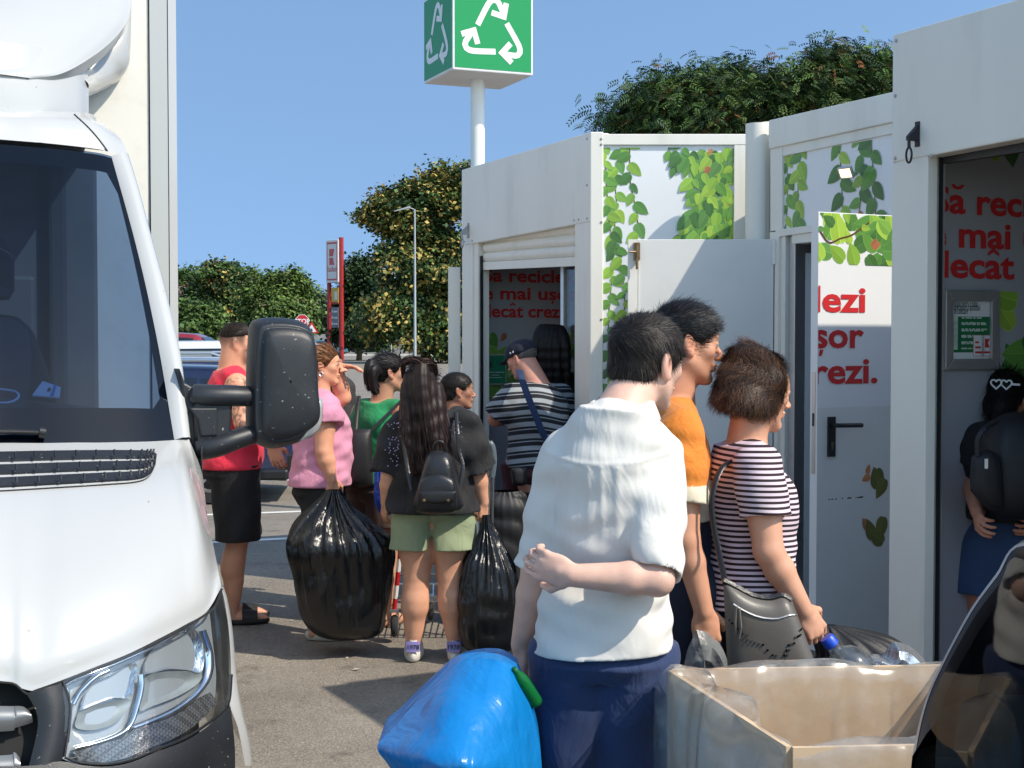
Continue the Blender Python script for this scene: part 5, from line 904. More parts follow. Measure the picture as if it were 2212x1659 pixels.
# ---------------------------------------------------------------- parked cars
M_CGL = glass('car_glass', (.05, .06, .07), base=.07)
def paint(name, c, metal=.3): return mat(name, c, .28, metal=metal, coat=1., dirt=.12, dscale=4, dcol=(.2, .19, .17))
def car(name, label, loc, rz, L, W, H, m, kind='hatch', rails=False, group=None, dark_low=True):
    """side profile in x (length, nose at +x), width in y, lofted with tumblehome"""
    root = empty(name, loc, rz, label, 'car' if name != 'parked_van' else 'van', group); hl = L / 2; bz = H * .53
    roof = {'hatch': [(-.49, .60), (-.46, .80), (-.38, .97), (-.2, 1.0), (.05, .985), (.16, .93), (.30, .62), (.44, .56), (.49, .48)], 'suv': [(-.495, .60), (-.47, .78), (-.41, .95), (-.3, .99), (-.05, 1.0), (.1, .97), (.18, .91), (.28, .66), (.44, .61), (.49, .52)], 'van': [(-.495, .6), (-.49, .9), (-.47, .98), (-.3, 1.), (.1, .99), (.2, .95), (.34, .66), (.46, .58), (.495, .5)]}[kind]
    T = spline([(a * L, b * H, 0) for a, b in roof], 60); xs = np.linspace(-hl, hl, 60); zt = np.interp(xs, T[:, 0], T[:, 1]); zt = np.where(zt < H * .4, H * .4, zt)
    rows = []
    for x, z in zip(xs, zt):
        e = 1 - .10 * abs(x / hl) ** 6; w0 = W / 2 * e; cab = max(0, (z - bz) / (H - bz)); wt = w0 * (1 - .20 * cab); zl = .22 + .12 * (abs(x) / hl) ** 8; zs = min(z - .03, bz)
        half = [(w0 * .96, zl), (w0, .42), (w0 * 1.0, zs - .12), (w0 * .985, zs), (wt * 1.0, max(zs + .01, z - .07)), (wt * .9, z - .015), (wt * .5, z), (0, z + .01)]
        rows.append([(x, y, zz) for y, zz in half] + [(x, -y, zz) for y, zz in half[::-1][1:]])
    mb = MB(); mb.grid(rows, m, flip=True); n_ = len(rows[0]); mb.add(rows[0], [tuple(range(n_))[::-1]], m); mb.add(rows[-1], [tuple(range(n_))], m); mb.build('body', root, auto=50)
    def skin(x, z, sg): # point on the cabin side
        zt_ = np.interp(x, xs, zt); e = 1 - .10 * abs(x / hl) ** 6; w0 = W / 2 * e; cab = max(0, (zt_ - bz) / (H - bz)); wt = w0 * (1 - .20 * cab); f = (z - bz) / max(.02, zt_ - .07 - bz); return (x, sg * (w0 * .985 * (1 - f) + wt * f + .006), z)
    wins = {'hatch': [(-.33, -.12, .16), (-.11, .12, .0)], 'suv': [(-.40, -.27, .10), (-.26, -.06, 0), (-.05, .14, 0)], 'van': [(-.44, -.2, 0), (-.18, .04, 0), (.06, .2, 0)]}[kind]
    for sg in (1, -1):
        for a, b, sl in wins:
            g_ = []
            for x in np.linspace(a * L, b * L, 8):
                zt_ = np.interp(x, xs, zt) - .12; hi = min(zt_, H * .93); lo = bz + .03; hi = max(hi, lo + .03); g_.append([skin(x, lo, sg), skin(x, (lo + hi) / 2, sg), skin(x, hi, sg)])
            mb = MB(); mb.grid(g_, M_CGL if sg > 0 else M_CGL, flip=sg > 0); mb.build('side_window', root, smooth=True)
    for name_, x0, x1 in (('windscreen', .165, .275) if kind != 'van' else ('windscreen', .21, .33), ('rear_window', -.475, -.42)):
        g_ = []
        for x in np.linspace(x0 * L, x1 * L, 6):
            z = np.interp(x, xs, zt); cab = max(0, (z - bz) / (H - bz)); w_ = W / 2 * (1 - .2 * cab) * .82; nx = (.012 if x > 0 else -.012); g_.append([(x + nx, y, z + .016) for y in np.linspace(-w_, w_, 7)])
        mb = MB(); mb.grid(g_, M_CGL); mb.build(name_, root, smooth=True)
    for x in (-.30 * L, .31 * L):
        for sg in (1, -1):
            r_ = .33 if kind != 'suv' else .36; mb = MB(); Mw = frame((x, sg * (W / 2 - .10), r_), (1, 0, 0), (0, 0, 1), (0, -1, 0)); mb.lathe([(r_ * .62, -.11), (r_ * .95, -.115), (r_, -.07), (r_, .07), (r_ * .95, .115), (r_ * .62, .11)], M_RUB, 28, Mw); w_ = mb.build('wheel', root, auto=40)
            mb = MB(); mb.lathe([(r_ * .64, sg * -.105), (r_ * .6, sg * -.06), (.02, sg * -.05)], M_PLASD, 24, Mw)
            for k_ in range(7): t = 2 * math.pi * k_ / 7; mb.box(.03, r_ * .62, -.022, .022, min(sg * -.10, sg * -.08), max(sg * -.10, sg * -.08), M_RIM, Mw @ Matrix.Rotation(t, 4, 'Z'))
            mb.lathe([(r_ * .66, sg * -.112), (r_ * .6, sg * -.118), (r_ * .57, sg * -.10)], M_RIM, 24, Mw); mb.build('rim', w_)
    for sg in (1, -1):
        for x, nm, c_ in ((hl - .13, 'headlight', M_CHROME), (-hl + .05, 'tail_light', M_SR)):
            mb = MB(); z = H * .48; mb.box(min(x, x + (.1 if x > 0 else -.06)), max(x, x + (.1 if x > 0 else -.06)), sg * W * .31, sg * W * .455, z, z + .13, c_) if sg > 0 else mb.box(min(x, x + (.1 if x > 0 else -.06)), max(x, x + (.1 if x > 0 else -.06)), sg * W * .455, sg * W * .31, z, z + .13, c_); mb.build(nm, root, bevel=.02)
        mb = MB(); mb.box(L * .10, L * .155, sg * (W / 2 + .02) - .06, sg * (W / 2 + .02) + .06, bz + .02, bz + .16, m); mb.build('door_mirror', root, bevel=.03)
        for x in (-.14 * L, .06 * L): mb = MB(); mb.box(x - .09, x + .09, sg * (W / 2) - .025, sg * (W / 2) + .025, bz - .13, bz - .09, M_ALU if rails else m); mb.build('door_handle', root, bevel=.01)
        if rails: mb = MB(); yy = sg * W * .36; mb.tube([(-.34 * L, yy, H - .02), (-.31 * L, yy, H + .05), (.02 * L, yy, H + .06), (.07 * L, yy, H - .01)], .022, M_ALU, 8); mb.build('roof_rail', root, auto=40)
    mb = MB(); mb.box(-hl + .06, hl - .06, -W / 2 - .004, W / 2 + .004, .24, .36, M_PLASD); mb.box(-hl - .02, -hl + .2, -W * .46, W * .46, .25, .52, M_PLASD if dark_low else m); mb.box(hl - .2, hl + .02, -W * .44, W * .44, .25, .48, M_PLASD if dark_low else m); mb.build('bumper', root, bevel=.03)
    return root
M_BLUE = paint('dark_blue_paint', (.025, .038, .10)); M_GREY = paint('dark_grey_paint', (.05, .052, .058)); M_TEAL = paint('teal_paint', (.05, .22, .30)); M_VANW = paint('van_white', (.66, .67, .67), 0.); M_REDC = paint('red_car_paint', (.30, .02, .03))
gz = lambda x, Y: tuple(Vector((at(x, 733, Y).x, Y, 0)))
c1 = car('parked_car', 'dark blue estate with silver roof rail, parked behind the man in the red vest', gz(222, 15.2), math.pi + R(5), 4.2, 1.76, 1.43, M_BLUE, 'suv', True)
c2_ = car('parked_car', 'dark blue off-roader with lettered silver roof bar behind the shading hand', gz(458, 18.8), R(3), 4.3, 1.80, 1.46, M_BLUE, 'suv', True)
vs, fs = text_geo('DUSTER', .075, .01); mb = MB(); mb.add([(-.95 + v[0] * 1.3, -.665 - .003, 1.485 + v[1] * .6) for v in vs], fs, M_BLACK); mb.box(-1.4, .1, -.665, -.64, 1.47, 1.55, M_ALU); mb.build('roof_bar_lettering', c2_)
car('parked_van', 'white van with dark side window seen over the blue estate', gz(395, 22.5), math.pi, 4.4, 1.8, 1.68, M_VANW, 'van')
car('parked_car', 'red car roof just showing above the white van', gz(392, 40), 0, 4.2, 1.75, 1.9, M_REDC, 'hatch')
car('street_car', 'small teal car behind the red totem posts', gz(712, 150), 0, 4.0, 1.7, 1.62, M_TEAL, 'hatch')
car('street_car', 'dark grey people carrier on the far street', gz(806, 162), math.pi, 4.9, 1.85, 1.78, M_GREY, 'suv')
tp_ = MB(); Yq = 155; pts = [at(x, y, Yq) for x, y in ((842, 729), (846, 739), (854, 743), (864, 740), (870, 730))]
for i in range(len(pts) - 1):
    for k_ in range(3): a, b = pts[i].lerp(pts[i + 1], k_ / 3), pts[i].lerp(pts[i + 1], (k_ + 1) / 3); tp_.tube([a, b], .12, M_SR if k_ % 2 == 0 else M_SW, 5)
o = tp_.build('barrier_tape'); tag(o, 'sagging red and white barrier tape by the grey people carrier', 'tape')
for x in (845, 872):
    P = at(x, 728, Yq); mb = MB(); mb.tube([(P.x, Yq, 0), (P.x, Yq, P.z)], .06, M_CONC, 8); o = mb.build('tape_post'); tag(o, 'short pale post holding the ' + ('left' if x < 850 else 'right') + ' end of the barrier tape', 'post')
car('street_car', 'purplish grey car top between the long haired woman and the kiosk screen panel', gz(1262, 17.5), math.pi, 4.0, 1.7, 1.42, paint('mauve_paint', (.12, .10, .16)), 'hatch')
# ---------------------------------------------------------------- people: bodies as one surface grown from smooth unions
V3 = lambda *a: np.array(a, float)
def nrm(v): v = np.asarray(v, float); return v / (np.linalg.norm(v) + 1e-12)
class SDF:
    def __init__(s, lo, hi, res):
        s.lo = np.array(lo, float); s.res = res; s.n = np.maximum(4, np.ceil((np.array(hi) - s.lo) / res).astype(int) + 1)
        s.ax = [s.lo[i] + np.arange(s.n[i]) * res for i in range(3)]; s.d = np.full(s.n, .25, np.float32)
    def blk(s, lo, hi):
        sl = []; X = []
        for i in range(3):
            a = int(np.clip(np.floor((lo[i] - s.lo[i]) / s.res), 0, s.n[i])); b = int(np.clip(np.ceil((hi[i] - s.lo[i]) / s.res) + 1, 0, s.n[i])); sl.append(slice(a, b)); sh = [1, 1, 1]; sh[i] = b - a; X.append(s.ax[i][a:b].reshape(sh))
        return tuple(sl), X
    def put(s, f, lo, hi, k=.01, op='u', m=None):
        m = m if m is not None else k + .02; sl, X = s.blk(np.minimum(lo, hi) - m, np.maximum(lo, hi) + m)
        if 0 in s.d[sl].shape: return
        d2 = f(*X).astype(np.float32); d1 = s.d[sl]
        if op == 'u':
            if k <= 0: s.d[sl] = np.minimum(d1, d2)
            else: h = np.clip(.5 + .5 * (d2 - d1) / k, 0, 1); s.d[sl] = d2 * (1 - h) + d1 * h - k * h * (1 - h)
        elif op == 's':
            if k <= 0: s.d[sl] = np.maximum(d1, -d2)
            else: h = np.clip(.5 - .5 * (d2 + d1) / k, 0, 1); s.d[sl] = d1 * (1 - h) - d2 * h + k * h * (1 - h)
        else: s.d[sl] = np.maximum(d1, d2)
    def cone(s, a, b, r1, r2, k=.01, op='u'):
        a, b = np.asarray(a, float), np.asarray(b, float); ab = b - a; L2 = ab @ ab + 1e-12
        def f(x, y, z):
            t = np.clip(((x - a[0]) * ab[0] + (y - a[1]) * ab[1] + (z - a[2]) * ab[2]) / L2, 0, 1)
            return np.sqrt((x - a[0] - t * ab[0]) ** 2 + (y - a[1] - t * ab[1]) ** 2 + (z - a[2] - t * ab[2]) ** 2) - (r1 + (r2 - r1) * t)
        R_ = max(r1, r2); s.put(f, np.minimum(a, b) - R_, np.maximum(a, b) + R_, k, op)
    def chain(s, pts, rs, k=.01):
        for i in range(len(pts) - 1): s.cone(pts[i], pts[i + 1], rs[i], rs[i + 1], k)
    def ell(s, c, r, M=None, k=.01, op='u'):
        c = np.asarray(c, float); r = np.asarray(r, float); M = np.eye(3) if M is None else np.asarray(M)   # rows of M: local axes in space
        def f(x, y, z):
            q = [((x - c[0]) * M[i][0] + (y - c[1]) * M[i][1] + (z - c[2]) * M[i][2]) for i in range(3)]
            k0 = np.sqrt(sum((q[i] / r[i]) ** 2 for i in range(3))); k1 = np.sqrt(sum((q[i] / r[i] ** 2) ** 2 for i in range(3))) + 1e-9
            return k0 * (k0 - 1) / k1
        R_ = max(r); s.put(f, c - R_, c + R_, k, op)
    def loft(s, a, b, right, tab, k=.01, n=2.25, op='u', cut=True, rip=None):
        """tab rows (f 0..1 along a->b, half width, half depth front, half depth back, centre shift forward)"""
        a, b = np.asarray(a, float), np.asarray(b, float); ez = b - a; L = np.linalg.norm(ez); ez = ez / L; ex = np.asarray(right, float); ex = nrm(ex - ez * (ex @ ez)); ey = np.cross(ez, ex)
        T = np.array(tab, float); F = np.linspace(0, 1, 80); cols = [np.interp(F, T[:, 0], T[:, j]) for j in range(1, 5)]
        ker = np.ones(9) / 9; cols = [np.convolve(np.pad(c, 4, 'edge'), ker, 'valid') for c in cols]
        def f(x, y, z):
            dx, dy, dz = x - a[0], y - a[1], z - a[2]
            w = (dx * ez[0] + dy * ez[1] + dz * ez[2]) / L; u = dx * ex[0] + dy * ex[1] + dz * ex[2]; v = dx * ey[0] + dy * ey[1] + dz * ey[2]
            wc = np.clip(w, 0, 1); A = np.interp(wc, F, cols[0]); v = v - np.interp(wc, F, cols[3]); Bq = np.where(v > 0, np.interp(wc, F, cols[1]), np.interp(wc, F, cols[2]))
            q = (np.abs(u / A) ** n + np.abs(v / Bq) ** n) ** (1 / n); g = (q - 1) * np.minimum(A, Bq) * .95
            if rip is not None: g = g + rip(u, v, w * L)
            e = np.maximum(-w, w - 1) * L
            return np.maximum(g, e) if cut else np.where(e > 0, np.sqrt(np.maximum(g, 0) ** 2 + e ** 2), g)
        R_ = max(max(c) for c in cols[:3]) + max(abs(cols[3])); s.put(f, np.minimum(a, b) - R_, np.maximum(a, b) + R_, k, op)
    def cutplane(s, p, n):
        """keep the side n points away from"""
        p, n = np.asarray(p, float), nrm(n); X = [s.ax[0][:, None, None], s.ax[1][None, :, None], s.ax[2][None, None, :]]
        s.d = np.maximum(s.d, ((X[0] - p[0]) * n[0] + (X[1] - p[1]) * n[1] + (X[2] - p[2]) * n[2]).astype(np.float32))
    def warp(s, fn):
        X = [s.ax[0][:, None, None], s.ax[1][None, :, None], s.ax[2][None, None, :]]; near = np.abs(s.d) < .05; s.d = np.where(near, s.d + fn(*X), s.d).astype(np.float32)
    def mesh(s):
        d = s.d.copy(); d[0] = d[-1] = .25; d[:, 0] = d[:, -1] = .25; d[:, :, 0] = d[:, :, -1] = .25
        S = d < 0; C = np.zeros(np.array(S.shape) - 1, np.int8)
        cor = [(i, j, k) for i in (0, 1) for j in (0, 1) for k in (0, 1)]; nx, ny, nz = S.shape
        sub = lambda A, c: A[c[0]:nx - 1 + c[0], c[1]:ny - 1 + c[1], c[2]:nz - 1 + c[2]]
        for c in cor: C += sub(S, c)
        I = np.argwhere((C > 0) & (C < 8)); vid = np.full(C.shape, -1, np.int32); vid[I[:, 0], I[:, 1], I[:, 2]] = np.arange(len(I))
        acc = np.zeros((len(I), 3)); cnt = np.zeros(len(I))
        g = {c: d[I[:, 0] + c[0], I[:, 1] + c[1], I[:, 2] + c[2]] for c in cor}
        for a in cor:
            for ax in range(3):
                if a[ax] == 0:
                    b = list(a); b[ax] = 1; b = tuple(b); da, db = g[a], g[b]; x = (da < 0) != (db < 0); t = np.where(x, da / np.where(x, da - db, 1), 0)
                    p = np.tile(np.array(a, float), (len(I), 1)); p[:, ax] += t; acc[x] += p[x]; cnt[x] += 1
        V = s.lo + (I + acc / cnt[:, None]) * s.res; Q = []
        for ax in range(3):
            o = [i for i in range(3) if i != ax]; A = S.take(range(0, S.shape[ax] - 1), ax); B_ = S.take(range(1, S.shape[ax]), ax); E = np.argwhere(A != B_)
            E = E[(E[:, o[0]] > 0) & (E[:, o[1]] > 0) & (E[:, o[0]] < S.shape[o[0]] - 1) & (E[:, o[1]] < S.shape[o[1]] - 1)]
            def at_(d0, d1): e = E.copy(); e[:, o[0]] += d0; e[:, o[1]] += d1; return vid[e[:, 0], e[:, 1], e[:, 2]]
            q = np.stack([at_(-1, -1), at_(0, -1), at_(0, 0), at_(-1, 0)], 1); ins = A[E[:, 0], E[:, 1], E[:, 2]]; flip = ins if ax != 1 else ~ins
            q[~flip] = q[~flip][:, ::-1]; Q.append(q)
        Q = np.vstack(Q); return V, Q[(Q >= 0).all(1)]
def vnormals(V, F):
    n = np.cross(V[F[:, 2]] - V[F[:, 0]], V[F[:, 3]] - V[F[:, 1]]); N = np.zeros_like(V)
    for i in range(4): np.add.at(N, F[:, i], n)
    return N / (np.linalg.norm(N, axis=1)[:, None] + 1e-12)
def relax(V, F, it=2):
    """light smoothing that removes grid steps"""
    for _ in range(it):
        acc = np.zeros_like(V); c = np.zeros(len(V))
        for i in range(4):
            for j in (1, 3): np.add.at(acc, F[:, i], V[F[:, (i + j) % 4]]); np.add.at(c, F[:, i], 1)
        V = V * .45 + acc / c[:, None] * .55
    return V
M_SKIN = mat('skin', rough=.48, spec=.4, attr='Col', var=.05, vscale=30, bump=.06, bscale=220, sss=.12)
M_HAIRM = mat('hair_strands', rough=.5, spec=.25, attr='Col')
def cloth(name, col, rough=.85, bump=.07, bscale=350, **k): return mat(name, col, rough, bump=bump, bscale=bscale, sheen=.12 if max(col) > .06 else .02, wrinkle=(.45, 9, (1, 1, .55)), **k)
def stripes(name, cols, edges, period, axis=2, rough=.85):
    """woven bands along a local axis: constant steps"""
    m = bpy.data.materials.new(name); m.use_nodes = True; N = m.node_tree.nodes; L = m.node_tree.links; b = N['Principled BSDF']; b.inputs['Roughness'].default_value = rough
    a = N.new('ShaderNodeAttribute'); a.attribute_name = 'Col'; sx = N.new('ShaderNodeSeparateColor'); L.new(a.outputs['Color'], sx.inputs[0])
    fr = N.new('ShaderNodeMath'); fr.operation = 'FRACT'; L.new(sx.outputs[0], fr.inputs[0])
    r = N.new('ShaderNodeValToRGB'); r.color_ramp.interpolation = 'CONSTANT'; e = r.color_ramp.elements
    while len(e) < len(edges): e.new(.5)
    for k, (p, c) in enumerate(zip(edges, cols)): e[k].position = p; e[k].color = (*c, 1)
    L.new(fr.outputs[0], r.inputs[0]); L.new(r.outputs[0], b.inputs['Base Color']); return m
class Person:
    """local frame: x right, y forward, z up; head measured in head heights"""
    def __init__(s, px, Y, H, face, label, res=.006, girth=1., skin=(208, 150, 118), woman=False, lean=0., z0=0.):
        g = at(px, 1000, Y); s.org = Vector((g.x, Y, z0)); s.th = -R(face); s.H = H; s.res = res; s.g = girth; s.w = woman; sk_ = np.array(lin(*skin)); s.skin = sk_ * .82 + sk_.mean() * .18
        s.root = empty('person', s.org, s.th, label, 'person', None); s.Mi = (Matrix.Translation(s.org) @ Matrix.Rotation(s.th, 4, 'Z')).inverted()
        h = H; s.J = {}; J = s.J; sw = (.104 if woman else .112) * h; hw = .05 * h
        J['pelvis'] = V3(0, 0, .53 * h); J['neck'] = V3(0, lean * h * .5 - .012 * h, .845 * h); J['head'] = V3(0, .022 * h + lean * h * .6, .932 * h)
        for sd, n in ((1, 'R'), (-1, 'L')):
            J['sh' + n] = V3(sd * sw, -.012 * h + lean * h * .47, .808 * h); J['el' + n] = V3(sd * (sw + .035 * h), -.02 * h, .635 * h); J['wr' + n] = V3(sd * (sw + .045 * h), .03 * h, .49 * h)
            J['hip' + n] = V3(sd * hw, 0, .52 * h); J['kn' + n] = V3(sd * hw * 1.05, .008 * h, .285 * h); J['an' + n] = V3(sd * hw * 1.05, -.012 * h, .042 * h)
        s.headyaw = 0.; s.headpitch = 0.; s.headroll = 0.; s.hand = {'R': dict(curl=.6), 'L': dict(curl=.6)}; s.foot = {'R': 0., 'L': 0.}
    def loc(s, x, y, Y): p = s.Mi @ at(x, y, Y); return V3(*p)
    def set(s, **kw):
        for k, v in kw.items(): s.J[k] = s.loc(*v) if len(v) == 3 and v[2] > 1.5 and v[0] > 20 else np.asarray(v, float)
    def hframe(s):
        a = -R(s.headyaw); c, sn = math.cos(a), math.sin(a); ex = V3(c, sn, 0); ey = V3(-sn, c, 0); ez = V3(0, 0, 1); p = R(s.headpitch); ey2 = ey * math.cos(p) + ez * math.sin(p); ez2 = np.cross(ex, ey2)
        r = R(s.headroll); ex3 = ex * math.cos(r) - ez2 * math.sin(r); return np.array([ex3, ey2, np.cross(ex3, ey2)])
    def hp(s, p, hh=None): hh = hh or s.hh; return s.J['head'] + (np.asarray(p, float) @ s.hframe()) * hh
    @property
    def hh(s): return getattr(s, '_hh', s.H * (.133 if s.H > 1.6 else .15))
    def bounds(s, m=.12):
        P = np.array(list(s.J.values())); return P.min(0) - m - np.array([.06, .08, 0]), P.max(0) + m + np.array([.06, .08, .06])
    def body(s, torso_scale=1., bust=0., belly=0., ear=1., shave=None, nose=1., hidden_legs=False, arms='RL', hips=1., lg=1.):
        J, h, g = s.J, s.H, s.g; lo, hi = s.bounds(.14); lo[2] = -.01 if not hidden_legs else h * .4; f = SDF(lo, hi, s.res)
        right = nrm(J['shR'] - J['shL']); pel = J['pelvis']; up = J['neck'] - pel
        W = .085 * h * g * torso_scale
        f.loft(pel - nrm(up) * .06 * h, J['neck'] + nrm(up) * .0, right, [(0, W * .85 * hips, .045 * h * g, .045 * h * g, 0), (.14, W * 1.04 * hips, .054 * h * g, .054 * h * g, 0), (.32, W * .98, .062 * h * g + belly * .6, .055 * h * g, 0), (.45, W * .95, .064 * h * g + belly, .053 * h * g, 0), (.62, W * 1.06, .066 * h * g + bust * .4, .058 * h * g, 0), (.78, W * 1.12, .062 * h * g + bust, .062 * h * g, 0), (.92, W * .85, .045 * h * g, .052 * h * g, -.005 * h), (1, W * .5, .035 * h, .04 * h, -.006 * h)], k=.02, cut=False)
        for n in 'RL':
            sh, el, wr = J['sh' + n], J['el' + n], J['wr' + n]
            f.cone(J['neck'] - V3(0, 0, .024 * h), sh + V3(0, 0, .0 * h), .032 * h, .029 * h * g, .03)
            if n in arms:
                f.ell(sh, [.031 * h * g] * 3, None, .02); m_ = sh * .55 + el * .45; f.cone(sh, m_, .031 * h * g, .030 * h * g, .015); f.cone(m_, el, .030 * h * g, .0245 * h * g, .015)
                m_ = el * .68 + wr * .32; f.cone(el, m_, .0245 * h * g, .0245 * h * g, .012); f.cone(m_, wr, .0245 * h * g, .0165 * h * (g * .5 + .5), .012); s.mkhand(f, n)
            if not hidden_legs:
                hp_, kn, an = J['hip' + n], J['kn' + n], J['an' + n]; g0 = g; g = g * lg; f.cone(hp_, kn * .5 + hp_ * .5, .052 * h * g0, .045 * h * g, .02); f.cone(kn * .5 + hp_ * .5, kn, .045 * h * g, .033 * h * g, .02)
                back = V3(0, -1, 0); f.cone(kn, an * .45 + kn * .55 + back * .008 * h, .031 * h * g, .033 * h * g, .015); f.cone(an * .35 + kn * .65 + back * .012 * h, an * .8 + kn * .2, .030 * h * g, .022 * h * g, .02); f.cone(an * .6 + kn * .4, an, .027 * h * g, .019 * h * (.5 + .5 * g), .01)
                f.ell(kn + V3(0, .018 * h, 0), [.024 * h, .02 * h, .028 * h], None, .012)
                g = g0; a = -R(s.foot[n]); fd = V3(-math.sin(a), math.cos(a), 0); z = J['an' + n][2] - .042 * h
                hl = an - fd * .018 * h; hl[2] = z + .022 * h; to = an + fd * .105 * h; to[2] = z + .013 * h; f.cone(hl, an, .021 * h, .019 * h, .01); f.cone(hl, an + fd * .06 * h - V3(0, 0, .022 * h), .020 * h, .022 * h, .01); f.cone(an + fd * .04 * h - V3(0, 0, .02 * h), to, .024 * h, .013 * h, .012)
        s.mkhead(f, ear, nose)
        f.cone(J['neck'] - V3(0, 0, .015 * h), s.hp((0, -.10, -.20)), .040 * h * (.9 if s.w else 1.05) * min(g, 1.12), .036 * h * (.88 if s.w else 1.05) * min(g, 1.1), .022)
        V, F = f.mesh(); V = relax(V, F, 1); s.bV, s.bF = V, F
        M = s.hframe(); L = ((V - J['head']) @ M.T) / s.hh; c = np.tile(s.skin, (len(V), 1)); k = noise_fn(3, 60)(V[:, 0], V[:, 1], V[:, 2])[:, None]; c = c * (1 + .035 * k)
        def blob(p, r, tint, amt):
            d = np.linalg.norm((L - np.array(p)) / np.array(r), axis=1); wgt = (np.clip(1 - d, 0, 1) ** .6 * amt)[:, None]; return c * (1 - wgt) + np.array(tint) * wgt
        red = s.skin * np.array([1.0, .62, .55])
        for sd in (1, -1):
            c = blob((sd * .34, -.05, -.02), (.12, .14, .2), red, .45); c = blob((sd * .2, .33, -.12), (.16, .16, .16), red, .28)
            ey = (sd * .135, .36, .025); d = np.linalg.norm((L - np.array(ey)) / np.array([.075, .08, .032]), axis=1); w_ = (d < 1)[:, None]; c = np.where(w_, np.array(lin(165, 150, 140)), c); d = np.linalg.norm((L - np.array((sd * .14, .40, .022))) / np.array([.034, .05, .034]), axis=1); c = np.where((d < 1)[:, None] & w_, np.array((.02, .012, .008)), c)
            c = blob((sd * .14, .38, .105), (.12, .1, .032), (.02, .014, .01), .85)
        c = blob((0, .42, -.265), (.115, .1, .045), s.skin * np.array([.85, .42, .42]), .75); c = blob((0, .48, -.13), (.09, .09, .09), red, .3)
        if shave: lo_, col, a = shave; d = np.clip((L[:, 2] - lo_[0]) / .26, 0, 1) * np.clip((lo_[1] - L[:, 1]) / .08, 0, 1) * (np.linalg.norm(L, axis=1) < .75); c = c * (1 - (d * a)[:, None]) + np.array(col) * (d * a)[:, None]
        if getattr(s, 'beard', None): d = np.clip((-.12 - L[:, 2]) / .06, 0, 1) * np.clip((L[:, 1] - .05) / .1, 0, 1) * np.clip((L[:, 2] + .58) / .08, 0, 1) * (np.linalg.norm(L, axis=1) < .8); c = c * (1 - (d * s.beard)[:, None]) + np.array((.05, .035, .03)) * (d * s.beard)[:, None]
        if getattr(s, 'paint', None) is not None: c = s.paint(V, c)
        me = fast_mesh('body', V, F, [M_SKIN], col=c); s.bo = link('body', me, s.root); return s.bo
    def mkhead(s, f, ear, nose):
        hh = s.hh; M = s.hframe(); P = lambda *p: s.hp(p); E = lambda p, r, k=.01, op='u', MM=None: f.ell(s.hp(p), np.array(r) * hh, M if MM is None else MM, k * hh / .235, op); Cn = lambda a, b, r1, r2, k=.01, op='u': f.cone(s.hp(a), s.hp(b), r1 * hh, r2 * hh, k * hh / .235, op)
        E((0, -.055, .14), (.325, .42, .355)); E((0, .10, -.10), (.265, .27, .38), .02); E((0, .16, .14), (.25, .22, .2), .02)
        for sd in (1, -1):
            Cn((sd * .225, -.02, -.20), (sd * .06, .27, -.41), .085, .075, .02); E((sd * .18, .22, -.06), (.10, .10, .09), .02)
        E((0, .305, -.415), (.095, .075, .075), .015); Cn((-.13, .315, .085), (.13, .315, .085), .055, .055, .015)
        Cn((0, .36, .05), (0, .36 + .115 * nose, -.12), .03, .042, .012); E((0, .36 + .12 * nose, -.135), (.042, .042, .04), .008)
        for sd in (1, -1): E((sd * .05, .36 + .07 * nose, -.145), (.036, .045, .034), .008)
        E((0, .375, -.235), (.11, .05, .032), .008); E((0, .368, -.285), (.09, .05, .034), .008); Cn((-.09, .405, -.262), (.09, .405, -.262), .006, .006, .006, 's')
        for sd in (1, -1):
            E((sd * .135, .43, .025), (.075, .085, .055), .018, 's'); E((sd * .13, .315, .025), (.068, .066, .062), .003); Cn((sd * .08, .385, .05), (sd * .19, .345, .045), .014, .014, .006)
            if ear:
                an = np.array([[1, .25 * sd, 0], [-.25 * sd, .95, .25], [0, -.25, .97]]) @ M
                E((sd * .335, -.06, -.015), (.04 * ear, .085 * ear, .145 * ear), .006, 'u', an); E((sd * .375, -.035, .0), (.03, .045, .085), .006, 's', an); E((sd * .335, -.02, -.125), (.03, .04, .045), .006)
    def mkhand(s, f, n):
        h = s.H; o = s.hand[n]; wr, el = s.J['wr' + n], s.J['el' + n]; d = nrm(o.get('dir', wr - el)) if not isinstance(o.get('dir'), str) else None; sd = 1 if n == 'R' else -1
        pn = nrm(o.get('palm', V3(-sd, 0, 0))); pn = nrm(pn - d * (pn @ d)); side = np.cross(d, pn) * (1 if n == 'R' else -1)   # towards the thumb
        k = h / 1.75; L = .09 * k; c = wr + d * L * .5; Mx = np.array([side, d, pn]); f.cone(wr - d * .01, wr + d * .03 * k, .0235 * k * .8, .026 * k * .8, .012); f.ell(c, [.041 * k, .055 * k, .0165 * k], Mx, .01)
        cu = o.get('curl', .6); r = .0088 * k
        for i, (off, ln) in enumerate(((.031, .072), (.0105, .080), (-.0115, .075), (-.031, .058))):
            p = wr + d * (L - .006 * abs(i - 1) * k) + side * off * k; a = cu * (1 + .07 * i); q = d; dirs = []
            for st in (.55, .85, .6):
                ang = a * st; q = nrm(q * math.cos(ang) + pn * math.sin(ang)); pn2 = pn; dirs.append(q); pn_ = nrm(pn - q * (pn @ q)); 
                pn = pn_ if np.linalg.norm(pn - q * (pn @ q)) > 1e-6 else pn
            pn = nrm(o.get('palm', V3(-sd, 0, 0))); pn = nrm(pn - d * (pn @ d)); b = p
            f.cone(wr + d * .05 * k + side * off * .8 * k, p, .011 * k, .0105 * k, .004)
            for dd, fr in zip(dirs, (.45, .32, .25)): e = b + dd * ln * k * fr; f.cone(b, e, r, r * .93, .0025); b = e; r *= .97
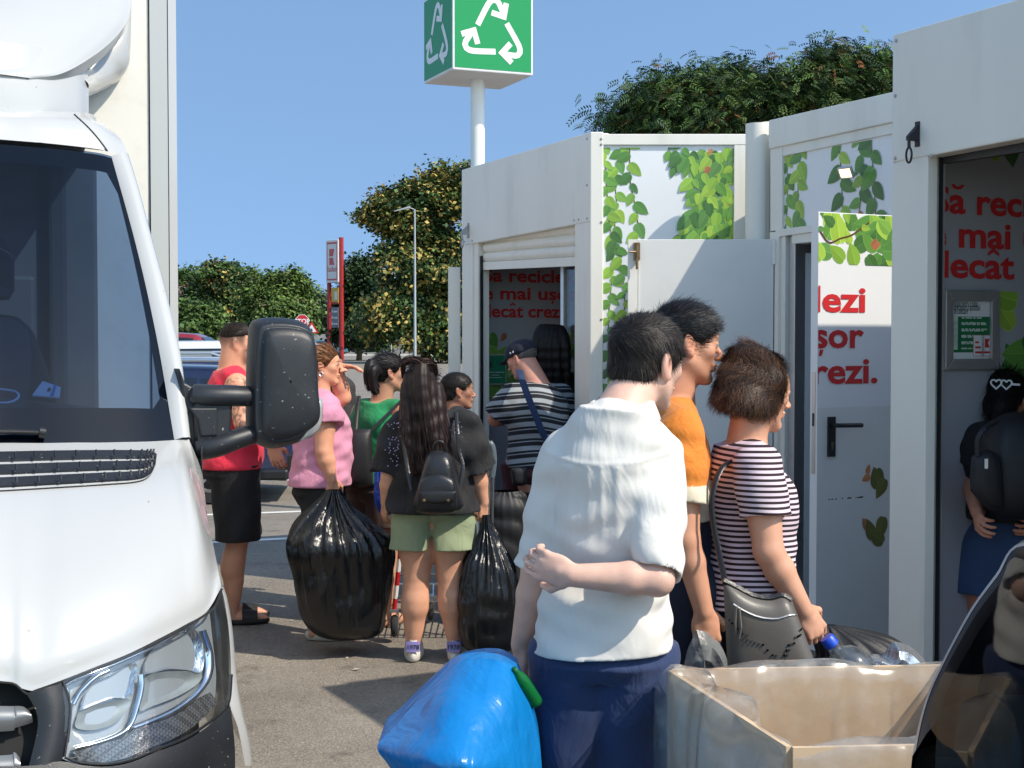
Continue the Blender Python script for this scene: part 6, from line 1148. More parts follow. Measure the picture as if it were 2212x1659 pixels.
            r = .0092 * k
        th = wr + d * .022 * k + side * .03 * k + pn * .008 * k; t2 = th + nrm(side * (.75 if not o.get('thumb_in') else .3) + d * .75 + pn * .35) * .04 * k; t3 = t2 + nrm(d * .9 + side * .1 + pn * (.25 + cu * .4)) * .03 * k
        f.cone(wr + d * .012 * k + side * .015 * k, th, .014 * k, .0145 * k, .008); f.cone(th, t2, .014 * k, .0115 * k, .004); f.cone(t2, t3, .0115 * k, .0098 * k, .003)
    # ---- clothes
    def cover(s, m=.16): lo, hi = s.bounds(m); return lo, hi
    def emit(s, f, name, m, smooth=2, uv=None, cc=None):
        V, F = f.mesh()
        if len(F) == 0: return None
        V = relax(V, F, smooth); c = cc(V) if cc else None
        o = link(name, fast_mesh(name, V, F, [m], col=c), s.root); o['_'] = 1; del o['_']; return o
    def top(s, name, m, hem, sleeve=.55, loose=.012, flare=.0, neck=.055, folds=.004, seed=1, hemtilt=(0, 0), sleeveless=False, belly=0., bust=0., sl_r=.046, cc=None, res=None, collar=False, vfold=0., hips=1., extra=None, neckcut=None, sw=1.):
        """hem: height of the lower edge along the torso in z; sleeve: fraction of upper arm covered (can pass the elbow)"""
        J, h, g = s.J, s.H, s.g; lo, hi = s.bounds(.17); lo[2] = hem - .06; hi[2] = J['neck'][2] + .10; f = SDF(lo, hi, res or s.res)
        right = nrm(J['shR'] - J['shL']); pel, ne = J['pelvis'], J['neck']; up = nrm(ne - pel); L0 = hem - pel[2]
        bot = pel + up * min(L0, -.0) if L0 < 0 else pel; W = .085 * h * g; lo_ = loose
        nz = noise_fn(seed, 26); nz2 = noise_fn(seed + 5, 60)
        rip = (lambda u, v, w: vfold * np.sin(u * 95 + 1.3 * np.sin(w * 6 + u * 9)) * (.55 + .45 * np.sin(u * 23 + 1))) if vfold else None
        base = pel - up * .07 * h; tot = np.linalg.norm(ne - base); fr = lambda z: z * h / tot
        if L0 < -.06 * h: base = pel + up * (L0 - .03); tot = np.linalg.norm(ne - base)
        kk = lambda q: (np.dot(pel - base, up) + q * np.dot(ne - pel, up)) / tot
        f.loft(base, ne + up * .004, right, [(0, W * 1.12 * hips + lo_ + flare, .064 * h * g + lo_ + flare + belly * .5, .074 * h * g + lo_ + flare, 0), (kk(.05), W * 1.14 * hips + lo_ + flare * .8, .066 * h * g + lo_ + belly * .7, .076 * h * g + lo_ + flare * .6, 0), (kk(.28), W * 1.02 + lo_ + flare * .5, .066 * h * g + lo_ + belly, .060 * h * g + lo_ + flare * .3, 0), (kk(.5), W * 1.04 * sw + lo_, .068 * h * g + lo_ + bust * .5 + belly * .4, .060 * h * g + lo_, 0), (kk(.72), W * 1.16 * sw + lo_ * .8, .066 * h * g + lo_ * .8 + bust, .066 * h * g + lo_ * .8, 0), (kk(.88), W * 1.0 * sw + lo_ * .4, .052 * h * g + lo_ * .5, .058 * h * g + lo_ * .5, -.004 * h), (1, W * .6, .036 * h, .044 * h, -.008 * h)], k=.02, rip=rip)
        for n in 'RL':
            sh, el, wr = J['sh' + n], J['el' + n], J['wr' + n]
            f.cone(ne - V3(0, 0, .018 * h), (sh if not sleeveless else ne * (1 - sleeveless) + sh * sleeveless) + V3(0, 0, .004 * h), .036 * h * (1 if not sleeveless else .95), (.036 * h + lo_ * .3) * g * (1 if not sleeveless else .9), .03)
            if not sleeveless:
                e = sh + (el - sh) * sleeve; dd = nrm(el - sh)
                g2 = SDF(np.minimum(sh, e) - .13, np.maximum(sh, e) + .13, f.res); g2.cone(sh, sh * .5 + e * .5, (.037 * h + lo_ * .4) * g, (sl_r * h) * g, .02); g2.cone(sh * .5 + e * .5, e + dd * .06, sl_r * h * g, sl_r * h * g * 1.04, .02); g2.cutplane(e, dd)
                g2.cone(e - dd * .018, e + dd * .1, .031 * h * g, .031 * h * g, .004, 's')
                o = np.round((g2.lo - f.lo) / f.res).astype(int); a = np.maximum(o, 0); b = np.minimum(o + g2.n, f.n)
                # resample on f's grid by nearest shift
                sl1 = tuple(slice(a[i], b[i]) for i in range(3)); sl2 = tuple(slice(a[i] - o[i], b[i] - o[i]) for i in range(3)); d1, d2 = f.d[sl1], g2.d[sl2]; k = .018; hq = np.clip(.5 + .5 * (d2 - d1) / k, 0, 1); f.d[sl1] = d2 * (1 - hq) + d1 * hq - k * hq * (1 - hq)
        if extra: extra(f)
        f.warp(lambda x, y, z: folds * nz(x * .8, y * .8, z * 1.3) + folds * .5 * nz2(x * .7, y * .7, z * 1.2))
        f.cutplane((0, 0, hem), (hemtilt[0], hemtilt[1], -1))
        nc = neckcut if neckcut is not None else ne + V3(0, .012 * h, .03 * h)
        f.ell(nc, [neck * h * .95, neck * h * 1.05, neck * h * .8], None, .004, 's')
        return s.emit(f, name, m, 2, cc=cc)
    def legs(s, name, m, waist, hem, loose=.014, flare=.008, folds=.004, seed=2, res=None, hips=1., notch=0., cc=None):
        J, h, g = s.J, s.H, s.g; lo, hi = s.bounds(.14); lo[2] = hem - .05; hi[2] = waist + .05; f = SDF(lo, hi, res or s.res); right = nrm(J['hipR'] - J['hipL']); W = .085 * h * g; nz = noise_fn(seed, 30); pel = J['pelvis']
        f.loft(V3(pel[0], pel[1], max(hem - .02, .45 * h)), V3(pel[0], pel[1], waist + .02), right, [(0, W * .84 * hips + loose * .6, .046 * h * g + loose * .6, .056 * h * g + loose * .6, 0), (.4, W * 1.12 * hips + loose * .8, .062 * h * g + loose * .7, .076 * h * g + loose * .7, 0), (1, W * 1.03 + loose * .3, .064 * h * g + loose * .4, .062 * h * g + loose * .4, 0)], k=.02)
        for n in 'RL':
            hp_, kn, an = J['hip' + n], J['kn' + n], J['an' + n]; r0, r1, r2 = .056 * h * g + loose, .040 * h * g + loose + flare * .6, .030 * h * g + loose + flare
            f.cone(hp_, kn, r0, r1, .02)
            if hem < kn[2]: f.cone(kn, an, r1, r2, .02)
            elif hem < hp_[2]: t = (hp_[2] - hem) / (hp_[2] - kn[2]); e = hp_ * (1 - t) + kn * t; f.cone(hp_, e, r0, r0 + flare - .004, .02)
        if notch: f.ell(V3(pel[0], pel[1], hem - .01), [.022, .4, notch], None, .03, 's'); f.warp(lambda x, y, z: .010 * np.exp(-((x - pel[0]) / .012) ** 2) * (z < .52 * h))
        f.warp(lambda x, y, z: folds * nz(x, y, z * .9)); f.cutplane((0, 0, hem), (0, 0, -1)); f.cutplane((0, 0, waist), (0, 0, 1)); return s.emit(f, name, m, 2, cc=cc)
    # ---- hair
    def haircap(s, shape, res=None):
        """shape: list of (kind, ...) in head units; returns V,F,N"""
        hh = s.hh; c = s.J['head']; f = SDF(c - hh * 1.25, c + hh * 1.0, res or min(s.res, .005)); M = s.hframe()
        for it in shape:
            k = it[0]
            if k == 'e': f.ell(s.hp(it[1]), np.array(it[2]) * hh, M, (it[3] if len(it) > 3 else .05) * hh)
            elif k == 'c': f.cone(s.hp(it[1]), s.hp(it[2]), it[3] * hh, it[4] * hh, .06 * hh)
            elif k == '-e': f.ell(s.hp(it[1]), np.array(it[2]) * hh, M, .03 * hh, 's')
            elif k == 'p': f.cutplane(s.hp(it[1]), np.array(it[2]) @ M)
            elif k == 'n': nz = noise_fn(it[1], it[2] / hh); f.warp(lambda x, y, z: it[3] * hh * nz(x, y, z))
        V, F = f.mesh(); V = relax(V, F, 1); return V, F, vnormals(V, F)
    def hair(s, cap, col, n=3000, length=.04, lift=.3, width=.0012, comb=None, jit=.35, seed=1, hi=None, segs=4, curl=0., name='hair', gravity=0., extra=None):
        V, F, N = cap; r = np.random.default_rng(seed); hh = s.hh; M = s.hframe(); col = np.array(col); base = np.tile(col * .55, (len(V), 1)); AV, AF, AC = [V], [F], [base]; nb = len(V)
        idx = r.integers(0, len(V), n); P = V[idx]; nn = N[idx]; L = ((P - s.J['head']) @ M.T) / hh
        cm = comb(L) @ M if comb else np.tile(M[1], (n, 1)); cm = cm - nn * (cm * nn).sum(1)[:, None]; cm /= np.linalg.norm(cm, axis=1)[:, None] + 1e-9
        d = cm + nn * lift + r.normal(size=(n, 3)) * jit; d /= np.linalg.norm(d, axis=1)[:, None]; ln = length * r.uniform(.55, 1.25, n); side = np.cross(d, nn); side /= np.linalg.norm(side, axis=1)[:, None] + 1e-9
        shade = r.uniform(.55, 1.5, n)[:, None]; cc = col * shade
        if hi is not None: sel = r.random(n) < .25; cc[sel] = np.array(hi) * shade[sel]
        p = P - nn * .002; ptsL, ptsR = [], []; ph = r.uniform(0, 6.28, n)
        for i in range(segs + 1):
            w_ = width * (1 - (i / segs) ** 2 * .85) * .5; ptsL.append(p - side * w_); ptsR.append(p + side * w_)
            step = d * (ln / segs)[:, None]; p = p + step + side * (curl * np.sin(ph + i * 1.9) * ln / segs)[:, None]; d = d * .82 + cm * .18 - nn * .12 * lift - V3(0, 0, gravity); d /= np.linalg.norm(d, axis=1)[:, None]
        A = np.stack([np.stack(ptsL, 1), np.stack(ptsR, 1)], 2).reshape(n, -1, 3)      # n,(segs+1)*2
        k = (segs + 1) * 2; b = nb + np.arange(n)[:, None] * k; fs = [np.stack([b[:, 0] + 2 * i, b[:, 0] + 2 * i + 1, b[:, 0] + 2 * i + 3, b[:, 0] + 2 * i + 2], 1) for i in range(segs)]
        AV.append(A.reshape(-1, 3)); AF += fs; AC.append(np.repeat(cc, k, 0))
        if extra: nb2 = nb + n * k; V2, F2, C2 = extra; AV.append(V2); AF.append(F2 + nb2); AC.append(C2)
        return link(name, fast_mesh(name, np.vstack(AV), np.vstack(AF), [M_HAIRM], col=np.vstack(AC)), s.root)
    def thing(s, mb, name, **k): o = mb.build(name, s.root, **k); return o
    def world(s, p): return Matrix.Translation(s.org) @ Matrix.Rotation(s.th, 4, 'Z') @ Vector(p)
def locks(paths, n, width, col, spread, seed, segs=14, wav=.0, hi=None, rad=None, ridge=.004):
    """ribbons following guide curves (each an array of points), spread around them"""
    r = np.random.default_rng(seed); V, F, C = [], [], []; col = np.array(col); b = 0
    for i in range(n):
        g = spline(paths[r.integers(len(paths))], segs + 1); off = r.normal(size=3) * spread; l = r.uniform(.75, 1.05); g = g[0] + (g - g[0]) * l; ph = r.uniform(0, 6.28); t = np.linspace(0, 1, segs + 1)
        q = g + off * (.35 + .65 * t)[:, None] + (np.sin(t * 14 + ph) * wav * t)[:, None] * nrm(r.normal(size=3)); tn = np.gradient(q, axis=0); sd = np.cross(tn, nrm(r.normal(size=3) + V3(0, 1.5, 0))); sd /= np.linalg.norm(sd, axis=1)[:, None] + 1e-9; w_ = width * (1 - .7 * t ** 2)[:, None] * .5
        V.append(np.stack([q - sd * w_, q + sd * w_], 1).reshape(-1, 3)); k = np.arange(segs) * 2 + b; F.append(np.stack([k, k + 1, k + 3, k + 2], 1)); b += 2 * (segs + 1); c = col * r.uniform(.7, 1.3)
        if hi is not None and r.random() < .3: c = np.array(hi) * r.uniform(.6, 1.3)
        C.append(np.tile(c, (2 * (segs + 1), 1)))
    if rad:
        A = np.vstack([np.vstack(p) for p in paths]); f = SDF(A.min(0) - .12, A.max(0) + .12, .007); nz = noise_fn(seed, 30)
        for p in paths:
            q = spline(p, 9)
            for i in range(8): f.cone(q[i], q[i + 1], rad * (1 - .06 * i), rad * (1 - .06 * (i + 1)), .03)
        f.warp(lambda x, y, z: ridge * np.sin(x * 210 + 3 * np.sin(z * 9)) + .003 * nz(x, y, z * .3)); v2, f2 = f.mesh(); v2 = relax(v2, f2, 1); V.append(v2); F.append(f2 + b); C.append(np.tile(col * .8, (len(v2), 1)))
    return np.vstack(V), np.vstack(F), np.vstack(C)
HAIR_DARK = (.014, .011, .010); HAIR_BROWN = (.035, .018, .011); HAIR_RED = (.16, .065, .025)
# ---------------------------------------------------------------- the people
def short_shape(k=1.): return [('e', (0, -.06, .165), (.35 * k, .45 * k, .365 * k)), ('e', (0, -.20, -.06), (.30, .29, .26)), ('-e', (0, .33, -.10), (.40, .34, .33)), ('p', (0, 0, -.30), (0, .25, -1)), ('-e', (.40, .02, -.12), (.16, .2, .2)), ('-e', (-.40, .02, -.12), (.16, .2, .2))]
comb_short = lambda L: np.stack([L[:, 0] * .4, .5 + 0 * L[:, 0], -.9 + L[:, 2] * 1.6], 1)
comb_down = lambda L: np.stack([L[:, 0] * .5, -.3 + 0 * L[:, 0], -1 + L[:, 2] * 1.2], 1)
comb_back = lambda L: np.stack([0 * L[:, 0], -1 + 0 * L[:, 0], .35 - .8 * np.maximum(0, -L[:, 1])], 1)
def ppl(x, y, Y): return at(x, y, Y)
# man in white
p1 = Person(1312, 3.7, 1.80, 14, 'man in white linen shirt and navy trousers, right arm folded behind his back', res=.0038, girth=.94, skin=(222, 172, 148)); p1._hh = .246
p1.headyaw = 33; p1.headpitch = -6; p1.headroll = 4
p1.set(head=(1398, 784, 3.76), neck=(1335, 885, 3.68), shR=(1428, 1000, 3.66), shL=(1220, 985, 3.74), elL=(1160, 1230, 3.78), wrL=(1126, 1392, 3.86), elR=(1420, 1252, 3.50), wrR=(1238, 1243, 3.50), pelvis=(1300, 1400, 3.70), hipR=(1365, 1415, 3.70), hipL=(1240, 1415, 3.72), knR=(1360, 1760, 3.72), knL=(1225, 1760, 3.74))
p1.J['anR'] = V3(.07, -.02, .08); p1.J['anL'] = V3(-.11, 0, .08)
p1.hand['R'] = dict(curl=.75, palm=V3(0, 1, .1), dir=V3(-1, .05, .28)); p1.hand['L'] = dict(curl=1.1, palm=V3(.8, .5, 0), dir=V3(-.05, .2, -1))
p1.body(ear=1.12, torso_scale=.88)
p1.hair(p1.haircap(short_shape(1.03)), HAIR_DARK, 13000, .034, .12, .0012, lambda L: np.stack([L[:, 0] * .4 + .5 * np.sin(L[:, 2] * 11), .5 + .4 * np.sin(L[:, 0] * 13), -.9 + L[:, 2] * 1.6], 1), jit=.16, seed=3, hi=(.06, .045, .036), segs=4)
M_LINEN = mat('white_linen', (.68, .655, .605), .9, bump=.05, bscale=240, var=.03, vscale=9, sheen=.1, wrinkle=(.4, 6, (1, 1, .5)))
def shirt_extra(f):
    J = p1.J; ne = J['neck']
    # collar stand, folded collar
    yk = J['neck'][2] - .135
    f.warp(lambda x, y, z: np.where((y < .02) & (np.abs(x - .01) < .17), -.0035 * np.exp(-((z - yk - .04 * (x * 5) ** 2) / .006) ** 2) - .004 * np.clip(1 - (yk - z) / .25, 0, 1) * (z < yk - .004) * np.maximum(0, np.sin(x * 120 + 2 * np.sin(x * 31))) * np.clip((.14 - np.abs(x)) / .03, 0, 1), 0))
    wz = (J['wrR'][2] + J['elR'][2]) / 2; f.warp(lambda x, y, z: .012 * np.exp(-((z - wz) / .045) ** 2) * np.clip(-y / .05, 0, 1) * np.clip((.2 - np.abs(x)) / .05, 0, 1) - .006 * np.exp(-((z - wz - .07) / .03) ** 2) * np.sin(x * 26 + z * 14))
hem1 = p1.loc(1300, 1402, 3.7)[2]
p1.top('shirt', M_LINEN, hem1, .98, loose=.012, flare=.014, sl_r=.038, folds=.0050, seed=4, vfold=.0006, extra=shirt_extra, neck=.034, sw=.93, hemtilt=(.05, 0), res=.0045)
p1.legs('trousers', cloth('navy_jersey', (.018, .036, .105), bscale=220, var=.03), p1.loc(1300, 1385, 3.7)[2], .06, loose=.024, flare=.012, folds=.006, seed=6)
mb = MB(); q = p1.J
ne = q['neck']; cM = MB(); ang = np.linspace(-3.6, .46, 30); cM.grid([[tuple(ne + V3((.072 + o_) * math.cos(t) + .008, (.068 + o_) * math.sin(t) + .012, z - .012 + .014 * math.sin(t))) for t in ang] for o_, z in ((-.004, -.004), (-.004, .026), (.001, .034), (.010, .028), (.022, -.002), (.027, -.016))], M_LINEN); p1.thing(cM, 'collar', smooth=True, solid=.004)
mb.tube([tuple(p) for p in [V3(.155 * math.cos(t), .10 * math.sin(t) - .012, hem1 - .012) + V3(q['pelvis'][0], q['pelvis'][1], 0) for t in np.linspace(-2.2, -.6, 14)]], .010, M_BLACK, 6); p1.thing(mb, 'waistband')
# youth in orange
p2 = Person(1450, 4.22, 1.83, 62, 'youth in orange T-shirt with cream lower panel, short black hair, holding a clear bag', res=.0045, girth=.88, skin=(214, 148, 110)); p2._hh = .232
p2.headyaw = 20; p2.headpitch = -6
p2.set(head=(1484, 744, 4.22), neck=(1450, 865, 4.24), shR=(1472, 935, 4.05), shL=(1425, 930, 4.42), elR=(1482, 1165, 4.02), wrR=(1520, 1320, 4.02), pelvis=(1440, 1280, 4.24))
p2.hand['R'] = dict(curl=1.25, palm=V3(-.9, .3, 0), dir=V3(0, .15, -1)); p2.body(ear=1.0, nose=1.05)
p2.hair(p2.haircap([('e', (0, -.05, .18), (.355, .46, .385)), ('e', (0, -.22, -.02), (.29, .26, .22)), ('-e', (0, .36, -.09), (.42, .34, .33)), ('p', (0, 0, -.22), (0, .25, -1)), ('-e', (.40, .03, -.14), (.16, .22, .22)), ('-e', (-.40, .03, -.14), (.16, .22, .22))]), (.012, .011, .012), 8000, .036, .28, .0014, lambda L: np.stack([L[:, 0] * .3, .9 + 0 * L[:, 0], .1 + L[:, 2] * .3], 1), jit=.35, seed=5, hi=(.05, .05, .055))
orange_, cream_ = np.array((.66, .20, .02)), np.array((.68, .60, .45)); zc2 = p2.loc(1500, 1040, 4.1)[2]
p2.top('tshirt', mat('orange_tshirt', rough=.85, attr='Col', bump=.06, bscale=260, sheen=.1, wrinkle=(.45, 9, (1, 1, .6))), p2.loc(1500, 1130, 4.1)[2], .66, loose=.024, sl_r=.046, folds=.005, seed=8, neck=.045, cc=lambda V: np.where((V[:, 2] < zc2)[:, None], cream_, orange_))
p2.legs('trousers', cloth('navy_trousers', (.012, .016, .035)), p2.loc(1500, 1118, 4.1)[2] + .03, .06, loose=.02)
# woman in the striped tee
p3 = Person(1612, 4.2, 1.69, 58, 'woman in black and white striped T-shirt with wavy brown bob', res=.0045, girth=1.02, skin=(216, 152, 116), woman=True); p3._hh = .228
p3.headyaw = 6; p3.headpitch = -8
p3.set(head=(1640, 846, 4.2), neck=(1610, 962, 4.2), shR=(1638, 1010, 4.02), shL=(1592, 1002, 4.36), elR=(1660, 1190, 3.98), wrR=(1735, 1318, 4.0), pelvis=(1615, 1260, 4.2), hipR=(1640, 1290, 4.12), hipL=(1590, 1290, 4.28))
p3.hand['R'] = dict(curl=1.0, palm=V3(-.8, .2, -.3), dir=V3(.12, .55, -.8)); p3.body(bust=.018)
hc = p3.haircap([('e', (0, -.09, .17), (.385, .46, .39)), ('e', (0, -.22, -.06), (.39, .36, .25), .08), ('e', (0, -.46, -.15), (.28, .17, .12), .08), ('e', (.18, .02, .03), (.22, .24, .28), .08), ('e', (-.18, .02, .03), (.22, .24, .28), .08), ('-e', (0, .46, -.16), (.44, .40, .42)), ('p', (0, .30, .2), (0, 1, .25)), ('p', (0, 0, -.27), (0, .35, -1)), ('n', 3, 6.5, .05)])
p3.hair(hc, (.040, .021, .013), 15000, .050, .12, .0013, lambda L: np.stack([L[:, 0] * .5 + .6 * np.sin(L[:, 2] * 17), -.5 + .6 * np.sin(L[:, 2] * 13 + L[:, 0] * 9), -.8 + L[:, 2] * 1.1], 1), jit=.14, seed=9, hi=(.14, .066, .034), segs=6, curl=.8)
st3 = stripes('striped_jersey', [lin(214, 196, 206), (.022, .010, .014)], [0, .52], 1); zr3 = p3.loc(1600, 1100, 4.2)
def cc3(V):
    s_ = 1 / .0155; J = p3.J; a, b = J['shR'], J['elR']; d = nrm(b - a); t = (V - a) @ d; rr = np.linalg.norm((V - a) - t[:, None] * d, axis=1); arm = (rr < .078) & (t > .02) & (V[:, 0] > a[0] - .02)
    c = np.zeros((len(V), 3)); c[:, 0] = V[:, 2] * s_ + .15 * np.sin(V[:, 0] * 22) + .25 * np.sin(V[:, 1] * 11) + 20; return c
p3.top('tshirt', st3, p3.loc(1600, 1300, 4.2)[2], .60, loose=.010, flare=.012, sl_r=.043, folds=.004, seed=10, bust=.022, belly=.02, neck=.06, cc=cc3, res=.004, hips=1.12, neckcut=p3.J['neck'] + V3(0, .03, .03))
p3.legs('trousers', cloth('navy_slacks', (.012, .014, .028)), p3.loc(1600, 1290, 4.2)[2] + .02, .06, loose=.014, hips=1.1)
# long haired woman
p4 = Person(937, 7.41, 1.63, 2, 'woman seen from behind with long dark hair, black T-shirt and sage green shorts', res=.0065, girth=1.22, skin=(222, 156, 118), woman=True); p4._hh = .225
p4.set(head=(912, 828, 7.42), neck=(930, 895, 7.41), shR=(1002, 922, 7.38), shL=(868, 925, 7.44), elR=(1030, 1020, 7.42), wrR=(1044, 1085, 7.44), elL=(843, 1030, 7.42), wrL=(834, 1085, 7.46), pelvis=(935, 1110, 7.41), hipR=(972, 1120, 7.41), hipL=(900, 1120, 7.41), knR=(972, 1238, 7.41), knL=(900, 1238, 7.41), anR=(984, 1392, 7.41), anL=(893, 1390, 7.41))
for n in 'RL': p4.J['an' + n][2] = .075
p4.hand['R'] = dict(curl=1.25, palm=V3(-.7, .5, 0), dir=V3(0, .1, -1)); p4.hand['L'] = dict(curl=.7, palm=V3(.7, .4, 0)); p4.body(ear=.9, lg=1.12)
bk = lambda x, y, Y: V3(*p4.loc(x, y, Y)); G = [[bk(905, 800, 7.30), bk(900, 850, 7.26), bk(905, 930, 7.24), bk(915, 1010, 7.25), bk(935, 1050, 7.26)], [bk(885, 815, 7.32), bk(878, 870, 7.28), bk(880, 940, 7.25), bk(895, 1020, 7.26)], [bk(925, 815, 7.30), bk(935, 880, 7.26), bk(945, 950, 7.24), bk(960, 1010, 7.25), bk(982, 1060, 7.27)], [bk(945, 840, 7.33), bk(950, 900, 7.28), bk(960, 960, 7.26), bk(968, 1000, 7.27)], [bk(912, 792, 7.28), bk(915, 850, 7.24), bk(928, 930, 7.22), bk(945, 1000, 7.24)]]
ex = locks(G, 3000, .0032, (.022, .012, .012), .022, 5, hi=(.045, .022, .020), wav=.007, rad=.036, ridge=.0022); b1 = locks([[bk(872, 815, 7.34), bk(872, 785, 7.30), bk(892, 775, 7.27), bk(912, 785, 7.27), bk(908, 800, 7.28)], [bk(942, 810, 7.34), bk(935, 785, 7.3), bk(918, 780, 7.27), bk(905, 795, 7.27)]], 300, .005, (.026, .014, .013), .010, 6, hi=(.07, .035, .03))
ex = (np.vstack([ex[0], b1[0]]), np.vstack([ex[1], b1[1] + len(ex[0])]), np.vstack([ex[2], b1[2]]))
p4.hair(p4.haircap([('e', (0, -.07, .16), (.36, .46, .37)), ('e', (0, -.25, -.12), (.33, .27, .34), .06), ('-e', (0, .40, -.12), (.42, .36, .4))]), (.018, .012, .012), 1500, .07, .2, .003, comb_down, seed=7, extra=ex)
M_BLKT = cloth('black_tshirt', (.014, .014, .016), bscale=200); p4.top('tshirt', M_BLKT, p4.loc(935, 1104, 7.41)[2], .95, loose=.032, flare=.03, sl_r=.053, folds=.007, seed=12, sw=1.0, belly=.03, neck=.045, hips=1.0)
p4.legs('shorts', cloth('sage_twill', (.27, .32, .19), bscale=200, var=.06), p4.loc(935, 1085, 7.41)[2], p4.loc(935, 1183, 7.41)[2], loose=.014, flare=.030, folds=.006, seed=13, hips=1.0, notch=.07)
r_ = random.Random(3); mb = MB(); M_SEQ = mat('sequin', (.35, .30, .55), .15, metal=.9)
for i in range(90):
    sx = r_.choice((0, 1, 1, 0)); x = r_.gauss(858, 9) if not sx else r_.gauss(985, 8); y = r_.uniform(910, 1010); P = p4.loc(x, y, 7.26 if not sx else 7.27); mb.box(P[0] - .003, P[0] + .003, P[1] - .001, P[1] + .001, P[2] - .003, P[2] + .003, M_SEQ)
def shoe(p, n, cols, L=.27, W_=.095, back=None, yaw=0.):
    an = p.J['an' + n]; M = Matrix.Translation((an[0], an[1], an[2] - .075)) @ Matrix.Rotation(-R(p.foot[n]), 4, 'Z'); sole, up, tab = cols; mb = MB(); T = np.linspace(0, 2 * math.pi, 25)[:-1]
    def ol(s, z, y0=0.): return [(W_ / 2 * s * math.cos(t) * (1 + .12 * math.sin(t)), L * .22 + y0 + L / 2 * s * math.sin(t), z) for t in T]
    mb.grid([ol(.05, .004), ol(.92, .004), ol(1.0, .012), ol(1.05, .03), ol(1.02, .05), ol(.97, .054)], sole, M, closed=True, flip=False); o = p.thing(mb, 'shoe', smooth=True)
    mb = MB(); mb.grid([ol(.98, .05), ol(.97, .066), [(x * .9, y * (.9 if y > .06 else .96), .095 - max(0, y - .06) * .28) for x, y, z in ol(.94, 0)], [(x * .78, min(y, .07) * .97, .118) for x, y, z in ol(.93, 0)], [(x * .70, min(y, .065) * .85, .10) for x, y, z in ol(.9, 0)]], up, M, closed=True); u = mb.build('upper', o, smooth=True)
    if tab:
        mb = MB(); rows = [[M @ Vector((x, -.073 - .012 * math.cos(x / .05 * 1.4) + (z - .05) * .12, z)) for x in np.linspace(-.036, .036, 7)] for z in (.062, .115)]; mb.grid(rows, tab); h_ = mb.build('heel_tab', o)
        vs, fs = text_geo('1978', .034, .012, 'CENTER'); mb = MB(); mb.add([M @ Vector((v[0] * 1.0, -.077 - .012 * math.cos(v[0] / .05 * 1.4) + (v[1] + .026) * .12, .076 + v[1])) for v in vs], fs, M_BLACK); mb.build('heel_number', o)
    return o
M_SOLE = mat('shoe_sole', (.62, .60, .54), .6); M_UPP = mat('shoe_upper', (.55, .53, .55), .6); M_LIL = mat('lilac_tab', (.24, .21, .50), .5)
p4.foot = {'R': 4., 'L': -4.}
for n in 'RL': shoe(p4, n, (M_SOLE, M_UPP, M_LIL), .27, .10)
p4.thing(mb, 'sequin')
# woman in pink
p5 = Person(698, 8.0, 1.70, 86, 'woman in pink T-shirt shading her eyes with her raised hand', res=.0065, girth=1.16, skin=(224, 152, 112), woman=True); p5._hh = .222
p5.set(head=(700, 790, 8.0), neck=(688, 848, 8.0), shR=(702, 882, 7.84), shL=(705, 878, 8.16), elR=(700, 975, 7.80), wrR=(716, 1036, 7.80), elL=(740, 858, 8.14), wrL=(728, 792, 8.10), pelvis=(688, 1050, 8.0))
p5.hand['R'] = dict(curl=1.3, palm=V3(-.8, -.2, 0), dir=V3(0, .1, -1)); p5.hand['L'] = dict(curl=.35, palm=V3(.2, .1, -1), dir=V3(.25, .95, .02)); p5.body(bust=.028, belly=.02)
p5.hair(p5.haircap([('e', (0, -.07, .16), (.355, .455, .37)), ('e', (0, -.28, -.08), (.28, .24, .28), .06), ('-e', (0, .36, -.12), (.42, .34, .38))]), HAIR_RED, 2200, .06, .2, .0035, comb_back, seed=8, hi=(.30, .14, .06), jit=.25)
M_PINKT = cloth('pink_jersey', (.62, .26, .38), bscale=220, var=.05); p5.top('tshirt', M_PINKT, p5.loc(690, 1047, 8.0)[2], .36, loose=.02, flare=.02, sl_r=.055, folds=.006, seed=14, bust=.035, belly=.055, neck=.05)
p5.legs('leggings', cloth('black_leggings', (.012, .012, .013)), p5.loc(690, 1035, 8.0)[2], p5.loc(690, 1133, 8)[2], loose=.010, flare=.004)
mb = MB(); P = p5.hp((.36, -.05, -.16)); mb.tube([tuple(P + V3(0, .012 * math.sin(t), .012 * math.cos(t) - .01)) for t in np.linspace(0, 6.28, 10)], .003, M_ALU, 5); p5.thing(mb, 'earring')
M_BEI = mat('beige_canvas', (.36, .31, .24), .8, bump=.2, bscale=300)
p5.foot = {'R': 0., 'L': 0.}
for n in 'RL': p5.J['an' + n][2] = .075; shoe(p5, n, (M_SOLE, M_BEI, None), .26, .095)
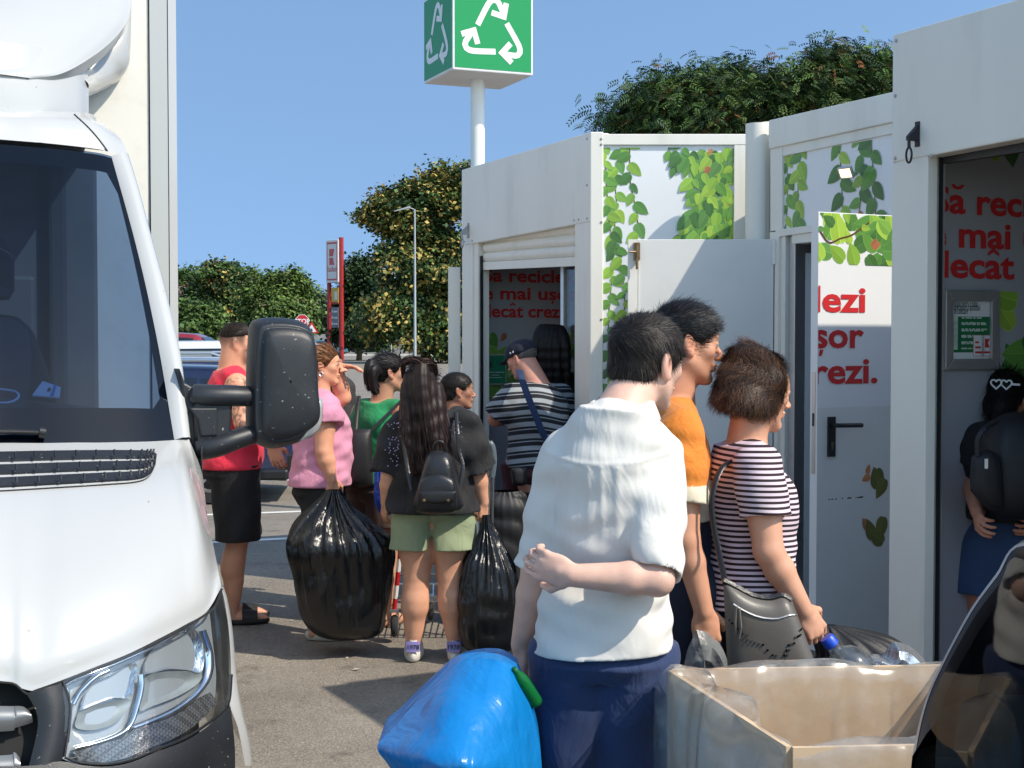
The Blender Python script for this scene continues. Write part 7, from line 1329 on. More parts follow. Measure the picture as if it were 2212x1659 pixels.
# man in the red vest
p6 = Person(508, 8.45, 1.86, 80, 'tattooed man in red vest and black shorts with faded short hair', res=.0065, girth=1.14, skin=(216, 148, 112)); p6._hh = .236
tz = (p6.J['shR'][2] - .05, p6.J['elR'][2])
def tattoo(V, c):
    a, b = p6.J['shR'], p6.J['elR']; d = nrm(b - a); t = (V - a) @ d; rr = np.linalg.norm((V - a) - t[:, None] * d, axis=1); w = noise_fn(31, 75)(V[:, 0] * .6, V[:, 1], V[:, 2]) + .7 * noise_fn(32, 140)(V[:, 0], V[:, 1], V[:, 2]); on = (rr < .075) & (t > -.03) & (np.abs(w) < .42) & (V[:, 0] > a[0] - .03); c = c.copy(); c[on] = c[on] * .35 + np.array((.05, .055, .06)) * .65; a2, b2 = p6.J['elR'], p6.J['wrR']; d2 = nrm(b2 - a2); t2 = (V - a2) @ d2; r2 = np.linalg.norm((V - a2) - t2[:, None] * d2, axis=1); on = (r2 < .06) & (t2 > 0) & (t2 < .2) & (w < .2); c[on] = c[on] * .4 + np.array((.05, .05, .055)) * .6; return c
p6.set(head=(514, 742, 8.45), neck=(500, 800, 8.45), shR=(512, 832, 8.26), shL=(505, 830, 8.64), elR=(524, 912, 8.20), wrR=(588, 962, 8.16), elL=(470, 900, 8.7), wrL=(500, 960, 8.6), pelvis=(500, 1010, 8.45))
p6.hand['R'] = dict(curl=.6, palm=V3(-.8, .1, 0), dir=V3(.02, .35, -1)); p6.paint = tattoo; p6.beard = .55
p6.body(shave=((-.16, .2), (.05, .038, .034), .72), belly=.02)
p6.hair(p6.haircap([('e', (0, -.04, .17), (.335, .43, .365)), ('p', (0, 0, .17), (0, .12, -1)), ('-e', (0, .46, -.02), (.42, .34, .3))]), (.022, .015, .012), 3000, .022, .3, .0032, lambda L: np.stack([0 * L[:, 0], .8 + 0 * L[:, 0], .5 + 0 * L[:, 0]], 1), seed=3)
p6.top('vest', cloth('red_vest', (.62, .02, .055), bscale=220, var=.05), p6.loc(500, 1010, 8.45)[2], loose=.022, flare=.02, folds=.006, seed=15, sleeveless=.62, sw=.9, neck=.075, belly=.03)
p6.legs('shorts', cloth('black_shorts', (.010, .010, .012)), p6.loc(500, 1000, 8.45)[2], p6.loc(500, 1162, 8.45)[2], loose=.03, flare=.03, folds=.006)
M_SLID = mat('black_foam', (.015, .015, .016), .7)
for n in 'RL':
    an = p6.J['an' + n]; mb = MB(); T = np.linspace(0, 6.283, 21)[:-1]; ol = lambda s, z: [(an[0] + .052 * s * math.cos(t), an[1] + .075 + .145 * s * math.sin(t), z) for t in T]; mb.grid([ol(.05, .002), ol(.95, .002), ol(1.02, .015), ol(1., .032), ol(.1, .032)], M_SLID, closed=True); o = p6.thing(mb, 'sandal', smooth=True)
    mb = MB(); mb.grid([[(an[0] + .056 * math.cos(t), an[1] + y, .02 + .062 * k * math.sin(t)) for t in np.linspace(0, math.pi, 9)] for y, k in ((.06, 1.1), (.1, 1.0), (.15, .85))], M_SLID); mb.build('strap', o, solid=.005)
# woman in green
p7 = Person(814, 8.35, 1.66, 38, 'woman in green sleeveless top with black ponytail and brown shorts', res=.007, girth=1.12, skin=(204, 142, 108), woman=True); p7._hh = .228
p7.headyaw = 34; p7.set(head=(842, 805, 8.35), neck=(820, 872, 8.35), pelvis=(806, 1050, 8.35), shR=(866, 890, 8.25), shL=(782, 890, 8.45)); p7.body(bust=.02)
t7 = lambda x, y, Y: V3(*p7.loc(x, y, Y)); ex = locks([[t7(818, 800, 8.28), t7(802, 785, 8.24), t7(793, 805, 8.22), t7(798, 840, 8.22)], [t7(818, 805, 8.26), t7(808, 800, 8.2), t7(806, 830, 8.2), t7(812, 850, 8.2)]], 500, .005, (.012, .011, .012), .012, 4, rad=.02)
p7.hair(p7.haircap([('e', (0, -.07, .16), (.355, .455, .37)), ('e', (0, -.22, -.04), (.30, .26, .26), .06), ('-e', (0, .38, -.10), (.42, .34, .36))]), (.012, .011, .012), 1500, .05, .15, .0035, comb_back, seed=8, jit=.2, extra=ex)
p7.top('top', cloth('green_cotton', (.008, .22, .075), bscale=220, var=.05), p7.loc(815, 1040, 8.35)[2], loose=.02, flare=.012, folds=.005, seed=16, sleeveless=.88, neck=.05, bust=.02, belly=.02, sw=1.05)
p7.legs('shorts', cloth('brown_shorts', (.085, .05, .038)), p7.loc(815, 1046, 8.35)[2] + .03, p7.loc(815, 1135, 8.35)[2], loose=.02, flare=.015)
# person in dark tee behind the woman in pink
p8 = Person(728, 8.9, 1.72, 70, 'person in dark grey T-shirt mostly hidden behind the woman in pink', res=.009, girth=1.1, skin=(190, 130, 100)); p8.set(head=(709, 792, 9.0)); p8.body(hidden_legs=False); p8.hair(p8.haircap(short_shape(), .008), HAIR_DARK, 700, .03, .3, .004, comb_short); p8.top('tshirt', cloth('charcoal_tshirt', (.03, .029, .032)), .84, .8, loose=.03, sl_r=.05, folds=.006); p8.legs('shorts', cloth('dark_shorts', (.03, .026, .024)), .95, .45, loose=.02)
# man in flat cap
p9 = Person(1150, 8.95, 1.76, -38, 'older man in navy flat cap and black and grey striped polo', res=.0065, girth=1.12, skin=(206, 140, 116), z0=0.); p9._hh = .236
p9.headyaw = -14; p9.headpitch = -22
p9.set(head=(1126, 775, 9.05), neck=(1165, 835, 8.95), shL=(1105, 858, 8.86), shR=(1212, 860, 9.12), elL=(1070, 905, 8.92), wrL=(1105, 900, 9.15), pelvis=(1165, 1030, 8.85), elR=(1225, 950, 9.2), wrR=(1180, 920, 9.4)); p9.body(belly=.03)
st9 = stripes('striped_pique', [lin(150, 156, 162), (.010, .011, .016), lin(150, 156, 162), (.012, .013, .018)], [0, .38, .72, .80], 1)
def cc9(V):
    s_ = 1 / .074; J = p9.J; up = nrm(J['neck'] - J['pelvis']); v = (V - J['pelvis']) @ up * s_ + 20 + .1 * np.sin(V[:, 0] * 16); c = np.zeros((len(V), 3))
    for n in 'RL':
        a, b = J['sh' + n], J['el' + n]; d = nrm(b - a); t = (V - a) @ d; rr = np.linalg.norm((V - a) - t[:, None] * d, axis=1); arm = (rr < .088) & (t > .045) & ((V[:, 0] - a[0]) * (1 if n == 'R' else -1) > -.02); v = np.where(arm, 60 - t * s_, v)
    c[:, 0] = v; return c
p9.top('polo', st9, p9.loc(1150, 1006, 8.9)[2], .80, loose=.022, sl_r=.052, folds=.006, seed=17, belly=.04, neck=.036, cc=cc9, extra=lambda f: None)
mb = MB(); ne = p9.J['neck']; mb.tube([tuple(ne + V3(.068 * math.cos(t), .064 * math.sin(t) + .01, .012 + .012 * math.sin(t))) for t in np.linspace(2.6, 6.9, 18)], .020, M_BLKT, 8, flat=.6); p9.thing(mb, 'collar', smooth=True)
p9.legs('trousers', cloth('maroon_trousers', (.055, .012, .018)), p9.loc(1150, 1000, 8.9)[2], .06, loose=.02)
p9.hair(p9.haircap([('e', (0, -.10, .08), (.34, .42, .30)), ('p', (0, 0, -.12), (0, .3, -1)), ('-e', (0, .30, -.1), (.45, .36, .45))]), (.16, .15, .14), 900, .012, .2, .003, comb_down, seed=4)
M_CAP = cloth('navy_cap_cloth', (.010, .012, .028), bscale=250); M9 = p9.hframe(); cf = SDF(p9.J['head'] - .25, p9.J['head'] + .28, .006); hh = p9.hh
cf.ell(p9.hp((0, -.05, .24)), np.array((.385, .46, .27)) * hh, M9, .03); cf.ell(p9.hp((0, -.05, .12)), np.array((.37, .455, .12)) * hh, M9, .03); cf.cutplane(p9.hp((0, 0, .06)), np.array((0, .12, -1)) @ M9); cf.ell(p9.hp((0, .46, .09)), np.array((.27, .24, .035)) * hh, M9, .02)
V, F = cf.mesh(); V = relax(V, F, 2); link('cap', fast_mesh('cap', V, F, [M_CAP]), p9.root)
mb = MB()
for u in (.05, .14): P = p9.hp((-.385 + .01, u - .14, .17)); mb.box(P[0] - .006, P[0] + .006, P[1] - .006, P[1] + .006, P[2] - .006, P[2] + .006, M_PAPER)
p9.thing(mb, 'eyelet')
mb = MB(); s9 = [p9.loc(x, y, Y) for x, y, Y in ((1118, 792, 8.84), (1124, 802, 8.76), (1140, 850, 8.70), (1156, 890, 8.70), (1172, 930, 8.72), (1190, 965, 8.76))]
# dark haired woman at the machine
p10 = Person(1198, 9.55, 1.72, 5, 'dark haired woman inside the shuttered kiosk, back turned, beside the capped man', res=.008, girth=1.05, skin=(170, 115, 92), woman=True); p10._hh = .235; p10.set(head=(1190, 765, 9.55)); p10.body()
g10 = lambda x, y, Y: V3(*p10.loc(x, y, Y)); ex = locks([[g10(x, 712, 9.45), g10(x + (x - 1190) * .5, 745, 9.40), g10(x + (x - 1190) * .6, 800, 9.40), g10(x + (x - 1190) * .55, 850, 9.42)] for x in (1168, 1180, 1190, 1200, 1212)], 500, .004, (.012, .009, .009), .012, 8, rad=.03, ridge=.001)
p10.hair(p10.haircap([('e', (0, -.07, .14), (.40, .48, .40)), ('-e', (0, .42, -.12), (.42, .36, .4))], .008), (.012, .009, .009), 900, .06, .2, .004, comb_down, extra=ex); p10.top('tshirt', M_BLKT, .85, .7, loose=.03); p10.legs('trousers', cloth('dark_jeans', (.02, .025, .04)), .95, .06)
# boy
p11 = Person(985, 8.45, 1.53, 78, 'boy with short dark hair in profile in front of the kiosk post', res=.0065, girth=.95, skin=(172, 116, 88)); p11._hh = .218; p11.set(head=(990, 845, 8.45), neck=(978, 895, 8.45)); p11.body(nose=.85, ear=.95)
p11.hair(p11.haircap(short_shape(1.01)), (.016, .012, .010), 1500, .02, .25, .0032, comb_short, seed=2); p11.top('tshirt', cloth('black_boy_tshirt', (.016, .016, .018)), .72, .6, loose=.02); p11.legs('shorts', cloth('boy_shorts', (.03, .03, .035)), .82, .42, loose=.02)
# girl with the heart clip, inside the nearest kiosk
p12 = Person(2175, 5.62, 1.66, 10, 'woman in black T-shirt and denim shorts with heart hair clip, hugging a black backpack', res=.006, girth=1.1, skin=(214, 138, 100), woman=True); p12._hh = .235; p12.headpitch = -30; p12.headyaw = 20
p12.set(head=(2168, 868, 5.70), neck=(2178, 935, 5.62), shL=(2122, 955, 5.6), shR=(2250, 955, 5.62), elL=(2104, 1040, 5.62), wrL=(2112, 1105, 5.42), elR=(2290, 1060, 5.6), wrR=(2250, 1110, 5.5), pelvis=(2190, 1110, 5.62), knL=(2125, 1330, 5.6), knR=(2230, 1330, 5.6)); p12.hand['L'] = dict(curl=.8, palm=V3(.7, .3, 0)); p12.body(ear=1.0)
p12.hair(p12.haircap([('e', (0, -.07, .15), (.38, .48, .38)), ('e', (0, -.28, -.2), (.30, .24, .3), .06), ('-e', (0, .40, -.12), (.42, .36, .4))]), (.012, .009, .009), 2500, .07, .22, .002, comb_down, seed=6, hi=(.03, .018, .014))
p12.top('tshirt', M_BLKT, p12.loc(2180, 1120, 5.62)[2], .6, loose=.03, sl_r=.05, folds=.006); p12.legs('shorts', cloth('denim', (.035, .075, .17), bscale=260, var=.15), p12.loc(2180, 1095, 5.62)[2], p12.loc(2150, 1278, 5.62)[2], loose=.012, flare=.012, notch=.06)
mb = MB()
for k_ in (0, 1):
    c0 = Vector(p12.loc(2152 + k_ * 22, 829 + k_ * 1, 5.49)); pts = [c0 + Vector((.0013 * (16 * math.sin(t) ** 3), 0, .0013 * (13 * math.cos(t) - 5 * math.cos(2 * t) - 2 * math.cos(3 * t) - math.cos(4 * t)))) for t in np.linspace(0, 6.283, 22)]; mb.tube(pts, .0035, M_PAPER, 6, cap=False)
mb.tube([c0 + Vector((.02, 0, 0)), c0 + Vector((.05, 0, -.002))], .005, M_PAPER, 6); p12.thing(mb, 'hair_clip')
# far pedestrians
for x, H_, cl, lab, fc in ((775, 1.75, (.25, .03, .04), 'distant pedestrian in red shirt crossing before the grey people carrier', 70), (752, 1.72, (.5, .5, .5), 'distant pedestrian in pale top by the grey wall behind the totem', 90)):
    Yp = 130 if x == 775 else 158; q = Person(x, Yp, H_, fc, lab, res=.02, girth=1.05); q.body(); q.top('shirt', cloth('far_shirt', cl), .88, .7, loose=.03, res=.02); q.legs('trousers', cloth('far_trousers', (.03, .03, .035)), .95, .5, loose=.02, res=.02); V, F, N = q.haircap(short_shape(), .015); link('hair', fast_mesh('hair', V, F, [M_HAIRM], col=np.tile(HAIR_DARK, (len(V), 1))), q.root)
for o in bpy.data.objects:
    if o.type == 'EMPTY' and o.name.startswith('person') and o.parent is None: o['category'] = 'person'
# ---------------------------------------------------------------- bags and things people carry
M_BIN = mat('bin_bag_film', (.008, .008, .009), .2, spec=.55, bump=.35, bscale=34, stretch=(1.6, 1.6, .22))
M_BIN2 = mat('black_nylon', (.012, .012, .014), .55, bump=.08, bscale=120)
M_BLUEF = mat('blue_bag_film', (.004, .18, .50), .3, spec=.5, bump=.15, bscale=40, wrinkle=(.5, 6, (1, 1, .6)))
def sack(name, label, cat, rows, Y, m, seed, depth=.8, pleats=17, n=2.4, crumple=.012, parent=None, seg=96, group=None, twist=0., facet=None):
    """rows: (x, y, half width px, pleat amount, depth shift m)"""
    r = np.random.default_rng(seed); k = Y / FPX; ctrl = np.array(rows, float); S = spline(ctrl, 46); nz = noise_fn(seed, 9); nz2 = noise_fn(seed + 1, 26); P = []; ph = r.uniform(0, 6.28, 3)
    for i, (x, y, hw, pl, dy) in enumerate(S):
        c = at(x, y, Y); row = []
        for j in range(seg):
            t = 2 * math.pi * j / seg; ct, st = math.cos(t), math.sin(t); q = (abs(ct) ** n + abs(st) ** n) ** (-1 / n); pp = 1 + pl * (math.sin(pleats * t + ph[0] + twist * i) + .5 * math.sin(pleats * 1.7 * t + ph[1])) * .5
            R_ = hw * k * q * pp; p = np.array((c.x + R_ * ct, c.y + dy + R_ * st * depth, c.z)); d = crumple * (nz(*p) + .5 * abs(nz2(*p))) * min(1, hw * k / .1); row.append((p[0] + ct * d, p[1] + st * d, p[2] + .3 * d))
        P.append(row)
    mb = MB(); mb.grid(P, m, closed=True); mb.add(P[-1], [tuple(range(seg))], m); o = mb.build(name, parent, smooth=True, auto=facet)
    if label: tag(o, label, cat, group); base = at(rows[-1][0], rows[-1][1], Y); o.data.transform(Matrix.Translation(-base)); o.location = base
    return o
sack('bin_bag', 'bulging black bin bag hanging from the hand of the woman in pink', 'bag', [(722, 1058, 13, .3, 0), (721, 1074, 20, .6, 0), (722, 1105, 46, .42, 0), (727, 1145, 78, .28, 0), (733, 1180, 98, .16, 0), (740, 1230, 98, .06, 0), (746, 1290, 93, .03, 0), (750, 1345, 84, .02, 0), (753, 1370, 62, .02, 0), (755, 1380, 24, .0, 0), (755, 1381, 3, 0, 0)], 7.55, M_BIN, 1, pleats=23, n=2.8, crumple=.022)
sack('bin_bag', 'black bin bag held low by the woman in sage shorts', 'bag', [(1050, 1112, 10, .3, 0), (1052, 1135, 15, .5, 0), (1056, 1170, 34, .32, 0), (1060, 1220, 52, .2, 0), (1062, 1280, 60, .10, 0), (1062, 1340, 62, .05, 0), (1060, 1390, 54, .03, 0), (1058, 1412, 26, .0, 0), (1058, 1414, 3, 0, 0)], 7.35, M_BIN, 5, pleats=21, n=2.7, crumple=.02)
sack('bin_bag', 'dark full bag standing by the kiosk opening, green leaves poking from its top', 'bag', [(1092, 1062, 22, .1, 0), (1092, 1080, 34, .05, 0), (1094, 1130, 40, .02, 0), (1096, 1200, 46, .0, 0), (1096, 1270, 44, .0, 0), (1096, 1286, 16, 0, 0)], 8.3, M_BIN2, 9, crumple=.03)
CTL = [[(968, 1442, 3.56), (1000, 1428, 3.54), (1045, 1423, 3.52), (1085, 1430, 3.50), (1116, 1442, 3.53)], [(905, 1508, 3.52), (962, 1502, 3.39), (1030, 1497, 3.37), (1100, 1504, 3.40), (1152, 1545, 3.52)], [(852, 1570, 3.46), (930, 1582, 3.29), (1012, 1588, 3.25), (1096, 1592, 3.34), (1166, 1612, 3.50)], [(815, 1612, 3.42), (900, 1652, 3.22), (1000, 1672, 3.18), (1096, 1684, 3.29), (1172, 1700, 3.48)], [(838, 1652, 3.38), (905, 1735, 3.30), (1000, 1775, 3.30), (1096, 1784, 3.36), (1166, 1775, 3.48)]]
GP = surf([[tuple(at(*q)) for q in r] for r in CTL], 60, 60); nzA, nzB = noise_fn(51, 16), noise_fn(52, 42); fr_, bk_ = [], []
for i, r in enumerate(GP):
    f_, b_ = [], []
    for j, p in enumerate(r):
        e = min(1, 6 * min(i, 59 - i) / 59) * min(1, 6 * min(j, 59 - j) / 59); v = e * (-.014 * abs(nzA(p[0], p[2] * .8, p[2] * .5)) - .005 * abs(nzB(p[0] * .6 + p[2] * .5, 0, p[2])) - .006 * abs(math.sin(j * .5 + 2 * math.sin(i * .11))) * max(0, 1 - i / 26))
        f_.append((p[0], p[1] - v, p[2])); b_.append((p[0], 3.62 + .5 * (3.5 - p[1]) * e + .02, p[2]))
    fr_.append(f_); bk_.append(b_)
mb = MB(); mb.grid(fr_, M_BLUEF); mb.grid(bk_, M_BLUEF, flip=True)
for a, b in ((fr_[0], bk_[0]), (fr_[-1], bk_[-1]), ([r[0] for r in fr_], [r[0] for r in bk_]), ([r[-1] for r in fr_], [r[-1] for r in bk_])): mb.grid([a, b], M_BLUEF)
o = mb.build('blue_sack', None, auto=40); tag(o, 'large bright blue plastic sack dragged by the man in white', 'bag'); base = at(1000, 1775, 3.45); o.data.transform(Matrix.Translation(-base)); o.location = base
M_GLASSG = mat('green_bottle', (.01, .22, .05), .12, spec=.6, trans=.5, ior=1.3)
P = at(1127, 1470, 3.52); mb = MB(); Mb = Matrix.Translation(P) @ Matrix.Rotation(R(-30), 4, 'Y') @ Matrix.Rotation(R(18), 4, 'X') @ Matrix.Scale(.5, 4); mb.lathe([(.001, -.16), (.035, -.158), (.038, -.14), (.038, -.01), (.030, .03), (.014, .06), (.013, .085), (.001, .086)], M_GLASSG, 20, Mb); o = mb.build('bottle', None, smooth=True); tag(o, 'green plastic bottle sticking out of the blue sack', 'bottle'); o.data.transform(Matrix.Translation(-P)); o.location = P
# crumpled film helper
def crumple(name, label, cat, pts, Y, m, seed, thick=.05, amp=.02):
    k = Y / FPX; r = np.random.default_rng(seed); nz = noise_fn(seed, 30); c = at(sum(p[0] for p in pts) / len(pts), sum(p[1] for p in pts) / len(pts), Y); P = [at(x, y, Y) for x, y in pts]; O = [Vector(p) for p in spline([tuple(p) for p in P + [P[0]]], 61)[:-1]]; rows = []
    for s, d in ((.05, -.5), (.4, -1), (.75, -.85), (1, 0), (.75, .85), (.4, 1), (.05, .5)):
        row = []
        for p in O:
            q = c + (p - c) * s; q.y = Y + d * thick; v = amp * (nz(*q) + .7 * abs(nz(q.x * 2.2, q.y * 2, q.z * 2.1))); row.append(q + Vector((0, v * (1 if d > 0 else -1), v * .3)))
        rows.append(row)
    mb = MB(); mb.grid(rows, m, closed=True); o = mb.build(name, None, auto=25); tag(o, label, cat); o.data.transform(Matrix.Translation(-c)); o.location = c; return o
M_FILM = glass('clear_film', (.86, .88, .90), base=.14, rough=.12, dust=.10); M_FOILB = mat('foil_wrap', (.55, .56, .58), .22, metal=.75, bump=.4, bscale=30)
crumple('plastic_bag', 'crumpled clear grey plastic bag in the hand of the youth in orange', 'bag', [(1502, 1362), (1540, 1372), (1568, 1420), (1582, 1470), (1560, 1560), (1500, 1570), (1476, 1470), (1482, 1410)], 4.02, mat('grey_film', (.22, .24, .25), .25, spec=.6, bump=.4, bscale=40, alpha=.75), 3)
crumple('foil_bag', 'crumpled silver foil bag above the rear rim of the cardboard bin', 'bag', [(1868, 1440), (1880, 1418), (1915, 1420), (1930, 1392), (1942, 1386), (1975, 1402), (2003, 1440), (1990, 1500), (1880, 1500)], 3.95, M_FOILB, 6, .06, .018)
sack('refuse_bag', 'slumped black bag behind the cardboard bin and the big water bottle', 'bag', [(1795, 1350, 10, .2, 0), (1812, 1358, 36, .15, 0), (1850, 1385, 84, .1, 0), (1880, 1425, 110, .06, 0), (1890, 1500, 120, .05, 0), (1890, 1700, 110, .05, 0), (1890, 1790, 60, .05, 0)], 4.35, M_BIN2, 31, depth=.45)
# water bottle
bo = empty('water_bottle', label='large clear water bottle with blue cap leaning over the cardboard bin', cat='bottle'); P = at(1834, 1440, 3.92); Mb = Matrix.Translation(P) @ Matrix.Rotation(R(-38), 4, 'Y'); M_PET = glass('pet_plastic', (.80, .86, .90), base=.12, rough=.08, dust=.12)
mb = MB(); mb.lathe([(.001, -.16), (.06, -.158), (.066, -.14), (.066, -.03), (.064, .0), (.058, .022), (.044, .042), (.024, .055), (.019, .062), (.018, .075), (.001, .076)], M_PET, 32, Mb); mb.build('bottle_body', bo, smooth=True)
mb = MB(); mb.lathe([(.001, .106), (.018, .105), (.021, .10), (.021, .076), (.001, .0755)], mat('blue_cap', (.01, .07, .55), .4), 20, Mb); mb.build('cap', bo, auto=40); mb = MB(); mb.lathe([(.0672, -.115), (.0672, -.035)], mat('pale_label', (.30, .42, .60), .5, var=.5, vscale=18), 32, Mb); mb.build('label', bo, smooth=True); settle(bo, P)
# ---------------------------------------------------------------- cardboard bin with liner
cbx = empty('cardboard_bin', label='large open cardboard bin lined with crinkled clear plastic', cat='bin'); zr = .86; RL, FL, RRt = at_z(1452, 1447, zr), at_z(1710, 1612, zr), at_z(2046, 1437, zr); FR = FL + (RRt - RL); M_CARD = mat('cardboard', (.66, .49, .32), .8, var=.05, vscale=5, bump=.02, bscale=120); cor = [RL, RRt, FR, FL]
for a, b in ((0, 1), (1, 2), (2, 3), (3, 0)):
    A_, B_ = cor[a], cor[b]; n_ = (B_ - A_).normalized().cross(zv); mb = MB(); slab(mb, [Vector((A_.x, A_.y, .02)), Vector((B_.x, B_.y, .02)), B_, A_], n_, .012, M_CARD); mb.build('side_panel', cbx)
mb = MB(); mb.add([Vector((p.x, p.y, .015)) for p in cor], [(0, 1, 2, 3)], M_CARD); mb.build('floor_panel', cbx)
M_LINER = glass('liner_film', (.92, .90, .87), base=.06, rough=.2, dust=.24)
nz = noise_fn(41, 14); nz2 = noise_fn(42, 5); mb = MB(); cen_b = sum(cor, Vector()) / 4
for a, b in ((0, 1), (1, 2), (2, 3), (3, 0)):
    A_, B_ = cor[a], cor[b]; inw = (cen_b - (A_ + B_) / 2); inw.z = 0; inw.normalize(); rows = []
    for f, off, z in [(f, off, z) for f, (off, z) in enumerate([(-.034, -.46), (-.036, -.30), (-.038, -.16), (-.034, -.06), (-.022, -.01), (-.004, .016), (.016, .008), (.022, -.04), (.03, -.12), (.035, -.22), (.04, -.36), (.05, -.55), (.06, -.8)])]:
        row = []
        for t in np.linspace(0, 1, 70):
            p = A_.lerp(B_, t); w = .028 * abs(nz(p.x * 1.1 + z * .3, p.y * 1.1, z * .2)) * abs(nz2(p.x * 1.7, p.y * 1.7, 1)) + .010 * abs(nz(p.x * 3.1, p.y * 3.1 + z * .8, 2)) + .014 * nz2(p.x, p.y, z); sag = .012 * nz(p.x * 1.5, p.y * 1.5, 3) if abs(z) < .02 else 0; row.append(p + inw * (off + (w if off > .015 else -w * .8 if off < -.013 else 0)) + Vector((0, 0, z + sag * (.4 + .6 * (1 if f < 7 else 0)))))
        rows.append(row)
    mb.grid(rows, M_LINER)
mb.build('liner', cbx, smooth=True); settle(cbx, (cen_b.x, cen_b.y, 0))
# ---------------------------------------------------------------- bags worn
def slung(name, label, cat): return empty(name, (0, 0, 0), 0, label, cat)
M_LEATH = mat('taupe_leather', (.105, .094, .082), .42, spec=.5, bump=.06, bscale=160, var=.12, vscale=7); M_BLEA = mat('black_leather', (.014, .014, .016), .34, spec=.5, bump=.10, bscale=70)
def flatbag(root, name, top, bot, Y, thick, m, seed, amp=.006, nu=24, nv=28, tilt=0.):
    A_, B_ = resamp(top, nv), resamp(bot, nv); nz = noise_fn(seed, 14); fr, bk_ = [], []
    for i in range(nu):
        f = i / (nu - 1); r1, r2 = [], []
        for j, (a, b) in enumerate(zip(A_, B_)):
            u = j / (nv - 1); p = at(a[0] * (1 - f) + b[0] * f, a[1] * (1 - f) + b[1] * f, Y); e = (1 - abs(2 * u - 1) ** 3.5) ** .5 * (1 - abs(2 * f - 1) ** 3.5) ** .5; w = thick * e; d = amp * nz(*p) * e; r1.append(p + Vector((0, -w + d + tilt * (u - .5), 0))); r2.append(p + Vector((0, w + tilt * (u - .5), 0)))
        fr.append(r1); bk_.append(r2)
    mb = MB(); mb.grid(fr, m); mb.grid(bk_, m, flip=True); o = mb.build(name, root, smooth=True); return fr, o
mat_trim = mat('dark_stitch', (.035, .032, .03), .7)
b3 = slung('crossbody_bag', 'slouchy taupe leather shoulder bag on the hip of the woman in stripes', 'bag')
fr, o = flatbag(b3, 'body', [(1562, 1254), (1590, 1268), (1625, 1286), (1662, 1292), (1690, 1286), (1712, 1300)], [(1572, 1450), (1610, 1500), (1660, 1512), (1710, 1510), (1750, 1495), (1768, 1450)], 3.84, .05, M_LEATH, 4, .012)
mb = MB(); fp = lambda u, f, o_=.003: fr[int(f * 23)][int(u * 27)] + Vector((0, -o_, 0))
mb.tube([fp(u, .04) for u in np.linspace(.02, .98, 20)], .010, M_BLEA, 6); mb.tube([fp(u, .18, .002) for u in np.linspace(.12, .98, 14)], .003, M_STEEL, 5); mb.build('zip', b3); mb = MB(); mb.tube([fp(.16, .2, .006), fp(.14, .35, .012), fp(.13, .5, .012)], .004, M_LEATH, 6); mb.tube([fp(.19, .2, .006), fp(.19, .36, .012), fp(.18, .52, .012)], .004, M_LEATH, 6); mb.build('zip_pull', b3)
mb = MB()
for c_ in ([(.03, .40), (.2, .42), (.42, .46), (.52, .56), (.54, .8), (.54, .98)], [(.98, .36), (.84, .42), (.68, .47), (.62, .56), (.60, .8), (.60, .98)]):
    for j in range(len(c_) - 1):
        for k_ in range(7): a = k_ / 7; u = c_[j][0] * (1 - a) + c_[j + 1][0] * a; f = c_[j][1] * (1 - a) + c_[j + 1][1] * a; q = fp(u, f, .002); mb.box(q.x - .0022, q.x + .0022, q.y - .002, q.y + .002, q.z - .0022, q.z + .0022, mat_trim)
mb.build('punched_trim', b3)
mb = MB(); st = [at(x, y, Y) for x, y, Y in ((1604, 985, 4.10), (1560, 1010, 4.02), (1540, 1060, 3.98), (1538, 1110, 3.97), (1550, 1180, 3.95), (1566, 1256, 3.86))]; mb.tube([tuple(p) for p in spline([tuple(p) for p in st], 30)], .010, M_BLEA, 8, flat=.5); mb.build('strap', b3, auto=40); settle(b3, at(1660, 1500, 3.84))
# backpack on the long haired woman
bp = slung('backpack', 'small black leather backpack on the long haired woman in black', 'backpack')
fr, o = flatbag(bp, 'body', [(920, 985), (932, 974), (950, 972), (965, 976), (978, 988)], [(890, 1095), (905, 1108), (945, 1112), (985, 1106), (1002, 1092)], 7.12, .085, M_BLEA, 8, .008)
fr2, o = flatbag(bp, 'pocket', [(903, 1050), (912, 1032), (945, 1022), (975, 1032), (985, 1050)], [(898, 1098), (912, 1108), (945, 1110), (976, 1107), (990, 1096)], 7.04, .035, M_BLEA, 9, .004)
fr3, o = flatbag(bp, 'flap', [(903, 1062), (945, 1060), (984, 1062)], [(905, 1084), (945, 1088), (982, 1084)], 7.0, .012, M_BLEA, 10, .002)
mb = MB()
for x in (916, 968): q = at(x, 1081, 6.985); mb.lathe([(.008, 0), (.008, .004), (.001, .006)], M_RUST, 10, frame(q, (1, 0, 0), (0, 0, 1), (0, -1, 0)))
mb.build('stud', bp); mb = MB(); mb.tube([tuple(p) for p in spline([tuple(at(x, y, Y)) for x, y, Y in ((935, 978, 7.12), (940, 958, 7.10), (955, 955, 7.10), (964, 978, 7.12))], 14)], .008, M_BLEA, 7); mb.build('handle', bp)
mb = MB()
for pts in (((985, 892, 7.30), (988, 930, 7.22), (992, 975, 7.20), (1000, 1010, 7.18), (992, 1060, 7.14)), ((868, 900, 7.32), (872, 950, 7.24), (880, 1010, 7.2), (890, 1060, 7.14))): mb.tube([tuple(p) for p in spline([tuple(at(*p)) for p in pts], 18)], .011, M_BLEA, 7, flat=.5)
mb.build('strap', bp); settle(bp, at(945, 1110, 7.12))
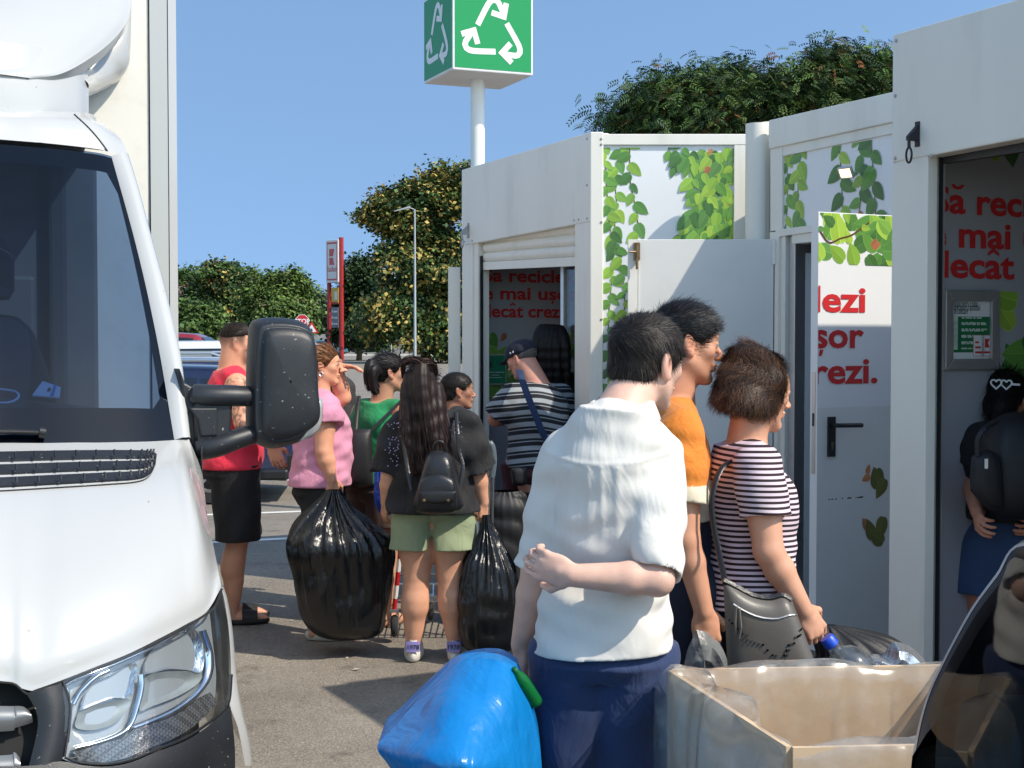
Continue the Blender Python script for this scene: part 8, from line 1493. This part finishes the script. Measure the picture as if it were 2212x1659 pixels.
# tote of the woman in green
tb_ = slung('tote_bag', 'flat black tote hanging behind the woman in green', 'bag'); flatbag(tb_, 'body', [(757, 930), (780, 926), (802, 928)], [(752, 1046), (778, 1054), (806, 1048)], 8.02, .05, M_BIN2, 12, .006)
mb = MB()
for pts in (((776, 856, 8.2), (771, 890, 8.1), (768, 930, 8.02)), ((868, 864, 8.22), (842, 890, 8.14), (816, 915, 8.06), (800, 932, 8.02))): mb.tube([tuple(p) for p in spline([tuple(at(*p)) for p in pts], 14)], .012, M_BIN2, 7, flat=.5)
mb.build('strap', tb_); settle(tb_, at(778, 1050, 8.02))
# capped man's bag
cb9 = slung('shoulder_bag', 'navy cross body strap and small dark pouch on the man in the striped polo', 'bag'); mb = MB(); mb.tube([tuple(p) for p in spline([tuple(at(*p)) for p in ((1122, 800, 8.80), (1126, 815, 8.70), (1140, 855, 8.645), (1156, 895, 8.64), (1170, 930, 8.65), (1190, 970, 8.68))], 24)], .022, mat('navy_webbing', (.012, .03, .085), .8), 8, flat=.25); mb.build('strap', cb9); flatbag(cb9, 'pouch', [(1104, 1012), (1122, 1008), (1140, 1010)], [(1106, 1046), (1122, 1050), (1138, 1046)], 8.62, .03, M_BIN2, 3, .003); settle(cb9, at(1122, 1048, 8.62))
# backpack of the woman in the nearest kiosk
gb_ = slung('backpack', 'large black backpack hugged by the woman with the heart hair clip', 'backpack'); flatbag(gb_, 'body', [(2120, 950), (2150, 905), (2190, 890), (2240, 900), (2290, 930)], [(2110, 1075), (2140, 1112), (2190, 1124), (2250, 1116), (2300, 1080)], 5.40, .13, M_BIN2, 14, .012); fr, o = flatbag(gb_, 'pocket', [(2100, 985), (2130, 970), (2160, 985)], [(2096, 1060), (2130, 1096), (2170, 1104)], 5.24, .05, M_BIN2, 15, .006)
mb = MB(); q = at(2130, 998, 5.17); mb.box(q.x - .006, q.x + .006, q.y - .004, q.y, q.z - .024, q.z + .012, M_ALU); mb.build('zip_pull', gb_); mb = MB(); mb.tube([tuple(p) for p in spline([tuple(at(*p)) for p in ((2150, 912, 5.3), (2128, 925, 5.22), (2112, 950, 5.22), (2112, 985, 5.22))], 12)], .014, M_BIN2, 7, flat=.5); mb.build('strap', gb_); settle(gb_, at(2190, 1120, 5.4))
# ---------------------------------------------------------------- trolley
tr_ = empty('shopping_trolley', label='wire shopping trolley with red and white leg behind the woman in sage shorts', cat='trolley'); Yt = 7.85; M_CHR = mat('trolley_wire', (.55, .58, .60), .25, metal=.95); T_ = lambda x, y, Y=Yt: at(x, y, Y)
mb = MB(); a, b = T_(866, 1178), T_(851, 1322)
for i in range(5): p, q = a.lerp(b, i / 5), a.lerp(b, (i + .98) / 5); mb.tube([p, q], .013, M_SR if i % 2 == 0 else M_SW, 8)
mb.build('leg_tube', tr_, auto=40); mb = MB()
for y, Y0 in ((1242, Yt), (1290, Yt), (1298, Yt + .1), (1262, Yt + .5)): mb.tube([T_(860, y, Y0), T_(1040, y, Y0)], .008, M_CHR, 7)
for x in range(880, 1040, 14): mb.tube([T_(x, 1290), T_(x, 1262, Yt + .5)], .004, M_CHR, 5)
for x in (1058, 1066): mb.tube([T_(x, 1000, 7.9), T_(x - 4, 1180, 7.9), T_(x - 6, 1300, 7.9)], .008, M_CHR, 7)
mb.tube([T_(905, 1262, Yt + .5), T_(905, 1000, Yt + .6), T_(1050, 1000, Yt + .6)], .008, M_CHR, 7); mb.build('wire_frame', tr_, auto=40)
mb = MB(); mb.tube([tuple(p) for p in spline([tuple(T_(x, y, 7.88)) for x, y in ((1062, 1030), (1066, 1000), (1064, 970), (1057, 957), (1052, 975))], 14)], .020, mat('handle_grip', (.10, .13, .15), .35), 9); mb.build('handle', tr_, auto=50)
for x, y, Y0 in ((852, 1352, Yt), (930, 1318, Yt + .55)):
    mb = MB(); q = T_(x, y, Y0); Mw = frame(q, (0, 1, 0), (0, 0, 1), (1, 0, 0)); mb.lathe([(.02, -.016), (.055, -.016), (.062, -.008), (.062, .008), (.055, .016), (.02, .016)], M_RUB, 20, Mw); w_ = mb.build('caster', tr_, auto=40); mb = MB(); mb.box(q.x - .024, q.x - .018, q.y - .02, q.y + .02, q.z - .01, q.z + .085, M_STEEL); mb.box(q.x + .018, q.x + .024, q.y - .02, q.y + .02, q.z - .01, q.z + .085, M_STEEL); mb.box(q.x - .024, q.x + .024, q.y - .03, q.y + .03, q.z + .08, q.z + .095, M_STEEL); mb.build('fork', w_)
settle(tr_, (T_(930, 1300).x, Yt, 0))
sack('blue_bag', 'blue plastic bag in the trolley between the woman in green and the long haired woman', 'bag', [(826, 990, 8, .2, 0), (826, 1005, 14, .2, 0), (828, 1040, 20, .1, 0), (832, 1080, 24, .06, 0), (834, 1108, 16, .05, 0), (834, 1112, 2, 0, 0)], 7.75, mat('blue_film_small', (.01, .06, .40), .3, bump=.4, bscale=30), 17, depth=1.2)
# ---------------------------------------------------------------- dark car at the right corner
dc = empty('parked_car', label='glossy black car in the near right corner, only its sloping pillar and side window showing', cat='car'); ud = Vector((.10, 1, 0)).normalized(); Pn = Vector((-ud.y, ud.x, 0)); Pc = Vector((.72, 2.4, 0)); M_BLKP = mat('black_car_paint', (.008, .008, .010), .22, coat=.35, spec=.5)
dp = lambda x, y: on_plane(x, y, Pc, Pn)
def wp(Y, z, inn=0.): q = Pc + ud * (Y - 2.4); return Vector((q.x, q.y, z)) - Pn * inn
outer = [dp(x, y) for x, y in ((1968, 1659), (1986, 1570), (2010, 1492), (2040, 1428), (2075, 1360), (2110, 1300), (2160, 1232), (2212, 1165))] + [wp(1.5, 1.50), wp(1.0, 1.535), wp(.4, 1.53), wp(-.2, 1.42)]
inner = [dp(x, y) for x, y in ((2021, 1552), (2026, 1528), (2038, 1492), (2064, 1438), (2098, 1378), (2134, 1320), (2180, 1262), (2224, 1205))] + [wp(1.48, 1.40), wp(1.0, 1.435), wp(.4, 1.43), wp(-.15, 1.33)]
O_ = [Vector(p) for p in spline([tuple(p) for p in outer], 60)]; I_ = [Vector(p) for p in spline([tuple(p) for p in inner], 60)]
mb = MB(); mb.grid([[o - Pn * 1.5 + Vector((0, 0, .02)), o - Pn * .5 + Vector((0, .0, .045)), o - Pn * .12 + Vector((0, .02, .03)), o - Pn * .03 + Vector((0, .012, .012)), o, o * .75 + i * .25 + Pn * .008] for o, i in zip(O_, I_)], M_BLKP); mb.build('roof', dc, smooth=True)
mb = MB(); mb.grid([[o * .75 + i * .25 + Pn * .008, o * .62 + i * .38 + Pn * .007] for o, i in zip(O_, I_)], M_ALU); mb.build('window_trim', dc, smooth=True); mb = MB(); mb.grid([[o * .62 + i * .38 + Pn * .006, o * .3 + i * .7 + Pn * .003, i - Pn * .006] for o, i in zip(O_, I_)], M_BLACK); mb.build('pillar', dc, smooth=True)
bpts = [inner[0], dp(2028, 1574), dp(2052, 1606), dp(2110, 1662), wp(1.6, .985), wp(1.0, 1.0), wp(.4, 1.0), wp(-.15, 1.0)]; belt = [Vector(p) for p in spline([tuple(p) for p in bpts], 60)]
def bside(p, f):
    z = p.z * (1 - f) + .25 * f; off = (-.006, .012)[f > 0] + .035 * math.sin(math.pi * min(1, f * 1.25)) * (f > 0); return Vector((p.x, p.y, z)) + Pn * off
mb = MB(); mb.grid([[bside(p, f) for f in (0, .02, .1, .2, .35, .5, .7, .85, 1)] for p in [Vector(q) for q in spline([tuple(wp(Y_, z)) for Y_, z in ((2.66, .84), (2.58, .90), (2.45, .945), (2.2, .975), (1.6, .985), (.8, 1.0), (-.15, 1.0))], 40)]], M_BLKP); mb.build('body_side', dc, smooth=True)
mb = MB(); mb.grid([[wp(2.52 - .2 * max(0, z - .9), z, w_) for w_ in (.03, .4, .9, 1.48)] for z in (.3, .7, .95, 1.10)], M_DARK); mb.grid([[wp(Y_, z, 1.46) for Y_ in (2.5, 1.5, .4, -.1)] for z in (.3, .7, 1.0)], M_DARK); mb.build('inner_trim', dc)
mb = MB(); s0 = outer[0]; mb.grid([[p - Pn * w_ + Vector((0, dy, 0)) for w_, dy in ((0, 0), (.05, .05), (.2, .10), (.8, .13), (1.5, .10))] for p in (inner[0] * .4 + s0 * .6, s0, wp(2.62, .7, -.03), wp(2.64, .45, -.04), wp(2.6, .25, -.02))], M_BLKP); mb.grid([[wp(-.15, z), wp(-.15, z, 1.5)] for z in (1.0, .3)], M_BLKP); mb.build('tail_panel', dc, smooth=True)
mb = MB(); gp = [p + Pn * .013 for p in I_] + [p + Pn * .013 for p in belt[::-1]]; mb.add(gp, [tuple(range(len(gp)))], glass('tinted_car_window', (.50, .53, .56), base=.04, refl=.22)); mb.build('side_window', dc)
ih = [Vector(p) for p in (wp(1.9, 1.0, .35), wp(1.9, 1.0, .35))]; q = dp(2128, 1400); hr = wp(1.98, 1.13, .30)
mb = MB(); mb.grid([[hr + Vector((.07 * math.cos(a) * k_, .13 * math.sin(a) * k_, z)) for a in np.linspace(0, 6.283, 19)[:-1]] for z, k_ in ((-.10, .3), (-.095, .8), (-.06, 1), (.04, 1), (.085, .85), (.10, .4), (.101, .02))], M_SEAT, closed=True); mb.tube([hr + Vector((0, .05, -.2)), hr + Vector((0, .05, -.08))], .008, M_ALU, 6); mb.tube([hr + Vector((0, -.05, -.2)), hr + Vector((0, -.05, -.08))], .008, M_ALU, 6); mb.build('headrest', dc, smooth=True)
mb = MB(); mb.grid(surf([[tuple(wp(2.2, z, .12)), tuple(wp(2.05, z + .02, .12)), tuple(wp(1.92, z, .12))] if 0 else [tuple(hr + Vector((-.12 + i * .12, y, z))) for i in range(4)] for z, y in ((-.55, .16), (-.3, .12), (-.18, .06), (-.16, -.02), (-.3, -.06), (-.55, -.05))], 20, 14), M_SEAT); mb.box(.95, 2.1, 1.2, 2.5, .35, .5, M_DARK); mb.build('seat', dc, smooth=True)
for Y_w in (1.95, -.6):
    mb = MB(); Mw = frame(wp(Y_w, .32, .06), ud, zv, Pn); mb.lathe([(.2, -.1), (.3, -.11), (.32, -.06), (.32, .06), (.3, .11), (.2, .1)], M_RUB, 28, Mw); w_ = mb.build('wheel', dc, auto=40); mb = MB(); mb.lathe([(.21, .09), (.2, .04), (.02, .06)], M_RIM, 20, Mw); mb.build('rim', w_)
mb = MB(); mb.grid([[wp(Y_, z, w_) for w_ in (0., .05, .5, 1.5)] for Y_, z in ((-.15, 1.0), (-.6, .98), (-1.2, .9), (-1.35, .6), (-1.35, .3))], M_BLKP); mb.grid([[wp(Y_, z, 0) for Y_ in (-.15, -.6, -1.2, -1.35)] for z in (.98, .8, .5, .3)], M_BLKP); mb.build('bonnet', dc, smooth=True); settle(dc, (Pc.x + .8, .8, 0))
